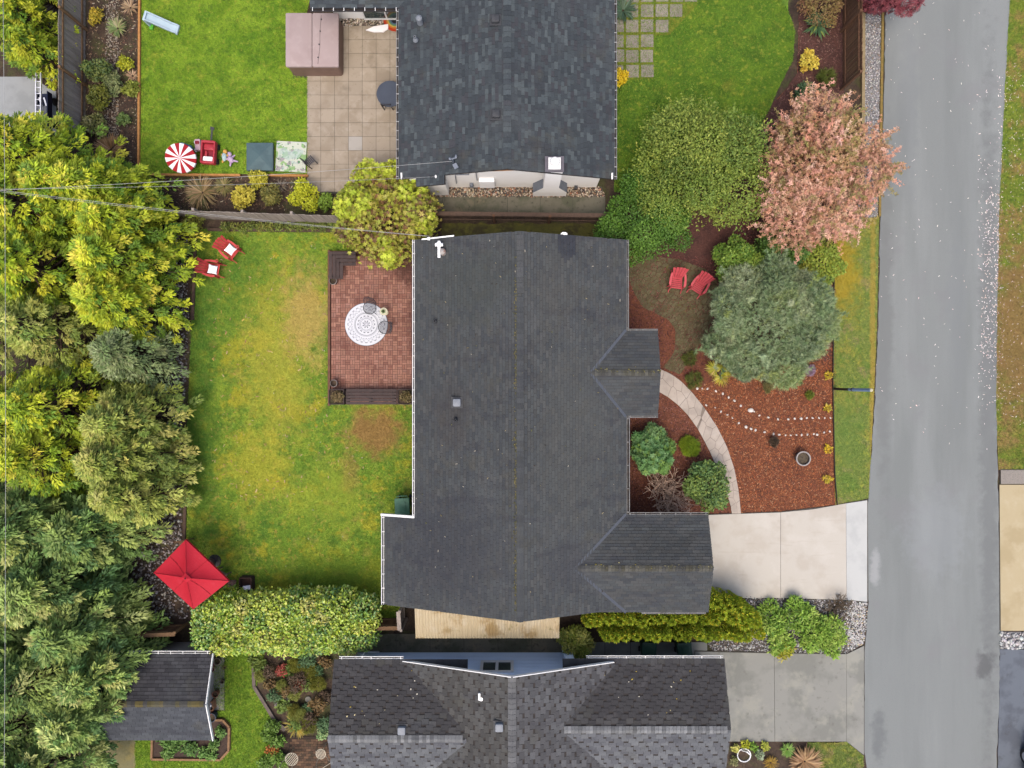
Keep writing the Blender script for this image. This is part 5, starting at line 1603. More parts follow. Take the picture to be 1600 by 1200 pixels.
for i, (x, y, r, c, lb) in enumerate([(1085, 592, 16, (112, 120, 58), "low green groundcover touching the head of the curved path"), (1078, 560, 12, (100, 108, 50), "small green plant beside the fan palm"), (1200, 604, 9, (150, 140, 92), "dry straw coloured seedling on the mulch"), (1163, 588, 11, (120, 128, 112), "sparse grey seedling near the fan palm"), (1265, 618, 6, (140, 150, 60), "little green seedling on mulch beside the verge"), (1210, 690, 8, (104, 84, 72), "dead brown tuft above the empty pot")]):
    plant("groundcover", lb, "plant", x, y, r, .3, [(*c, 2), (c[0] * .8, c[1] * .85, c[2] * .8, 2), (c[0] * 1.15, c[1] * 1.15, c[2], 1)], TUFT, .13, n=90 + r * 6, k=4, trunk=False)
plant("daphne", "speckled yellow green shrub at the awning's end", "shrub", 900, 1001, 27, 1.5, [(150, 160, 62, 3), (110, 130, 60, 2), (190, 184, 96, 1.5)], LEAF_NARROW, .16, n=1900, k=7)
plant("japanese_maple", "dark red leaved tree over the road at the top", "tree", 1388, -22, 46, 3.6, [(146, 74, 82, 3), (120, 58, 66, 3), (164, 96, 100, 1)], tmpl_rosette(6, .14, .4), .15, n=1500, k=10, lr=.36, depth=.5)
plant("spirea", "brown and red twiggy shrub beside the upper fence", "shrub", 1285, 10, 36, 1.3, [(140, 106, 70, 2), (120, 80, 66, 2), (150, 136, 76, 1)], LEAF_NARROW, .12, n=1400, k=8, depth=.5)
plant("fern", "dull green leafy plant under the salmon shrub's upper edge", "plant", 1258, 145, 20, .6, [(70, 100, 66, 2), (96, 120, 70, 2)], LEAF, .14, n=420, k=5)
plant("grass_clump", "short green grass clump by the upper brown fence", "plant", 1292, 120, 16, .4, [(110, 124, 50, 2), (90, 104, 44, 2)], TUFT, .2, n=130, k=4, trunk=False)
plant("golden_shrub", "small round golden shrub in the bed by the upper fence", "shrub", 1263, 95, 15, .6, [(226, 204, 84, 3), (204, 176, 60, 2), (190, 150, 60, 1)], LEAF, .12, n=420, k=6)
plant("golden_shrub", "yellow leaved shrub poking out below the upper house gutter", "shrub", 966, 122, 14, .8, [(236, 208, 44, 3), (214, 180, 36, 2)], LEAF, .13, n=420, k=5)
# neighbour's beds
for (x, y, r, h, cols, lb) in [
    (381, 306, 20, .9, [(220, 206, 84, 3), (196, 182, 66, 2)], "round yellow shrub below the sandbox tarp"),
    (404, 280, 16, .6, [(206, 196, 70, 3), (160, 164, 56, 2)], "small yellow green shrub touching the sandbox tarp"),
    (478, 307, 24, 1.0, [(200, 204, 48, 3), (172, 182, 40, 2)], "lime green shrub beside the rhododendron"),
    (424, 306, 18, .7, [(150, 140, 70, 2), (110, 112, 56, 2)], "olive shrub between the yellow and lime shrubs"),
    (509, 316, 13, .8, [(130, 160, 54, 2), (108, 136, 48, 2)], "small green shrub against the rhododendron"),
    (150, 26, 12, .5, [(196, 172, 54, 2), (160, 146, 48, 2)], "gold heather mound in the bed by the grey fence"),
    (195, 98, 11, .4, [(196, 196, 48, 2), (150, 160, 44, 2)], "small lime mound beside the orange edging board"),
    (152, 110, 22, .9, [(88, 110, 58, 3), (120, 126, 52, 2), (70, 88, 54, 1)], "dark green shrub against the grey fence"),
    (155, 152, 20, .8, [(120, 124, 44, 3), (88, 98, 44, 2)], "olive leaved shrub against the grey fence foot"),
    (205, 138, 14, .4, [(150, 160, 60, 2), (120, 130, 54, 2)], "yellow green ground plant by the edging board"),
    (192, 186, 10, .4, [(104, 130, 70, 2), (130, 150, 80, 1)], "small green plant in the dark bed"),
    (150, 195, 20, .6, [(150, 150, 84, 2), (110, 118, 66, 2), (186, 180, 130, 1)], "pale leaved plant at the lower end of the grey fence"),
    (175, 130, 18, .5, [(150, 158, 104, 2), (120, 132, 84, 2)], "grey green trailing plant on the pale stones"),
]:
    plant("garden_shrub", lb, "shrub", x, y, r, h, cols, LEAF, .11, n=int(60 + r * r * 1.6), k=6, trunk=r > 15)


def spiky(name, label, px, py, r, cols, n=60, w=.05, h=.4, up=.6, bright=1.3, cat="plant", group=None):
    """rosette of arching strap leaves: > leaves"""
    SEED[0] += 1
    g = np.random.default_rng(SEED[0])
    b = P(px, py)
    root = thing(name, label, cat, (b.x, b.y, 0), group=group)
    R = r / PXM
    a = np.arange(n) * 2.39996 + g.normal(size=n) * .2
    el = g.random(n) * up + .15
    ln = R * g.uniform(.75, 1.1, n) / np.maximum(.35, np.cos(el * .6))
    d0 = np.column_stack([np.cos(a) * np.cos(el), np.sin(a) * np.cos(el), np.sin(el)])
    side = np.column_stack([-np.sin(a), np.cos(a), np.zeros(n)])
    o = np.array([0, 0, .06])
    mid = o + d0 * (ln * .55)[:, None]
    tip = o + d0 * ln[:, None] * np.array([1, 1, .65])
    s = side * (w * R)
    V = np.stack([o + np.zeros_like(mid) - s * .5, o + np.zeros_like(mid) + s * .5, mid + s, mid - s, tip], 1)
    V[:, 2:4, 2] += .015
    F = np.array([(0, 1, 2), (0, 2, 3), (3, 2, 4)])[None] + (np.arange(n) * 5)[:, None, None]
    tint = np.repeat(pick_cols(n, cols, .18, bright, g), 3, 0)
    np_mesh("leaves", V.reshape(-1, 3), F.reshape(-1, 3), LEAFMAT, tint, root)
    MB().lathe([(.05, 0), (.07, .05), (.03, .12)], 8).build("crown_base", BARK, root)
    return root


spiky("yucca", "green spiky yucca in the bed by the upper brown fence", 1275, 41, 26, [(96, 130, 90, 3), (74, 108, 74, 2), (140, 156, 80, 1)], 70, .07)
spiky("yucca", "dark green yucca tucked under the upper house gutter", 973, 18, 24, [(92, 118, 88, 3), (70, 96, 70, 2)], 70, .06)
spiky("yucca", "pale green spiky yucca in the bed by the grey fence", 186, 46, 19, [(150, 166, 104, 3), (176, 166, 124, 1.5), (120, 146, 84, 2)], 80, .05)
spiky("ornamental_grass", "pinkish dry spiky tuft beside the orange edging board", 209, 120, 12, [(206, 172, 140, 3), (176, 140, 110, 2)], 60, .04)
spiky("ornamental_grass", "tan grass tuft at the top of the grey fence bed", 206, 14, 15, [(196, 166, 130, 3), (170, 140, 106, 2)], 60, .05)
spiky("ornamental_grass", "big tan grass clump beside the yellow cedars", 176, 236, 28, [(190, 150, 104, 3), (160, 122, 80, 2), (206, 176, 130, 1)], 220, .03)
spiky("ornamental_grass", "straw coloured grass below the orange edging board", 318, 302, 30, [(178, 150, 108, 3), (146, 124, 86, 2), (120, 116, 70, 1.5)], 200, .03)
spiky("ornamental_grass", "olive grass tuft right of the straw coloured grass", 352, 292, 18, [(130, 124, 70, 3), (156, 142, 90, 2)], 110, .04)
spiky("ornamental_grass", "dark spiky tuft between the yellow shrub and lime shrub", 440, 292, 13, [(110, 100, 88, 2), (140, 124, 104, 2)], 50, .05)
spiky("ornamental_grass", "bright green grass mound beside the grey driveway", 1229, 1169, 13, [(120, 164, 66, 3), (150, 182, 90, 2)], 110, .05)
spiky("ornamental_grass", "fallen straw coloured grass in the lower front bed", 1256, 1188, 30, [(196, 160, 116, 3), (170, 132, 94, 2)], 220, .03)
spiky("ornamental_grass", "rusty yellow grass beside the white hoop", 1203, 1190, 14, [(172, 140, 50, 3), (140, 112, 44, 2)], 120, .04)
spiky("ornamental_grass", "golden strappy clump beside the garden terrace", 466, 1128, 24, [(176, 156, 54, 3), (140, 132, 54, 2), (196, 176, 90, 1)], 110, .035)


def fan_palm(label, px, py, leaves):
    b = P(px, py)
    root = thing("fan_palm", label, "palm", (b.x, b.y, 0))
    g = np.random.default_rng(12)
    for (dx, dy, r, z) in leaves:
        V, F, T = [], [], []
        c = np.array([dx / PXM, -dy / PXM, z])
        d = math.atan2(c[1], c[0])
        hub = c * np.array([.55, .55, 1])
        n = 26
        for i in range(n):
            a = d + (i / (n - 1) - .5) * 5.0
            L = r / PXM * (1 - .25 * abs(i / (n - 1) - .5) * 2) * g.uniform(.85, 1.1)
            e = hub + np.array([math.cos(a) * L, math.sin(a) * L, -.12 * g.random() - .05])
            s = np.array([-math.sin(a), math.cos(a), 0]) * .018
            k = len(V)
            V += [hub, hub + (e - hub) * .55 - s + np.array([0, 0, .03]), e, hub + (e - hub) * .55 + s]
            F += [(k, k + 1, k + 2), (k, k + 2, k + 3)]
        T = np.repeat(pick_cols(n, [(206, 204, 70, 3), (176, 184, 62, 2), (222, 206, 120, 1)], .15, 1.3, g), 2, 0)
        np_mesh("frond", np.array(V), np.array(F), LEAFMAT, T, root)
        MB().tube([(0, 0, .3), tuple(hub)], [.012, .008], 5).build("stalk", BARK, root)
    MB().lathe([(.1, -.02), (.09, .2), (.06, .36)], 8).build("trunk", BARK, root)
    return root


fan_palm("small yellow green fan palm at the pine's edge above the stone rows", 1117, 582, [(-12, -8, 17, .7), (6, 14, 17, .62), (22, -2, 13, .6), (2, -8, 10, .75)])


def bare_shrub(label, px, py, r, h, seed, col=TWIG, n=16, name="bare_shrub"):
    b = P(px, py)
    root = thing(name, label, "shrub", (b.x, b.y, 0))
    g = random.Random(seed)
    mb = MB()

    def grow(p, d, ln, rad, depth):
        pts = [p]
        for k in range(3):
            d = (d + Vector((g.gauss(0, .22), g.gauss(0, .22), g.gauss(0, .12)))).normalized()
            p = p + d * ln / 3
            pts.append(p)
        mb.tube(pts, [max(.009, q_) for q_ in (rad, rad * .85, rad * .7, rad * .5)], 4, cap=False)
        if depth > 0:
            for k in range(g.choice((2, 3))):
                q = pts[g.choice((1, 2, 3))]
                dd = (d + Vector((g.gauss(0, .7), g.gauss(0, .7), g.gauss(0, .35)))).normalized()
                grow(q, dd, ln * g.uniform(.55, .8), rad * .6, depth - 1)
    for i in range(n):
        a = 2 * math.pi * i / n + g.gauss(0, .3)
        d = Vector((math.cos(a) * .8, math.sin(a) * .8, g.uniform(.35, 1.3))).normalized()
        grow(Vector((0, 0, .02)), d, r / PXM * g.uniform(.45, .75), .024, 3)
    mb.build("branches", col, root)
    return root


bare_shrub("leafless tan twiggy shrub between the two green bushes by the garage", 1044, 766, 54, 1.2, 3, n=22)
bare_shrub("thin brown twiggy shrub at the pale driveway's corner", 1306, 945, 22, .9, 5, M("dark_twig", C(120, 104, 84), [(C(96, 84, 66), 9, .4, .7, .7)]), 14)
bare_shrub("half bare shrub in the corner behind the red chair pair", 285, 352, 26, 1.0, 6, M("dark_twig", C(120, 104, 84)), 14)
plant("groundcover", "sparse green growth in the corner behind the red chair pair", "plant", 300, 352, 20, .6, [(150, 150, 62, 2), (120, 124, 56, 2)], LEAF, .12, n=330, k=5)

# arborvitae hedge: single columns
ACOL = [(160, 178, 50, 3), (138, 162, 46, 3), (182, 186, 56, 2), (200, 178, 52, 1), (116, 144, 46, 1.2)]


def arbor(px, py, h, r, seed, lb):
    g = np.random.default_rng(seed)
    b = P(px, py, h)
    root = thing("arborvitae", lb, "shrub", (b.x, b.y, 0), group="arborvitae columns of the garage hedge")
    n = int(1500 * h / 2.2)
    t = g.random(n) ** .8
    a = g.random(n) * 6.283
    R = r * np.minimum(1, (1.04 - t) * 3.2) ** .6 * (.75 + .25 * np.minimum(1, t * 5)) * (1 + .12 * np.sin(5 * a + 6 * t))
    p = np.column_stack([np.cos(a) * R, np.sin(a) * R, .06 + t * (h - .1)])
    ax = unit(np.column_stack([np.cos(a) * .55, np.sin(a) * .55, np.full(n, .8)]) + g.normal(size=(n, 3)) * .3)
    nr = unit(np.column_stack([np.cos(a), np.sin(a), np.full(n, .2)]) + g.normal(size=(n, 3)) * .6)
    V, F = scatter(SPRIG, p, ax, nr, .13 * g.uniform(.7, 1.3, n))
    np_mesh("crown", V, F, LEAFMAT, np.repeat(pick_cols(n, ACOL, .2, 2.05, g), len(SPRIG[1]), 0), root)
    MB().tube([(0, 0, -.03), (0, 0, h * .8)], [.035, .01], 6).build("trunk", BARK, root)
    return root


ga = random.Random(2)
AR = []
for i in range(-1, 12):
    AR.append((936 + i * 16.5 + ga.uniform(-3, 3), 972 + ga.uniform(-3, 3) - (2 if i > 5 else 0), 1.8 + ga.uniform(-.2, .25), .21))
for i in range(16):
    AR.append((948 + i * 16 + ga.uniform(-3, 3), 996 + ga.uniform(-3, 3), 1.9 + ga.uniform(-.2, .25), .2))
for x, y, h in ((1122, 944, 2.0), (1140, 950, 2.1), (1157, 955, 2.2), (1172, 964, 2.3), (1184, 975, 2.3), (1130, 962, 2.0), (1150, 970, 2.2), (1167, 978, 2.2)):
    AR.append((x, y, h, .27))
for i, (x, y, h, r) in enumerate(AR):
    lb = "golden tipped arborvitae, %s from the awning in the hedge row nearer the garage" % ORD[i] if i < 13 else ("golden tipped arborvitae, %s from the awning in the row nearer the bins" % ORD[i - 13] if i < 29 else "taller arborvitae at the driveway end of the hedge, %s of eight" % ORD[i - 29])
    arbor(x, y, h, r, 900 + i, lb)
# bright planting between the driveways
for i, (x, y, r, h, lb) in enumerate([(1206, 972, 30, .6, "bright green leafy clump next to the arborvitae tips"), (1243, 962, 30, .65, "bright green leafy clump under the pale driveway's edge"), (1268, 988, 30, .6, "bright green leafy clump in the middle of the pebble bed"), (1301, 985, 26, .55, "lime green clump nearest the white pebbles"), (1218, 1000, 24, .5, "low green clump along the grey driveway"), (1225, 1015, 15, .5, "yellow flowering clump overhanging the grey driveway"), (1300, 1012, 16, .35, "lime groundcover at the grey driveway's corner")]):
    cols = [(160, 196, 76, 3), (136, 178, 62, 3), (186, 206, 100, 1.5), (104, 146, 54, 1)] if i not in (5,) else [(206, 196, 60, 3), (170, 176, 54, 2)]
    plant("leafy_clump", lb, "plant", x, y, r, h, cols, LEAF_NARROW, .19, n=int(r * r * .85), k=8, trunk=False, bright=1.4, flat=.4)
# lower garden bed plants
gs = random.Random(9)
SC = [[(120, 140, 60), (96, 120, 54)], [(150, 150, 60), (120, 124, 50)], [(104, 136, 90), (84, 116, 76)], [(140, 116, 70), (116, 94, 60)], [(170, 176, 90), (140, 150, 70)], [(112, 92, 72), (90, 76, 60)]]
k = 0
for ri, yy in enumerate(range(1036, 1150, 17)):
    for ci, xx in enumerate(range(404, 524, 20)):
        x, y = xx + gs.uniform(-7, 7), yy + gs.uniform(-6, 6)
        if x < 402 + (y - 1030) * .42 and y > 1060 or x > 516:
            continue
        if gs.random() < .12:
            continue
        r = gs.uniform(9, 16)
        plant("garden_plant", "low %s perennial, %s from the lawn in the %s row below the laurel hedge" % (["green", "olive", "blue green", "brown", "pale green", "dull brown"][k % 6], ORD[ci], ORD[ri]), "plant", x, y, r, gs.uniform(.25, .6), [(*c, 1) for c in SC[k % 6]], [LEAF, TUFT, LEAF_NARROW][k % 3], .12, n=int(40 + r * r * (1.4 if k % 3 else .9)), k=5, trunk=False, group="perennials of the lower garden bed")
        k += 1
for (x, y, c, lb) in [(441, 1048, (190, 92, 80), "round red flowering plant in the lower garden bed"), (470, 1071, (170, 80, 50), "rust red plant in the lower garden bed"), (427, 1172, (214, 120, 60), "small orange flowers beside the lawn strip"), (504, 1146, (176, 190, 130), "pale variegated plant at the terrace edge")]:
    plant("flowering_plant", lb, "plant", x, y, 10, .4, [(*c, 3), (c[0] * .7, c[1] * .9, c[2] * .8, 1)], LEAF, .1, n=220, k=5, trunk=False)
for ei, (x, y) in enumerate([(428, 1135), (420, 1150), (432, 1160), (425, 1180), (440, 1190), (415, 1195)]):
    plant("garden_plant", "green edging plant, %s from the laurel hedge between lawn strip and terrace" % ORD[ei], "plant", x, y, 12, .4, [(120, 156, 60, 2), (96, 124, 54, 2)], LEAF, .12, n=220, k=5, trunk=False, group="edging plants by the brick terrace")
# between the fences and by the paths
for i, x in enumerate(range(352, 545, 14)):
    plant("groundcover", "low weedy clump at the board fence foot, %s from the red chairs" % ORD[i], "plant", x, 354 + gs.uniform(-2, 2), 9, .25, [(120, 136, 56, 2), (90, 104, 46, 2), (150, 150, 70, 1)], LEAF, .09, n=110, k=4, trunk=False, group="weeds along the board fence")
spiky("ornamental_grass", "dark green arching clump at the shed path's lawn edge", 352, 1042, 6, [(120, 120, 60, 2)], 30, .06)

# ------------------------------------------------------------------ fences
def wood(name, c, c2, rough=.88, rand=.12):
    return M(name, C(*c), [(C(*c2), (9, 9, .8), .42, .66, .7), (C(*[v * .75 for v in c]), 6, .58, .74, .5)], rough=rough, bump=(50, .4, .005), rand=rand)


grey_wood = wood("weathered_boards", (186, 174, 162), (150, 138, 126))
brown_wood = wood("brown_boards", (132, 96, 72), (104, 74, 56))
dark_wood = wood("dark_boards", (116, 94, 80), (90, 74, 64))
rail_wood = wood("rail_timber", (150, 118, 86), (120, 92, 66))
orange_wood = wood("orange_timber", (214, 156, 92), (186, 126, 70), rand=.06)


def fence(label, p0, p1, h, mat, post_mat=None, bw=.14, post=2.2, rails=2, side=1, gap=.012, cap=False, rail_mat=None, name="board_fence", z0=0.04):
    """p0,p1 photo pixels of the foot line. > board, post, rail, cap"""
    a, b = P(*p0), P(*p1)
    d = (b - a)
    L = d.length
    d.normalize()
    s = V3(-d.y, d.x, 0) * side
    root = thing(name, label, "fence", a)
    post_mat = post_mat or mat
    n = int(L / (bw + gap))
    bm = None
    rz = math.atan2(d.y, d.x)
    for i in range(n):
        if bm is None:
            bm = MB().box(bw / 2, 0, (h + z0) / 2, bw, .02, h - z0).mesh("board", mat)
        o = bpy.data.objects.new("board", bm)
        COL.objects.link(o)
        o.parent = root
        o.location = d * (i * (bw + gap)) + V3(0, 0, random.uniform(-.015, .015))
        o.rotation_euler = (random.uniform(-.008, .008), 0, rz)
    k = max(1, round(L / post))
    for i in range(k + 1):
        q = d * (L * i / k) + s * .065
        MB().box(0, 0, (h + .06) / 2, .1, .1, h + .06, rz).build("post", post_mat, root, loc=q)
    for r in range(rails):
        z = .3 + (h - .55) * r / max(1, rails - 1)
        MB().bar(s * .03 + V3(0, 0, z), d * L + s * .03 + V3(0, 0, z), .04, .09).build("rail", rail_mat or post_mat, root)
    if cap:
        MB().bar(V3(0, 0, h + .02), d * L + V3(0, 0, h + .02), .16, .035).build("cap", rail_mat or post_mat, root)
    return root


fence("tall grey board fence with tan rails beside the planted strip", (134, -40), (134, 222), 1.85, grey_wood, rail_wood, side=1, rail_mat=rail_wood)
fence("weathered grey board fence between the two back gardens", (252, 340), (545, 350), 1.45, grey_wood, side=1)
fence("dark mossy fence with a flat cap rail beside the upper side path", (688, 344), (942, 347), 1.2, dark_wood, brown_wood, side=-1, cap=True, rail_mat=dark_wood)
fence("low brown board fence below the cypress and red parasol", (200, 978), (296, 974), 1.3, brown_wood, rail_wood, side=1, cap=True, rail_mat=rail_wood)
fence("short brown fence panel beside the corrugated awning", (575, 966), (630, 965), 1.3, brown_wood, grey_wood, side=1, cap=True, rail_mat=rail_wood)
fence("grey gate fence running from the house corner to the brown panel", (631, 938), (633, 966), 1.5, grey_wood, side=1, cap=True)
fence("brown slatted fence along the gravel strip by the road", (1316, -40), (1316, 140), 1.75, brown_wood, brown_wood, side=-1, bw=.10, gap=.03)
# timber sleeper on the far side of that fence
o = MB().bar(P(1349, -60, .08), P(1347, 340, .08), .13, .16).build("timber_kerb", wood("pale_sleeper", (170, 152, 116), (140, 124, 92)))
tag(o, "pale timber sleeper between brown fence and gravel strip", "kerb")
o = MB().bar(P(1380, -60, .05), P(1374, 338, .05), .1, .1).build("timber_kerb", wood("mossy_sleeper", (166, 140, 76), (130, 116, 60)))
tag(o, "mossy timber sleeper along the road side of the gravel", "kerb")
# edging boards
for nm, a, b, lb in (("edging_board", (219, -60), (217, 275), "long orange timber edging between lawn and planted strip"), ("edging_board", (219, 273), (376, 274), "orange timber edging below the red toys"), ("edging_board", (420, 274), (482, 275), "short orange timber edging below the printed play mat")):
    o = MB().bar(P(*a, .07), P(*b, .07), .09, .14).build(nm, orange_wood)
    tag(o, lb, "edging")
lawn_edge = wood("edging_dark", (104, 84, 70), (80, 66, 56))
for a, b, lb in (((306, 372), (301, 500), "dark timber edging beside the red chair pair"), ((292, 705), (288, 845), "dark timber edging along the middle of the back lawn"), ((325, 359), (545, 361), "thin timber edging at the top of the back lawn")):
    o = MB().bar(P(*a, .06), P(*b, .06), .12, .12).build("edging_board", lawn_edge)
    tag(o, lb, "edging")
o = MB().bar(P(1304, 350, .05), P(1301, 600, .05), .025, .1).bar(P(1301, 600, .05), P(1304, 740, .05), .025, .1).bar(P(1304, 740, .05), P(1308, 789, .05), .025, .1).build("edging_strip", M("black_plastic", C(44, 40, 40), [(C(60, 54, 50), 8, .45, .65, .5)], rough=.6))
tag(o, "black plastic edging strip between mulch and verge", "edging")
o = MB().bar(P(397, 1072, .05), P(430, 1126, .05), .14, .1).bar(P(396, 1030, .05), P(397, 1072, .05), .14, .1).bar(P(430, 1128, .05), P(446, 1140, .05), .2, .08).build("edging_stone", M("edge_stone", C(128, 116, 108), [(C(100, 92, 84), 5, .45, .65, .7)], rough=.9))
tag(o, "bent row of grey edging at the lower garden bed", "edging")

# ------------------------------------------------------------------ garden chairs
red_paint = M("red_paint", C(226, 84, 82), [(C(200, 62, 64), 4, .45, .65, .6), (C(232, 104, 100), 9, .58, .72, .5)], rough=.5, rand=.06)
pink_paint = M("faded_red_paint", C(230, 96, 104), [(C(208, 78, 86), 4, .45, .65, .6), (C(238, 130, 132), 9, .58, .72, .5)], rough=.55, rand=.06)


def adirondack(label, px, py, rz, mat, cup=False):
    b = P(px, py)
    root = thing("adirondack_chair", label, "chair", (b.x, b.y, .03 if not cup else .05), rz, group="red slatted garden chairs")
    for i in range(5):
        t = (i - 2) / 2
        x0, x1 = t * .19, t * .31
        top = .98 - .05 * t * t
        w0, w1 = .08, .138
        d = MB()
        y0, z0, y1, z1 = .12, .30, .50 - .03 * t * t, top
        vs = []
        for off in (0, .022):
            vs += [(x0 - w0 / 2, y0 + off, z0), (x0 + w0 / 2, y0 + off, z0), (x1 + w1 / 2, y1 + off, z1 - .03 * abs(t)), (x1, y1 + off, z1 + .02), (x1 - w1 / 2, y1 + off, z1 - .03 * abs(t))]
        d.add(vs, [(0, 1, 2, 3, 4), (9, 8, 7, 6, 5)] + [(k, 5 + k, 5 + (k + 1) % 5, (k + 1) % 5) for k in range(5)])
        d.build("back_slat", mat, root)
    for i in range(6):
        t = i / 5
        y, z = .10 - .47 * t, .29 + .10 * t
        MB().box(0, y, z, .50, .068, .02, rx=-.2).build("seat_slat", mat, root)
    for s in (-1, 1):
        a = MB()
        pts = [(s * .29, .34), (s * .36, .30), (s * .41, .05), (s * .42, -.22), (s * .37, -.33), (s * .30, -.30), (s * .31, 0), (s * .27, .28)]
        a.prism(pts, .545, .567)
        ar = a.build("armrest", mat, root)
        if cup and s == 1:
            MB().lathe([(.075, .57), (.075, .588), (.045, .588), (.045, .572)], 14, (s * .40, -.30, 0), ring=True).build("cup_holder", mat, ar)
        MB().box(s * .345, -.30, .27, .09, .025, .54).build("front_leg", mat, root)
        MB().bar((s * .27, -.44, .10 + .22), (s * .27, .52, .05), .028, .11).build("rear_leg", mat, root)
        MB().bar((s * .30, -.36, .22), (s * .30, -.56, .04), .03, .08).build("foot", mat, root)
    MB().box(0, .3, .535, .66, .05, .03).build("back_brace", mat, root)
    root.scale = (.88, .88, .92)
    return root


adirondack("faded red slatted chair nearer the house in the cobble nook", 1055, 440, math.radians(-7), pink_paint)
adirondack("faded red slatted chair nearer the pine in the cobble nook", 1090, 447, math.radians(-33), pink_paint)
adirondack("red slatted chair with white pillow nearer the board fence", 364, 393, math.radians(50), red_paint, True)
adirondack("red slatted chair with white pillow nearer the cedars", 336, 422, math.radians(80), red_paint, True)


def pillow(label, px, py, rz, s=.38):
    b = P(px, py, .5)
    n = 9
    mb = MB()
    vs, fs = [], []
    for sg in (1, -1):
        for i in range(n):
            for j in range(n):
                u, v = i / (n - 1) * 2 - 1, j / (n - 1) * 2 - 1
                pinch = 1 - .09 * (1 - abs(u) ** 2) * abs(v) ** 3 - .0
                pinch2 = 1 - .09 * (1 - abs(v) ** 2) * abs(u) ** 3
                vs.append((u * s / 2 * pinch2, v * s / 2 * pinch, sg * .075 * (max(0, (1 - u ** 4) * (1 - v ** 4))) ** .5))
    for sg in (0, 1):
        for i in range(n - 1):
            for j in range(n - 1):
                q = [sg * n * n + i * n + j, sg * n * n + (i + 1) * n + j, sg * n * n + (i + 1) * n + j + 1, sg * n * n + i * n + j + 1]
                fs.append(tuple(q if sg == 0 else q[::-1]))
    mb.add(vs, fs)
    o = mb.build("pillow", M("pillow_cloth", (.72, .74, .76), [((.5, .62, .7), 6, .55, .66, .5), ((.62, .64, .6), 14, .55, .7, .4)], rough=.9), smooth=True)
    o.location = (b.x, b.y, .50)
    o.rotation_euler = (math.radians(35), 0, rz)
    return tag(o, label, "pillow", "white pillows on the red chairs")


pillow("white pillow on the red chair nearer the board fence", 360, 390, math.radians(50))
pillow("white pillow on the red chair nearer the cedars", 332.5, 421, math.radians(80))

# ------------------------------------------------------------------ brick patio furniture
bench_m = wood("bench_stain", (84, 68, 64), (60, 50, 48), rough=.7)
B = thing("corner_bench", "dark stained L shaped slatted bench on the patio corner", "bench", P(535, 412))
kz = .48
for i in range(4):
    o = i * .155
    a0, a1 = P(514, 434, kz), P(514, 393, kz)
    MB().bar((a0.x + .07 + o, a0.y - .05, kz), (a0.x + .07 + o, a1.y - o - .005, kz), .135, .035).build("slat", bench_m, B, world=True)
    c1 = P(556, 393, kz)
    MB().bar((a0.x + .145 + o, a1.y - .07 - o, kz), (c1.x, a1.y - .07 - o, kz), .135, .035).build("slat", bench_m, B, world=True)
for x, y in ((517, 432), (530, 432), (517, 397), (552, 397), (552, 408), (530, 410)):
    q = P(x, y, .2)
    MB().box(q.x, q.y, .26, .09, .09, .40).build("leg", bench_m, B, world=True)
B2 = thing("slatted_bench", "long dark slatted bench along the patio's lower edge", "bench", P(577, 620))
a, b = P(541, 620, kz), P(620, 620, kz)
for i in range(5):
    y = P(577, 632.5, kz).y + .07 + i * .135
    MB().bar((a.x, y, kz), (b.x, y, kz), .115, .035).build("slat", bench_m, B2, world=True)
for x in (544, 580, 616):
    q = P(x, 620, .2)
    MB().box(q.x, q.y, .26, .09, .55, .40).build("leg", bench_m, B2, world=True)
for (x, lb, lb2) in ((527, "dark timber planter box at the lawn end of the long bench", "dry brownish plant in the lawn end planter"), (634, "dark timber planter box at the house end of the long bench", "dry brownish plant in the house end planter")):
    q = P(x, 620, .4)
    pl = thing("planter_box", lb, "planter", (q.x, q.y, 0))
    w = .62
    for sx, sy, lx, ly in ((0, w / 2, w, .04), (0, -w / 2, w, .04), (w / 2, 0, .04, w - .04), (-w / 2, 0, .04, w - .04)):
        for k in range(3):
            MB().box(sx, sy, .15 + k * .17, lx, ly, .16).build("board", bench_m, pl)
    MB().box(0, 0, .45, w - .05, w - .05, .06).build("soil", soil, pl)
    plant("potted_shrub", lb2, "plant", x, 620, 10, .85, [(120, 106, 66, 2), (96, 90, 54, 2), (140, 120, 84, 1)], LEAF, .09, n=330, k=5, zc=.75, zr=.2)


def pot(label, px, py, r, h, mat, z=0.0, rim=None, fill=None, name="flower_pot", cat="pot"):
    b = P(px, py)
    root = thing(name, label, cat, (b.x, b.y, z))
    MB().lathe([(r * .72, 0), (r, h), (r * .86, h), (r * .84, h - .08)], 22, cap=False).build("pot_wall", mat, root, smooth=True)
    if rim:
        MB().lathe([(r * 1.04, h - .05), (r * 1.06, h + .01), (r * .9, h + .015), (r * .88, h - .03)], 22, ring=True).build("rim", rim, root, smooth=True)
    MB().lathe([(r * .83, h - .12), (r * .83, h - .1)], 18).build("soil", fill or soil, root)
    return root


tin = M("zinc", C(150, 140, 134), [(C(110, 100, 96), 5, .45, .65, .7)], rough=.5)
dkpot = M("dark_glaze", C(70, 58, 54), [(C(52, 44, 42), 5, .45, .65, .7)], rough=.5)
pot("dark round pot with grey rim at the end of the corner bench", 524, 441, .16, .36, dkpot, .07, tin)
pot("dark round pot beside the long bench's planter", 525, 599, .15, .34, dkpot, .07, tin)
pot("round grey pot of bare soil standing on the red mulch", 1249, 715, .30, .42, M("pot_grey", C(126, 116, 110), [(C(96, 88, 84), 4, .45, .65, .6)], rough=.6), .012, M("pot_rim", C(186, 180, 174), [(C(160, 152, 146), 6, .45, .65, .5)]), M("pot_soil", C(104, 92, 74), [(C(70, 62, 52), 12, .45, .65, .8)], bump=(40, .8)))

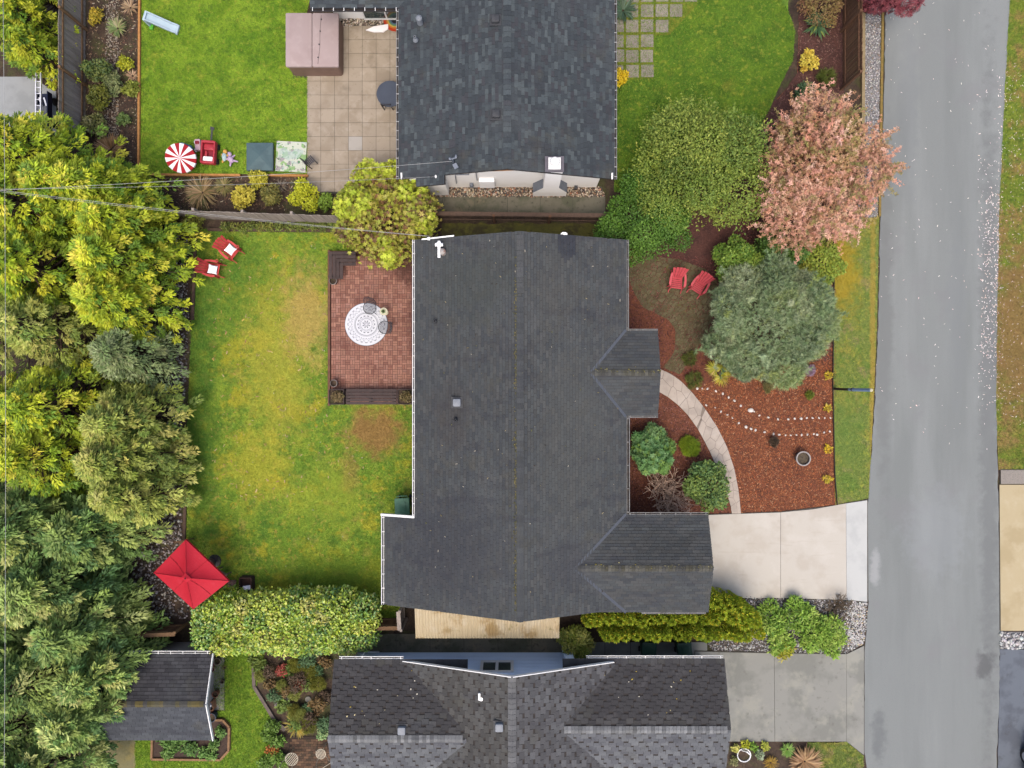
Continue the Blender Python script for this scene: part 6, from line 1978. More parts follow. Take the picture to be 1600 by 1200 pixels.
# round rug with printed rings
def rug_mat():
    m = bpy.data.materials.new("mandala_print")
    m.use_nodes = True
    N, L = m.node_tree.nodes, m.node_tree.links
    b = N["Principled BSDF"]
    b.inputs["Roughness"].default_value = .9
    tc = N.new("ShaderNodeTexCoord")
    sep = N.new("ShaderNodeSeparateXYZ")
    L.new(tc.outputs["Object"], sep.inputs[0])

    def mth(op, a, b2=None, c=None):
        n = N.new("ShaderNodeMath")
        n.operation = op
        for i, v in enumerate((a, b2, c)):
            if v is None:
                continue
            if isinstance(v, (int, float)):
                n.inputs[i].default_value = v
            else:
                L.new(v, n.inputs[i])
        return n.outputs[0]
    x, y = sep.outputs[0], sep.outputs[1]
    r = mth('SQRT', mth('ADD', mth('MULTIPLY', x, x), mth('MULTIPLY', y, y)))
    th = mth('ARCTAN2', y, x)

    def ring(r0, w, lobes=0, amp=0.0, dash=0, ph=0.0):
        rr = r
        if lobes:
            rr = mth('ADD', r, mth('MULTIPLY', mth('COSINE', mth('MULTIPLY_ADD', th, float(lobes), ph)), amp))
        d = mth('ABSOLUTE', mth('SUBTRACT', rr, r0))
        f = mth('LESS_THAN', d, w)
        if dash:
            f = mth('MULTIPLY', f, mth('GREATER_THAN', mth('COSINE', mth('MULTIPLY', th, float(dash))), 0.0))
        return f
    parts = [ring(.25, .008), ring(.49, .007), ring(.525, .012, dash=64), ring(.47, .006), ring(.36, .022, dash=14), ring(.30, .006, 14, .012), ring(.10, .03, 8, .05), ring(.70, .007, 12, .07), ring(.72, .007, 12, .07, ph=math.pi), ring(.80, .012, dash=24), ring(.62, .01, dash=36)]
    tot = parts[0]
    for p in parts[1:]:
        tot = mth('MAXIMUM', tot, p)
    nz = N.new("ShaderNodeTexNoise")
    nz.inputs["Scale"].default_value = 5
    mx0 = N.new("ShaderNodeMix")
    mx0.data_type = 'RGBA'
    L.new(nz.outputs["Fac"], mx0.inputs[0])
    mx0.inputs[6].default_value = (.42, .43, .445, 1)
    mx0.inputs[7].default_value = (.36, .37, .39, 1)
    mx = N.new("ShaderNodeMix")
    mx.data_type = 'RGBA'
    L.new(mth('MULTIPLY', tot, .85), mx.inputs[0])
    L.new(mx0.outputs[2], mx.inputs[6])
    mx.inputs[7].default_value = (.06, .06, .075, 1)
    edge = N.new("ShaderNodeMix")
    edge.data_type = 'RGBA'
    L.new(mth('GREATER_THAN', r, .915), edge.inputs[0])
    L.new(mx.outputs[2], edge.inputs[6])
    edge.inputs[7].default_value = (.08, .08, .1, 1)
    L.new(edge.outputs[2], b.inputs["Base Color"])
    return m


q = P(573, 507)
o = MB().lathe([(.93, 0), (.935, .006), (.925, .014), (.05, .015)], 56).build("round_rug", rug_mat(), loc=(q.x, q.y, .072))
tag(o, "round white rug with printed grey rings on the brick patio", "rug")
iron = M("black_iron", C(62, 62, 70), [(C(46, 46, 52), 9, .45, .65, .5)], rough=.45)


def wire_chair(label, px, py, rz, z, r=.27):
    b = P(px, py)
    root = thing("wire_chair", label, "chair", (b.x, b.y, z), rz)
    pts = [(r * math.cos(t), r * math.sin(t), .44) for t in [2 * math.pi * k / 24 for k in range(25)]]
    MB().tube(pts, .014, 6, cap=False).build("seat_ring", iron, root)
    m = MB()
    for i in range(-7, 8):
        x = i * r / 7.6
        h = math.sqrt(max(0, r * r - x * x))
        m.tube([(x, -h, .44), (x, 0, .425), (x, h, .44)], .0045, 4, cap=False)
        m.tube([(-h, x, .437), (0, x, .422), (h, x, .437)], .0045, 4, cap=False)
    m.build("seat_mesh", iron, root, kind="stuff")
    bp = [(-.24, .16, .44), (-.25, .26, .62), (-.19, .36, .84), (0, .39, .90), (.19, .36, .84), (.25, .26, .62), (.24, .16, .44)]
    MB().tube(bp, .014, 6, cap=False).build("back_hoop", iron, root)
    m = MB()
    for i in range(-4, 5):
        x = i * .048
        m.tube([(x, .24 + .02 * math.cos(i), .45), (x * 1.05, .31, .64), (x * .9, .375 - .004 * i * i, .86 - .006 * i * i)], .006, 4, cap=False)
    for zz, yy, ww in ((.56, .27, .24), (.68, .325, .235), (.78, .355, .21)):
        m.tube([(-ww, yy - .05, zz), (0, yy, zz), (ww, yy - .05, zz)], .006, 4, cap=False)
    m.build("back_mesh", iron, root, kind="stuff")
    for sx, sy in ((-1, -1), (1, -1), (-1, 1), (1, 1)):
        MB().tube([(sx * .17, sy * .17, .44), (sx * .22, sy * .23, 0)], .012, 6).build("leg", iron, root)
    return root


wire_chair("black wire chair at the upper edge of the round rug", 581.5, 483, math.radians(-4), .09)
wire_chair("black wire chair at the house side of the round rug", 604.5, 513, math.radians(-95), .09)
q = P(600, 487, .45)
T = thing("side_table", "small round cream side table on the rug's upper right edge", "table", (q.x, q.y, .075))
cream = M("cream_paint", C(236, 230, 196), [(C(214, 206, 168), 4, .45, .65, .5)], rough=.5)
MB().lathe([(.13, .44), (.165, .45), (.165, .475), (.02, .476)], 20).build("table_top", cream, T, smooth=True)
MB().lathe([(.12, 0), (.04, .04), (.03, .4), (.06, .44)], 14).build("stand", cream, T, smooth=True)
spiky("potted_plant", "tiny green plant on the cream side table", 600, 487, 4, [(90, 130, 70, 2), (120, 150, 80, 1)], 24, .14).location = (q.x, q.y, .55)

# ------------------------------------------------------------------ red rectangular parasol and the things beside it
UR = thing("parasol", "big red rectangular parasol beside the cedars", "parasol", P(297, 898))
uc = [P(290, 843, 2.25), P(358, 908, 2.25), P(302, 952, 2.25), P(240, 895, 2.25)]
ap = P(291, 903, 2.72)
red_cloth = M("red_canvas", C(236, 44, 66), [(C(218, 32, 54), 1.5, .45, .65, .4), (C(244, 70, 88), 3, .56, .72, .4)], rough=.75, trans=.25)
for i in range(4):
    a, b = uc[i], uc[(i + 1) % 4]
    n = 10
    vs, fs = [], []
    for r_ in range(n + 1):
        t = r_ / n
        for k in range(n + 1):
            p = ap.lerp(a.lerp(b, k / n), t)
            sag = -.10 * math.sin(math.pi * t) * math.sin(math.pi * k / n)
            vs.append(p + V3(0, 0, sag))
    for r_ in range(n):
        for k in range(n):
            j = r_ * (n + 1) + k
            fs.append((j, j + n + 1, j + n + 2, j + 1))
    j0 = n * (n + 1)
    m_ = len(vs)
    vs += [vs[j0 + k] - V3(0, 0, .12) for k in range(n + 1)]
    fs += [(j0 + k, m_ + k, m_ + k + 1, j0 + k + 1) for k in range(n)]
    MB().add(vs, fs).build("canopy_panel", red_cloth, UR, world=True, smooth=False)
    MB().tube([ap - V3(0, 0, .04), a - V3(0, 0, .03)], .012, 6).build("rib", iron, UR, world=True)
    MB().tube([ap + V3(0, 0, .006), a + V3(0, 0, .006)], .014, 5).build("seam", M("red_seam", C(196, 30, 48), [(C(170, 24, 40), 5, .45, .65, .5)], rough=.8), UR, world=True)
    MB().tube([ap.lerp(a.lerp(b, .5), .12), ap.lerp(a.lerp(b, .5), .5) - V3(0, 0, .098), a.lerp(b, .5) + V3(0, 0, .004)], .008, 5).build("seam", MATS["red_seam"], UR, world=True)
vq = [ap.lerp(p, .14) + V3(0, 0, .06) for p in uc]
MB().add(vq + [ap + V3(0, 0, .08)], [(0, 1, 4), (1, 2, 4), (2, 3, 4), (3, 0, 4)]).build("vent_cap", red_cloth, UR, world=True)
MB().lathe([(.02, 0), (.03, .04), (.01, .09)], 8, (ap.x, ap.y, ap.z + .07)).build("finial", iron, UR, world=True)
cx, cy = ap.x, ap.y
MB().tube([(cx, cy, .02), (cx, cy, ap.z + .05)], .024, 8).build("pole", iron, UR, world=True)
MB().lathe([(.28, 0), (.28, .06), (.06, .09), (.05, .3)], 18, (cx, cy, 0)).build("base", dark_metal, UR, world=True)
tan_wood = wood("tan_furniture", (150, 116, 88), (118, 90, 66))


def small_chair(label, px, py, rz, mat, name="garden_chair", group=None, s=1.0):
    b = P(px, py)
    r = thing(name, label, "chair", (b.x, b.y, .04), rz, group)
    for i in range(5):
        MB().box(0, (-.2 + i * .1) * s, .42, .46 * s, .08 * s, .02).build("seat_slat", mat, r)
    for sx in (-1, 1):
        MB().bar((sx * .22 * s, -.22 * s, 0), (sx * .22 * s, -.22 * s, .42), .035, .035).build("leg", mat, r)
        MB().bar((sx * .22 * s, .24 * s, 0), (sx * .22 * s, .36 * s, .9), .035, .035).build("leg", mat, r)
    for i in range(3):
        MB().bar((-.22 * s, (.29 + i * .03) * s, .56 + i * .13), (.22 * s, (.29 + i * .03) * s, .56 + i * .13), .03, .06).build("back_slat", mat, r)
    return r


small_chair("tan wooden chair at the upper corner of the red parasol", 297, 851, math.radians(10), tan_wood)
small_chair("grey slatted chair at the right corner of the red parasol", 351, 897, math.radians(-30), wood("grey_slats", (150, 132, 118), (120, 104, 92)))
o = MB().lathe([(.17, 0), (.2, .3), (.19, .34), (.12, .34), (.11, .30)], 18).build("round_stool", M("brown_ceramic", C(118, 92, 78), [(C(96, 74, 62), 5, .45, .65, .6)], rough=.6), loc=(*P(332, 878)[:2], .04))
tag(o, "small round brown stool under the parasol's lawn side", "stool")
q = P(365.5, 910)
L_ = thing("lantern", "small square pinkish lantern between parasol and laurel hedge", "lantern", (q.x, q.y, .04))
lan = M("lantern_pink", C(206, 164, 148), [(C(180, 140, 124), 6, .45, .65, .5)], rough=.6)
for sx, sy in ((-1, -1), (1, -1), (1, 1), (-1, 1)):
    MB().box(sx * .1, sy * .1, .17, .025, .025, .34).build("post", lan, L_)
for sx, sy, lx, ly in ((0, .08, .23, .07), (0, -.08, .23, .07), (.08, 0, .07, .09), (-.08, 0, .07, .09)):
    MB().box(sx, sy, .35, lx, ly, .03).build("top_frame", lan, L_)
MB().box(0, 0, .015, .23, .23, .03).build("base", lan, L_)
q = P(389, 909)
W_ = thing("wooden_chest", "dark wooden box with a white cloth beside the laurel hedge", "box", (q.x, q.y, .04))
chest = wood("chest_wood", (88, 64, 56), (64, 48, 44))
for sx, sy, lx, ly in ((0, .27, .5, .05), (0, -.27, .5, .05), (.25, 0, .05, .5), (-.25, 0, .05, .5)):
    MB().box(sx, sy, .2, lx, ly, .4).build("side", chest, W_)
MB().box(0, 0, .12, .46, .48, .04).build("bottom", chest, W_)
o = MB().box(.05, -.17, .30, .33, .2, .1, .15).blob((.05, -.17, .36), (.15, .09, .04), 10, 5).build("folded_cloth", M("white_cloth", (.66, .66, .68), [((.5, .5, .52), 6, .5, .7, .4)], rough=.9), smooth=False)
o.location = (q.x, q.y, .04)
tag(o, "white folded cloth in the dark wooden box", "cloth")

# ------------------------------------------------------------------ wheeled bins
def bin_(label, px, py, rz, mat, z=.03):
    b = P(px, py)
    r = thing("wheeled_bin", label, "bin", (b.x, b.y, z), rz)
    bm = MB()
    vs, fs = [], []
    for zz, hx, hy in ((.06, .21, .22), (.95, .29, .33)):
        vs += [(-hx, -hy, zz), (hx, -hy, zz), (hx, hy, zz), (-hx, hy, zz)]
    bm.add(vs, [(3, 2, 1, 0), (0, 1, 5, 4), (1, 2, 6, 5), (2, 3, 7, 6), (3, 0, 4, 7), (4, 5, 6, 7)])
    bm.build("body", mat, r, bevel=.03)
    lid = MB().rbox(0, 0, .95, 1.02, .62, .70, .06, 0, 4, .03).build("lid", mat, r, smooth=True)
    MB().rbox(-.02, -.02, 1.02, 1.035, .36, .44, .04, 0, 3, .008).build("lid_panel", mat, lid, smooth=True)
    MB().tube([(-.22, .37, .98), (-.22, .43, .96), (.22, .43, .96), (.22, .37, .98)], .018, 8).build("handle", mat, r)
    for sx in (-1, 1):
        MB().tube([(sx * .20, .26, .11), (sx * .26, .26, .11)], .11, 14).build("wheel", M("rubber", C(42, 42, 44), [(C(58, 58, 60), 9, .45, .65, .5)], rough=.8), r)
    return r


green_bin = M("green_plastic", C(112, 162, 126), [(C(92, 140, 106), 3, .45, .65, .6), (C(140, 182, 150), 6, .56, .7, .5)], rough=.45)
dgreen = M("dark_green_plastic", C(52, 84, 66), [(C(40, 66, 54), 3, .45, .65, .6)], rough=.5)
bin_("green wheeled bin in the corner of the house by the back lawn", 634, 785, math.radians(2), green_bin)
bin_("dark green wheeled bin below the hedge nearer the awning", 1007, 1003, math.radians(175), dgreen)
bin_("dark green wheeled bin below the hedge nearer the driveway", 1061, 1003, math.radians(186), dgreen)

# ------------------------------------------------------------------ hot tub, neighbour patio things
q = P(500, 70)
tx0, tx1 = P(446, 0, 1.0).x, P(529, 0, 1.0).x
ty0, ty1 = P(0, 104, 1.0).y, P(0, 20, 1.0).y
tcx, tcy, tw, th = (tx0 + tx1) / 2, (ty0 + ty1) / 2, tx1 - tx0, ty1 - ty0
HT = thing("hot_tub", "square hot tub with mauve padded cover on the slab patio", "hot tub", (tcx, tcy, .04))
tub = M("tub_cabinet", C(152, 124, 110), [(C(132, 106, 94), 2, .45, .65, .5)], rough=.6)
cover = M("tub_cover", C(196, 176, 172), [(C(186, 164, 160), 1.2, .45, .65, .6), (C(206, 188, 184), 3, .52, .7, .5)], rough=.7)
MB().rbox(0, 0, 0, .86, tw - .04, th - .04, .14, 0, 5).build("cabinet", tub, HT, smooth=True)
for sg in (-1, 1):
    MB().rbox(sg * (tw / 4 + .003), 0, .86, .96, tw / 2 - .012, th, .06, 0, 5, .02).build("cover_half", cover, HT, smooth=True)
MB().tube([(tw / 2 * .35, th / 2 - .1, .968), (tw / 2 * .3, .3, .968), (tw / 2 * .3, -.3, .968), (tw / 2 * .22, -th / 2 + .1, .968)], .006, 5).build("strap", iron, HT)
for i, yy in enumerate((.85, .35, -.2, -.75)):
    MB().box(tw / 2 * (.35 - .04 * i), yy, .972, .05, .05, .02, .4).build("buckle", iron, HT)
q = P(609, 147, .72)
RT = thing("round_table", "round dark grey table half under the upper house eave", "table", (q.x, q.y, .045))
slate = M("slate_top", C(84, 92, 106), [(C(74, 80, 94), 2, .45, .65, .5)], rough=.4)
MB().lathe([(.54, .68), (.56, .70), (.55, .715), (.02, .716)], 36).build("table_top", slate, RT, smooth=True)
for k in range(4):
    a = math.pi / 4 + k * math.pi / 2
    MB().tube([(.3 * math.cos(a), .3 * math.sin(a), .68), (.42 * math.cos(a), .42 * math.sin(a), 0)], .02, 6).build("leg", iron, RT)
small_chair("dark chair pushed under the round grey table", 608, 165, math.radians(180), iron, s=.85)
small_chair("small dark folding chair beside the printed play mat", 489, 256, math.radians(130), M("chair_grey", C(80, 76, 78), [(C(62, 60, 62), 8, .45, .65, .5)], rough=.5), s=.7)
# rainbow mat + white board
q = P(617.5, 32)
RB = thing("rainbow_mat", "half round rainbow striped mat by the glass door", "mat", (q.x, q.y, .05))
for i, (c, r0, r1) in enumerate([((214, 70, 30), .50, .40), ((232, 130, 50), .40, .34), ((236, 196, 90), .34, .28), ((120, 170, 120), .28, .22), ((96, 120, 150), .22, .16), ((40, 40, 48), .16, .0)]):
    n = 20
    pts = [(r0 * math.cos(math.pi + math.pi * k / n), r0 * math.sin(math.pi + math.pi * k / n)) for k in range(n + 1)]
    pts += [(r1 * math.cos(math.pi + math.pi * k / n), r1 * math.sin(math.pi + math.pi * k / n)) for k in range(n, -1, -1)] if r1 > 0 else []
    MB().prism(pts, 0, .03).build("stripe", M("rainbow_%d" % i, C(*c), [(C(*[v * .85 for v in c]), 6, .45, .65, .4)], rough=.7), RB)
o = MB().prism([(-.55, -.16), (-.2, -.24), (.2, -.24), (.42, -.1), (.42, .1), (-.2, .0)], 0, .06).build("white_board", M("white_board", (.62, .6, .6), [((.5, .48, .48), 4, .5, .7, .4)], rough=.6), loc=(*P(592, 43)[:2], .046))
tag(o, "curved white board on the slabs beside the rainbow mat", "board")

# ------------------------------------------------------------------ toys on the neighbour lawn
q = P(282, 247, 1.0)
SP = thing("striped_parasol", "small red and white striped tilted parasol on the lawn", "parasol", (q.x, q.y, 0))
tilt = Matrix.Rotation(math.radians(-24), 4, Vector((1, .75, 0)).normalized()) if False else Matrix.Rotation(math.radians(22), 4, Vector((.7, .7, 0)))
pr = M("parasol_red", C(206, 40, 52), [(C(184, 30, 44), 4, .45, .65, .4)], rough=.7)
pw = M("parasol_white", (.62, .6, .6), [((.54, .5, .5), 4, .5, .7, .4)], rough=.7)
N_ = 20
apx = Vector((0, 0, .22))
for k in range(N_):
    a0, a1 = 2 * math.pi * k / N_, 2 * math.pi * (k + 1) / N_
    R_ = .60
    e0, e1 = Vector((R_ * math.cos(a0), R_ * math.sin(a0), 0)), Vector((R_ * math.cos(a1), R_ * math.sin(a1), 0))
    f0, f1 = e0 * 1.03 - Vector((0, 0, .16)), e1 * 1.03 - Vector((0, 0, .16))
    m0, m1 = apx.lerp(e0, .5) + Vector((0, 0, .04)), apx.lerp(e1, .5) + Vector((0, 0, .04))
    vs = [tilt @ p + Vector((0, 0, 1.0)) for p in (apx, m0, m1, e0, e1, f0, f1)]
    MB().add(vs, [(0, 1, 2), (1, 3, 4, 2), (3, 5, 6, 4)]).build("canopy_panel", pr if k % 2 else pw, SP)
axd = tilt @ Vector((0, 0, 1))
MB().tube([(0, 0, .02), (0, 0, .85), tuple(Vector((0, 0, 1.0)) + axd * .24)], .015, 6).build("pole", white_pnt, SP)
MB().lathe([(.16, 0), (.16, .05), (.03, .08)], 14).build("base", white_pnt, SP)
q = P(297, 238)
TT = thing("play_table", "teal and blue toy table under the striped parasol", "toy", (q.x, q.y, .04), math.radians(-20))
teal = M("teal_plastic", C(50, 140, 176), [(C(36, 116, 150), 4, .45, .65, .5)], rough=.4)
MB().rbox(0, 0, .38, .46, .5, .42, .05, 0, 3, .02).build("tray", teal, TT, smooth=True)
for sx in (-1, 1):
    for sy in (-1, 1):
        MB().tube([(sx * .2, sy * .16, 0), (sx * .2, sy * .16, .38)], .025, 8).build("leg", teal, TT)
q = P(332, 243)
RC = thing("ride_on_wagon", "red plastic ride on wagon with a black pull handle", "toy", (q.x, q.y, .05), math.radians(-4))
rp = M("red_plastic", C(206, 66, 78), [(C(184, 50, 64), 4, .45, .65, .5)], rough=.4)
dr = M("dark_red_plastic", C(158, 38, 56), [(C(136, 30, 46), 4, .45, .65, .5)], rough=.45)
MB().rbox(0, 0, .12, .22, .60, .98, .14, .03, 5).build("tub_floor", dr, RC, smooth=True)
for sx in (-1, 1):
    MB().rbox(sx * .27, 0, .22, .46, .07, .96, .03, 0, 3, .02).build("side_wall", rp, RC, smooth=True)
MB().rbox(0, .44, .22, .48, .58, .10, .04, 0, 3, .03).build("front_wall", rp, RC, smooth=True)
MB().rbox(0, -.44, .22, .46, .58, .10, .04, 0, 3, .03).build("rear_wall", rp, RC, smooth=True)
MB().rbox(.0, .24, .22, .36, .44, .26, .06, 0, 4, .03).build("seat", rp, RC, smooth=True)
MB().rbox(.0, -.28, .22, .40, .42, .2, .04, 0, 3, .03).build("rear_seat", pw, RC, smooth=True)
MB().rbox(-.12, -.04, .22, .34, .10, .22, .03, 0, 3, .02).build("console", rp, RC, smooth=True)
for sx in (-1, 1):
    for sy in (-.32, .32):
        MB().tube([(sx * .28, sy, .12), (sx * .34, sy, .12)], .12, 14).build("wheel", MATS["rubber"], RC)
MB().bar((.03, .48, .22), (.08, 1.02, .34), .07, .03).bar((.08, .98, .34), (.10, 1.10, .36), .17, .03).build("pull_handle", iron, RC)
q = P(314, 230)
WT = thing("toy_cart", "small white and pink toy cart touching the red wagon", "toy", (q.x, q.y, .05), math.radians(4))
pk = M("pink_plastic", C(236, 196, 204), [(C(220, 150, 164), 5, .52, .62, .7)], rough=.45)
MB().rbox(0, 0, .1, .3, .24, .48, .04, 0, 3, .02).build("body", pk, WT, smooth=True)
MB().rbox(0, .08, .3, .34, .18, .14, .04, 0, 3, .02).build("seat", dr, WT, smooth=True)
for y in (-.17, .17):
    MB().tube([(-.2, y, .08), (-.13, y, .08)], .08, 10).build("wheel", pw, WT)
    MB().tube([(.12, y, .08), (.16, y, .08)], .08, 10).build("wheel", pw, WT)
q = P(353, 247)
D1 = thing("plush_toy", "orange and pale blue stuffed toy on the grass by the wagon", "toy", (q.x, q.y, .05))
MB().blob((0, 0, .12), (.11, .2, .1), 10, 6).build("body", M("plush_cyan", C(200, 226, 226), [(C(170, 206, 214), 8, .45, .65, .5)]), D1, smooth=True)
MB().blob((.05, .22, .15), (.1, .1, .1), 10, 6).build("head", M("plush_orange", C(244, 190, 96), [(C(226, 160, 80), 8, .45, .65, .5)]), D1, smooth=True)
for x, y in ((-.1, .1), (.12, -.1), (-.08, -.18), (.15, .08)):
    MB().tube([(x * .5, y * .7, .1), (x * 1.4, y * 1.3, .06)], [.05, .035], 8).build("limb", MATS["plush_orange"], D1)
q = P(363, 251)
D2 = thing("plush_toy", "lilac stuffed toy lying beside the orange toy", "toy", (q.x, q.y, .05), .6)
lil = M("plush_lilac", C(222, 196, 226), [(C(206, 164, 206), 7, .45, .65, .6)], rough=.9)
MB().blob((0, 0, .13), (.12, .18, .11), 10, 6).build("body", lil, D2, smooth=True)
MB().blob((.1, .2, .16), (.09, .1, .09), 10, 6).build("head", lil, D2, smooth=True)
for x, y in ((-.14, .12), (.16, .06), (-.13, -.16), (.13, -.18)):
    MB().tube([(x * .5, y * .6, .12), (x * 1.5, y * 1.3, .07)], [.05, .03], 8).build("limb", lil, D2)
# sandbox tarp
x0, y0 = P(385, 266, .35)[:2]
x1, y1 = P(426, 223, .35)[:2]
tp = M("tarp_teal", C(92, 118, 122), [(C(78, 102, 108), 2, .45, .65, .6), (C(108, 132, 134), 5, .55, .7, .4)], rough=.6)
SB = thing("covered_sandbox", "square sandbox under a dark teal tarp on the lawn edge", "sandbox", ((x0 + x1) / 2, (y0 + y1) / 2, 0))
hx, hy = (x1 - x0) / 2, (y1 - y0) / 2
MB().add([(-hx, -hy, .34), (hx, -hy, .34), (hx, hy, .34), (-hx, hy, .34), (.02, .0, .43), (-hx, -hy, .2), (hx, -hy, .2), (hx, hy, .2), (-hx, hy, .2)], [(0, 1, 4), (1, 2, 4), (2, 3, 4), (3, 0, 4), (5, 6, 1, 0), (6, 7, 2, 1), (7, 8, 3, 2), (8, 5, 0, 3)]).build("tarp", tp, SB)
for sx, sy, lx, ly in ((0, hy - .06, 2 * hx - .1, .05), (0, -hy + .06, 2 * hx - .1, .05), (hx - .06, 0, .05, 2 * hy - .2), (-hx + .06, 0, .05, 2 * hy - .2)):
    MB().box(sx, sy, .16, lx, ly, .3).build("box_side", tan_wood, SB)


def print_mat():
    m = M("printed_mat", C(226, 232, 212), [(C(150, 196, 120), 3.2, .56, .60, .9, 1), (C(176, 166, 170), 4.5, .58, .61, .9, 1), (C(80, 150, 96), 7.5, .64, .66, .9, 1), (C(120, 96, 110), 11, .66, .68, .8, 1), (C(190, 216, 206), 2.2, .55, .6, .6, 1)], rough=.6)
    return m


x0, y0 = P(431, 268, .1)[:2]
x1, y1 = P(478, 221, .1)[:2]
PM = MB().box((x1 - x0) / 2, (y1 - y0) / 2, .035, x1 - x0, y1 - y0, .05, -.05).build("play_mat", print_mat(), loc=(x0, y0, .03))
tag(PM, "square pale play mat with a printed map beside the tarp", "mat")
# slide
q = P(258, 42)
SLD = thing("toddler_slide", "pale blue toddler slide with a green foot on the lawn", "slide", (q.x, q.y, .04), math.radians(-16))
pb = M("pale_blue_plastic", C(210, 234, 246), [(C(190, 220, 238), 4, .45, .65, .5)], rough=.4)
gp = M("green_plastic_toy", C(110, 206, 70), [(C(90, 180, 56), 4, .45, .65, .5)], rough=.4)
vs = [(-.55, -.15, .55), (-.55, .15, .55), (.3, .15, .12), (.3, -.15, .12), (.6, .15, .06), (.6, -.15, .06)]
MB().add(vs + [(x, y, z - .03) for x, y, z in vs], [(0, 3, 2, 1), (3, 5, 4, 2), (6, 7, 8, 9), (9, 8, 10, 11), (0, 1, 7, 6), (4, 5, 11, 10)]).build("chute", pb, SLD)
for s in (-1, 1):
    MB().bar((-.55, s * .17, .60), (.32, s * .17, .16), .045, .12).bar((.30, s * .17, .16), (.60, s * .17, .09), .045, .1).build("side_rail", pb, SLD)
MB().rbox(-.58, 0, .0, .62, .1, .42, .03, 0, 3, .02).build("ladder_frame", pb, SLD)
MB().rbox(-.5, -.2, 0, .1, .16, .22, .04, 0, 3, .02).build("foot", gp, SLD)
MB().rbox(.6, 0, .0, .1, .1, .42, .04, 0, 3, .03).build("landing", pb, SLD)

# ------------------------------------------------------------------ behind the grey fence: ladder, cart
YARD = [(-60, 120), (88, 120), (88, 240), (-60, 240)]
sheet("yard_paving", YARD, .012, M("pale_yard", C(178, 182, 182), [(C(156, 160, 160), 1.1, .45, .65, .6)], rough=.85))
LD = thing("ladder", "white metal ladder lying beside the grey fence", "ladder", P(72, 165))
ls = M("aluminium", (.6, .6, .62), [((.45, .45, .47), 5, .5, .7, .5)], rough=.35, metallic=.4)
zl = 1.2
for x in (56.5, 64):
    MB().bar(P(x, 114, zl), P(x, 216, zl), .04, .08).build("rail", ls, LD, world=True)
for i in range(11):
    y = 118 + i * 9.4
    MB().bar(P(57, y, zl), P(63.5, y, zl), .03, .03).build("rung", ls, LD, world=True)
for y in (122, 208):
    a = P(56.5, y, zl)
    MB().box(a.x + .1, a.y, zl / 2 - .03, .3, .08, zl - .06).build("trestle", dark_wood, LD, world=True)
q = P(82, 180)
CT = thing("garden_cart", "navy cart loaded with grey boards beside the ladder", "cart", (q.x, q.y, .02))
navy = M("navy_plastic", C(38, 46, 78), [(C(28, 34, 58), 3, .45, .65, .5)], rough=.5)
MB().rbox(0, 0, .3, .42, .5, 1.5, .06, .05, 3).build("tub_floor", navy, CT)
for sx in (-1, 1):
    MB().box(sx * .24, 0, .55, .04, 1.5, .3).build("side", navy, CT)
for i in range(3):
    MB().box(-.15 + i * .15, -.28, .62, .12, .85, .03, .05 * i).build("grey_board", M("cart_board", C(126, 130, 140), [(C(104, 108, 118), 6, .45, .65, .5)], rand=.1), CT)
for i in range(2):
    MB().box(-.1 + i * .2, .32, .60, .06, .4, .03, .3).build("white_board", ls, CT)
for sy in (-.5, .5):
    for sx in (-1, 1):
        MB().tube([(sx * .2, sy, .17), (sx * .27, sy, .17)], .16, 14).build("wheel", MATS["rubber"], CT)

# ------------------------------------------------------------------ street pole, wires, stones, small things
b = P(1303, 607.5)
ST = thing("street_pole", "slim pole, black below and pale blue above, at the verge", "pole", (b.x, b.y, 0))
MB().tube([(0, 0, -.05), (.03, -.02, 1.35)], .055, 12).build("lower_pole", M("pole_black", C(40, 42, 46), [(C(56, 58, 62), 5, .45, .65, .5)], rough=.5), ST, smooth=True)
MB().tube([(.03, -.02, 1.35), (.05, -.03, 3.1)], .065, 12).build("upper_pole", M("pole_blue", C(150, 184, 222), [(C(120, 156, 200), 4, .45, .65, .6)], rough=.4), ST, smooth=True)
MB().lathe([(.068, -.04), (.085, -.03), (.085, .03), (.068, .04)], 12, (.033, -.022, 1.62)).build("clamp", dark_metal, ST)
MB().lathe([(.065, 0), (.04, .03), (.01, .04)], 12, (.05, -.03, 3.1)).build("cap", cream, ST)
sm = M("white_stone", (.44, .41, .37), [((.34, .31, .28), 9, .45, .65, .5)], rough=.8, rand=.08)
rowA = [(1089, 607), (1097, 607), (1105, 607.5), (1118, 611), (1129, 615), (1138, 621), (1147, 626), (1157, 634), (1178, 643), (1186, 649), (1200, 652), (1215, 655), (1231, 655), (1241, 654), (1251, 654), (1260, 653), (1269, 653), (1279, 653), (1288, 653), (1297, 653)]
rowB = [(1103, 633), (1117, 637), (1126, 643), (1136, 648), (1144, 653), (1154, 661), (1165, 667), (1173, 670), (1180, 672), (1194, 675), (1208, 678), (1217, 679), (1227, 680), (1235, 680), (1244, 679.5), (1252, 679.5), (1261, 679), (1271, 678), (1276, 679), (1287, 675.5), (1296, 674)]
gst = random.Random(6)
for row, lb, gp_ in ((rowA, "small white stone, %s from the path in the row nearer the pine", "white stones of the row nearer the pine"), (rowB, "small white stone, %s from the path in the row nearer the pot", "white stones of the row nearer the pot")):
    for si, (x, y) in enumerate(row):
        r = gst.uniform(.04, .072)
        o = MB().blob((0, 0, r * .5), (r, r * gst.uniform(.6, .9), r * .7), 8, 5, jit=.1).build("border_stone", sm, loc=(*P(x, y)[:2], .012))
        o.rotation_euler = (0, 0, gst.uniform(0, 3))
        tag(o, lb % ORD[si], "stone", gp_)
o = MB().blob((0, 0, .06), (.13, .1, .09), 10, 6, jit=.08).build("border_stone", sm, loc=(*P(1172, 641)[:2], .012))
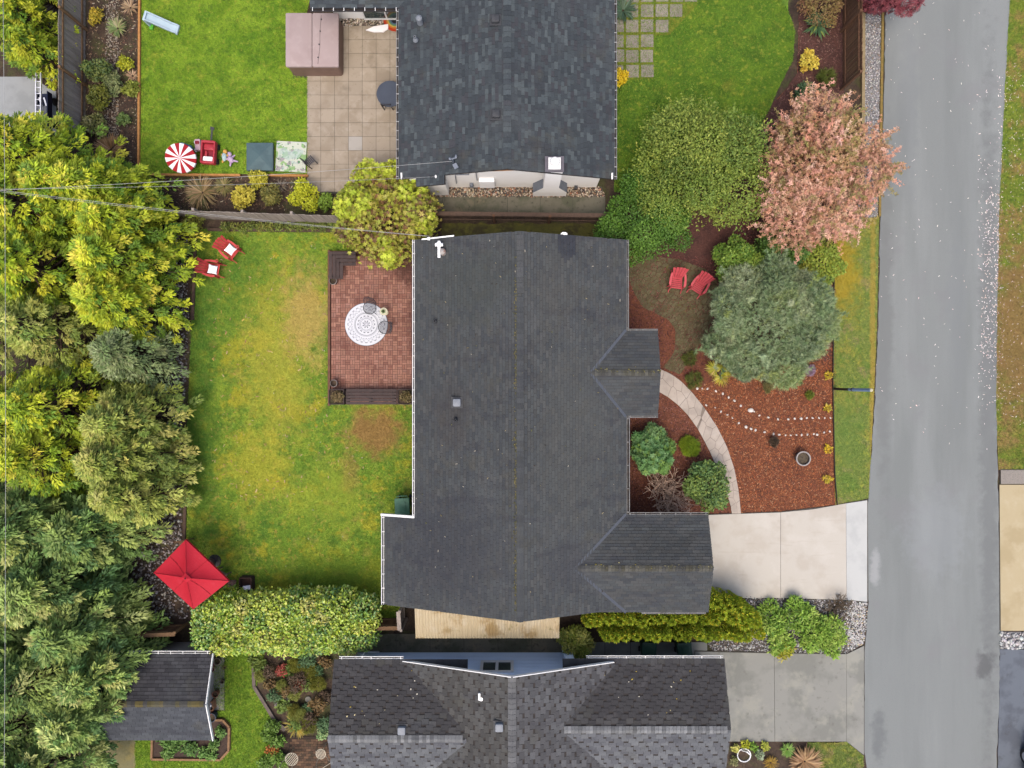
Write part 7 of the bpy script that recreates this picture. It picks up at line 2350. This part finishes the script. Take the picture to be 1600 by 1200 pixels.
tag(o, "largest white stone in the row nearer the pine", "stone")
for (x, y, lb) in ((1295, 587, "yellow daffodil bunch beside the verge near the pine"), (1294, 638, "yellow daffodil bunch beside the verge near the pole"), (1295, 702, "yellow daffodil bunch level with the empty pot"), (1293, 749, "yellow daffodil bunch lowest along the verge")):
    plant("daffodil_bunch", lb, "flower", x, y, 6, .3, [(240, 206, 50, 3), (220, 190, 90, 1), (150, 150, 60, 1)], LEAF_NARROW, .13, n=60, k=3, trunk=False)
# round stepping stones in the lower bed
for si, (x, y) in enumerate([(434, 1102), (448, 1091), (465, 1083), (482, 1092)]):
    o = MB().lathe([(.13, 0), (.135, .03), (.12, .045), (.02, .046)], 14).build("stepping_stone", M("round_stone", C(146, 144, 134), [(C(122, 120, 110), 6, .45, .65, .6)], rough=.9), loc=(*P(x, y)[:2], .02))
    tag(o, "small round grey stepping stone, %s from the lawn strip" % ORD[si], "stone", "round stepping stones of the lower bed")
# terrace furniture of pale metal
pm = M("pale_metal", C(214, 204, 180), [(C(190, 178, 150), 7, .45, .65, .5)], rough=.5)


def slat_round_chair(label, px, py, rz, r=.27):
    b = P(px, py)
    t = thing("metal_chair", label, "chair", (b.x, b.y, .04), rz)
    pts = [(r * math.cos(a), r * math.sin(a), .44) for a in [2 * math.pi * k / 22 for k in range(23)]]
    MB().tube(pts, .014, 6, cap=False).build("seat_ring", pm, t)
    for i in range(-3, 4):
        x = i * r / 3.7
        h = math.sqrt(r * r - x * x)
        MB().bar((x, -h, .445), (x, h, .445), .026, .01).build("seat_slat", pm, t)
    bp = [(-.2, .18, .44), (-.3, .30, .62), (-.42, .34, .84), (0, .42, .88), (.22, .34, .84), (.25, .26, .62), (.2, .18, .44)]
    MB().tube(bp, .012, 6, cap=False).build("back_hoop", pm, t)
    for sx in (-1, 1):
        for sy in (-1, 1):
            MB().tube([(sx * .17, sy * .17, .44), (sx * .22, sy * .22, 0)], .011, 6).build("leg", pm, t)
    return t


slat_round_chair("pale metal slatted chair on the brown brick terrace", 461, 1177, math.radians(140))
slat_round_chair("pale metal hoop chair against the grey shingled house", 506, 1169, math.radians(200), .21)
o = MB().lathe([(.30, .0), (.31, .02), (.30, .04), (.27, .04), (.26, .0)], 22, ring=True).tube([(-.1, .22, .03), (.0, .34, .4), (.12, .24, .45)], .03, 8).build("white_hoop", M("hoop_white", (.6, .6, .6), [((.48, .5, .5), 5, .5, .7, .5)], rough=.5), loc=(*P(1162, 1179)[:2], .03))
tag(o, "white ring shaped planter with handle in the lower front bed", "planter")
for (x, y, c, lb) in ((1164, 1162, (206, 206, 60), "lime leafed plant beside the white ring planter"), (1176, 1166, (130, 170, 60), "green plant between white ring planter and driveway"), (1150, 1170, (214, 206, 110), "pale yellow plant in the lower front bed corner"), (1195, 1165, (206, 206, 90), "single yellow primrose by the grey driveway"), (1147, 1190, (150, 150, 100), "grey green plant against the grey shingled house"), (1188, 1180, (170, 186, 150), "variegated plant right of the white ring planter")):
    plant("garden_plant", lb, "plant", x, y, 7, .3, [(*c, 2), (c[0] * .8, c[1] * .85, c[2] * .7, 1)], LEAF, .1, n=90, k=3, trunk=False)
# shed clutter
for (x, y, r, h, c, lb) in ((341, 1080, .14, .3, (150, 100, 80), "terracotta pot beside the shed wall"), (336, 1115, .2, .36, (70, 80, 100), "dark blue bucket at the shed corner"), (343, 1030, .16, .24, (176, 164, 140), "cream pot near the shed's hedge side"), (335, 1043, .12, .2, (214, 200, 160), "small cream pot by the shed door"), (350, 1062, .09, .18, (120, 110, 100), "tiny grey pot on the shed path's lawn edge")):
    pot(lb, x, y, r, h, M("pot_%d%d" % (c[0], c[2]), C(*c), [(C(*[v * .8 for v in c]), 6, .45, .65, .5)], rough=.6), .045)
q = P(331, 1098)
CB = thing("cardboard_box", "open brown box of white bags outside the shed", "box", (q.x, q.y, .045), .2)
card = M("cardboard", C(186, 136, 104), [(C(160, 112, 84), 5, .45, .65, .5)], rough=.9)
for sx, sy, lx, ly in ((0, .18, .4, .02), (0, -.18, .4, .02), (.2, 0, .02, .34), (-.2, 0, .02, .34)):
    MB().box(sx, sy, .18, lx, ly, .36).build("side", card, CB)
MB().box(0, 0, .01, .4, .36, .02).build("bottom", card, CB)
MB().blob((0, .03, .28), (.15, .13, .12), 9, 6, jit=.12).build("bag", M("bag_white", (.6, .6, .6), [((.45, .45, .47), 7, .5, .7, .5)], rough=.5), CB, smooth=True)
o = MB().box(0, 0, .15, .3, .26, .3, .2).build("storage_crate", M("crate_brown", C(150, 84, 66), [(C(124, 66, 52), 5, .45, .65, .5)], rough=.6), loc=(*P(330, 1108)[:2], .045), bevel=.02)
tag(o, "reddish crate between the brown box and blue bucket", "crate")
# raised octagonal bed beside the shed
RBD = thing("raised_bed", "timber edged vegetable bed below the shed", "planter", P(320, 1150))
oc = [(240, 1122), (238, 1185), (345, 1186), (358, 1172), (359, 1135), (349, 1124)]
rw = wood("raised_timber", (164, 128, 92), (132, 100, 72))
for i in range(len(oc)):
    a, b2 = P(*oc[i], .1), P(*oc[(i + 1) % len(oc)], .1)
    MB().bar(a, b2, .09, .2).build("timber", rw, RBD, world=True)
MB().prism(PX(oc), .0, .12).build("soil", M("bed_soil", C(84, 66, 56), [(C(60, 48, 42), 8, .45, .65, .7)], bump=(40, .7)), RBD, world=True)
for i, (x, y, r) in enumerate(sorted([(255, 1150, 14), (270, 1165, 14), (285, 1150, 14), (262, 1178, 10), (298, 1170, 12), (318, 1175, 8), (335, 1165, 8), (330, 1180, 7), (345, 1145, 8)])):
    plant("vegetable_plant", "leafy green plant in the timber edged bed, %s from its left end" % ORD[i], "plant", x, y, r, .45, [(110, 150, 70, 2), (140, 172, 90, 1), (84, 120, 60, 1)], LEAF, .13, n=int(60 + r * r), k=4, trunk=False, group="plants of the raised bed")
# overhead wires
wire_m = M("cable", C(200, 200, 198), [(C(176, 176, 176), 5, .45, .65, .4)], rough=.5)


def wire(label, a, b, sag=.25, r=.0065):
    a, b = Vector(a), Vector(b)
    pts = []
    for i in range(25):
        t = i / 24
        pts.append(a.lerp(b, t) - V3(0, 0, sag * 4 * t * (1 - t)))
    o = MB().tube(pts, r, 5).build("overhead_wire", wire_m)
    return tag(o, label, "wire", "overhead service wires")


m1 = P(706, 252, 3.7)
wire("service wire from the left edge to the mast on the upper roof", P(-60, 300, 8.0), m1)
wire("thin wire from the left edge to the upper roof's corner anchor", P(-60, 296, 7.8), P(681, 276, 3.12), .3, .005)
m2 = P(671, 369, 3.0)
wire("service wire from the left edge to the main house corner", P(-60, 290, 8.0), m2, .35)
wire("second wire running just below the main house service wire", P(-60, 292, 7.9), m2 + V3(.05, 0, -.05), .5, .005)
wire("street wire running down the left edge of the picture", P(4, -60, 9.0), P(6, 1260, 9.0), .1, .006)

# ------------------------------------------------------------------ parked car in the lower right corner
def car(label, px, py, rz):
    b = P(px, py)
    r = thing("parked_car", label, "car", (b.x, b.y, .035), rz)
    paint = M("car_paint", C(74, 34, 40), [(C(58, 28, 34), 2, .45, .65, .4)], rough=.25, coat=1.0, spec=.6)
    L = [(-2.25, .45, .62, .62), (-2.2, .35, .82, .80), (-1.4, .3, .90, .90), (1.2, .3, .90, .96), (1.9, .35, .88, .96), (2.2, .42, .80, .9), (2.27, .48, .62, .72)]
    vs, fs = [], []
    n = 10
    for (y, zb, hw, zt) in L:
        ring = [(-hw * .85, zb), (-hw, zb + .12), (-hw * 1.0, (zb + zt) / 2 + .05), (-hw * .94, zt - .04), (-hw * .72, zt + .03), (hw * .72, zt + .03), (hw * .94, zt - .04), (hw, (zb + zt) / 2 + .05), (hw, zb + .12), (hw * .85, zb)]
        vs += [(x, y, z) for x, z in ring]
    for i in range(len(L) - 1):
        for k in range(n):
            k2 = (k + 1) % n
            fs.append((i * n + k, i * n + k2, (i + 1) * n + k2, (i + 1) * n + k))
    fs += [tuple(range(n)), tuple(reversed(range((len(L) - 1) * n, len(L) * n)))]
    MB().add(vs, fs).build("body", paint, r, smooth=True)
    cab = [(-2.05, .80, .92, .74), (-1.75, .78, 1.5, .62), (.1, .80, 1.56, .64), (.95, .86, .98, .78)]
    gv = [(-1.98, .74, .95), (-1.7, .62, 1.45), (.12, .64, 1.50), (1.0, .78, .98)]
    vs = []
    for (y, hw, z) in gv:
        vs += [(-hw, y, z), (hw, y, z)]
    lo = [(-.86, -2.0, .88), (.86, -2.0, .88), (-.86, 1.0, .93), (.86, 1.0, .93)]
    g_ = MB().add(vs + lo, [(0, 1, 3, 2), (4, 5, 7, 6), (2, 3, 5, 4)[::-1], (0, 2, 4, 6, 10, 8), (9, 11, 7, 5, 3, 1), (8, 9, 1, 0), (6, 7, 11, 10)]).build("cabin_glass", M("car_glass", C(60, 84, 104), [(C(48, 66, 84), 1, .45, .65, .4)], rough=.05, spec=.8), r)
    MB().rbox(0, -.8, 1.48, 1.55, 1.28, 1.75, .15, 0, 4, .03).build("roof", paint, r, smooth=True)
    chrome = M("chrome", (.6, .62, .66), [((.5, .5, .54), 3, .5, .7, .3)], rough=.12, metallic=.9)
    MB().tube([(-.80, 2.12, .60), (-.66, 2.27, .60), (0, 2.33, .60), (.66, 2.27, .60), (.80, 2.12, .60)], .04, 8).build("bumper_trim", chrome, r, smooth=True)
    for sx in (-1, 1):
        MB().blob((sx * .66, 2.16, .74), (.16, .12, .08), 10, 6).build("headlight", M("headlamp", C(206, 214, 222), [(C(170, 180, 190), 4, .45, .65, .4)], rough=.1, spec=.8), r, smooth=True)
        MB().blob((sx * 1.0, .75, .98), (.12, .07, .08), 8, 6).build("mirror", paint, r, smooth=True)
        for y in (-1.4, 1.4):
            w = MB().tube([(sx * .72, y, .33), (sx * .91, y, .33)], .33, 20).build("wheel", MATS["rubber"], r)
            MB().tube([(sx * .90, y, .33), (sx * .92, y, .33)], .2, 14).build("rim", chrome, w)
    return r


car("dark maroon car with chrome front trim in the lower right corner", 1625.5, 1227, math.radians(0))
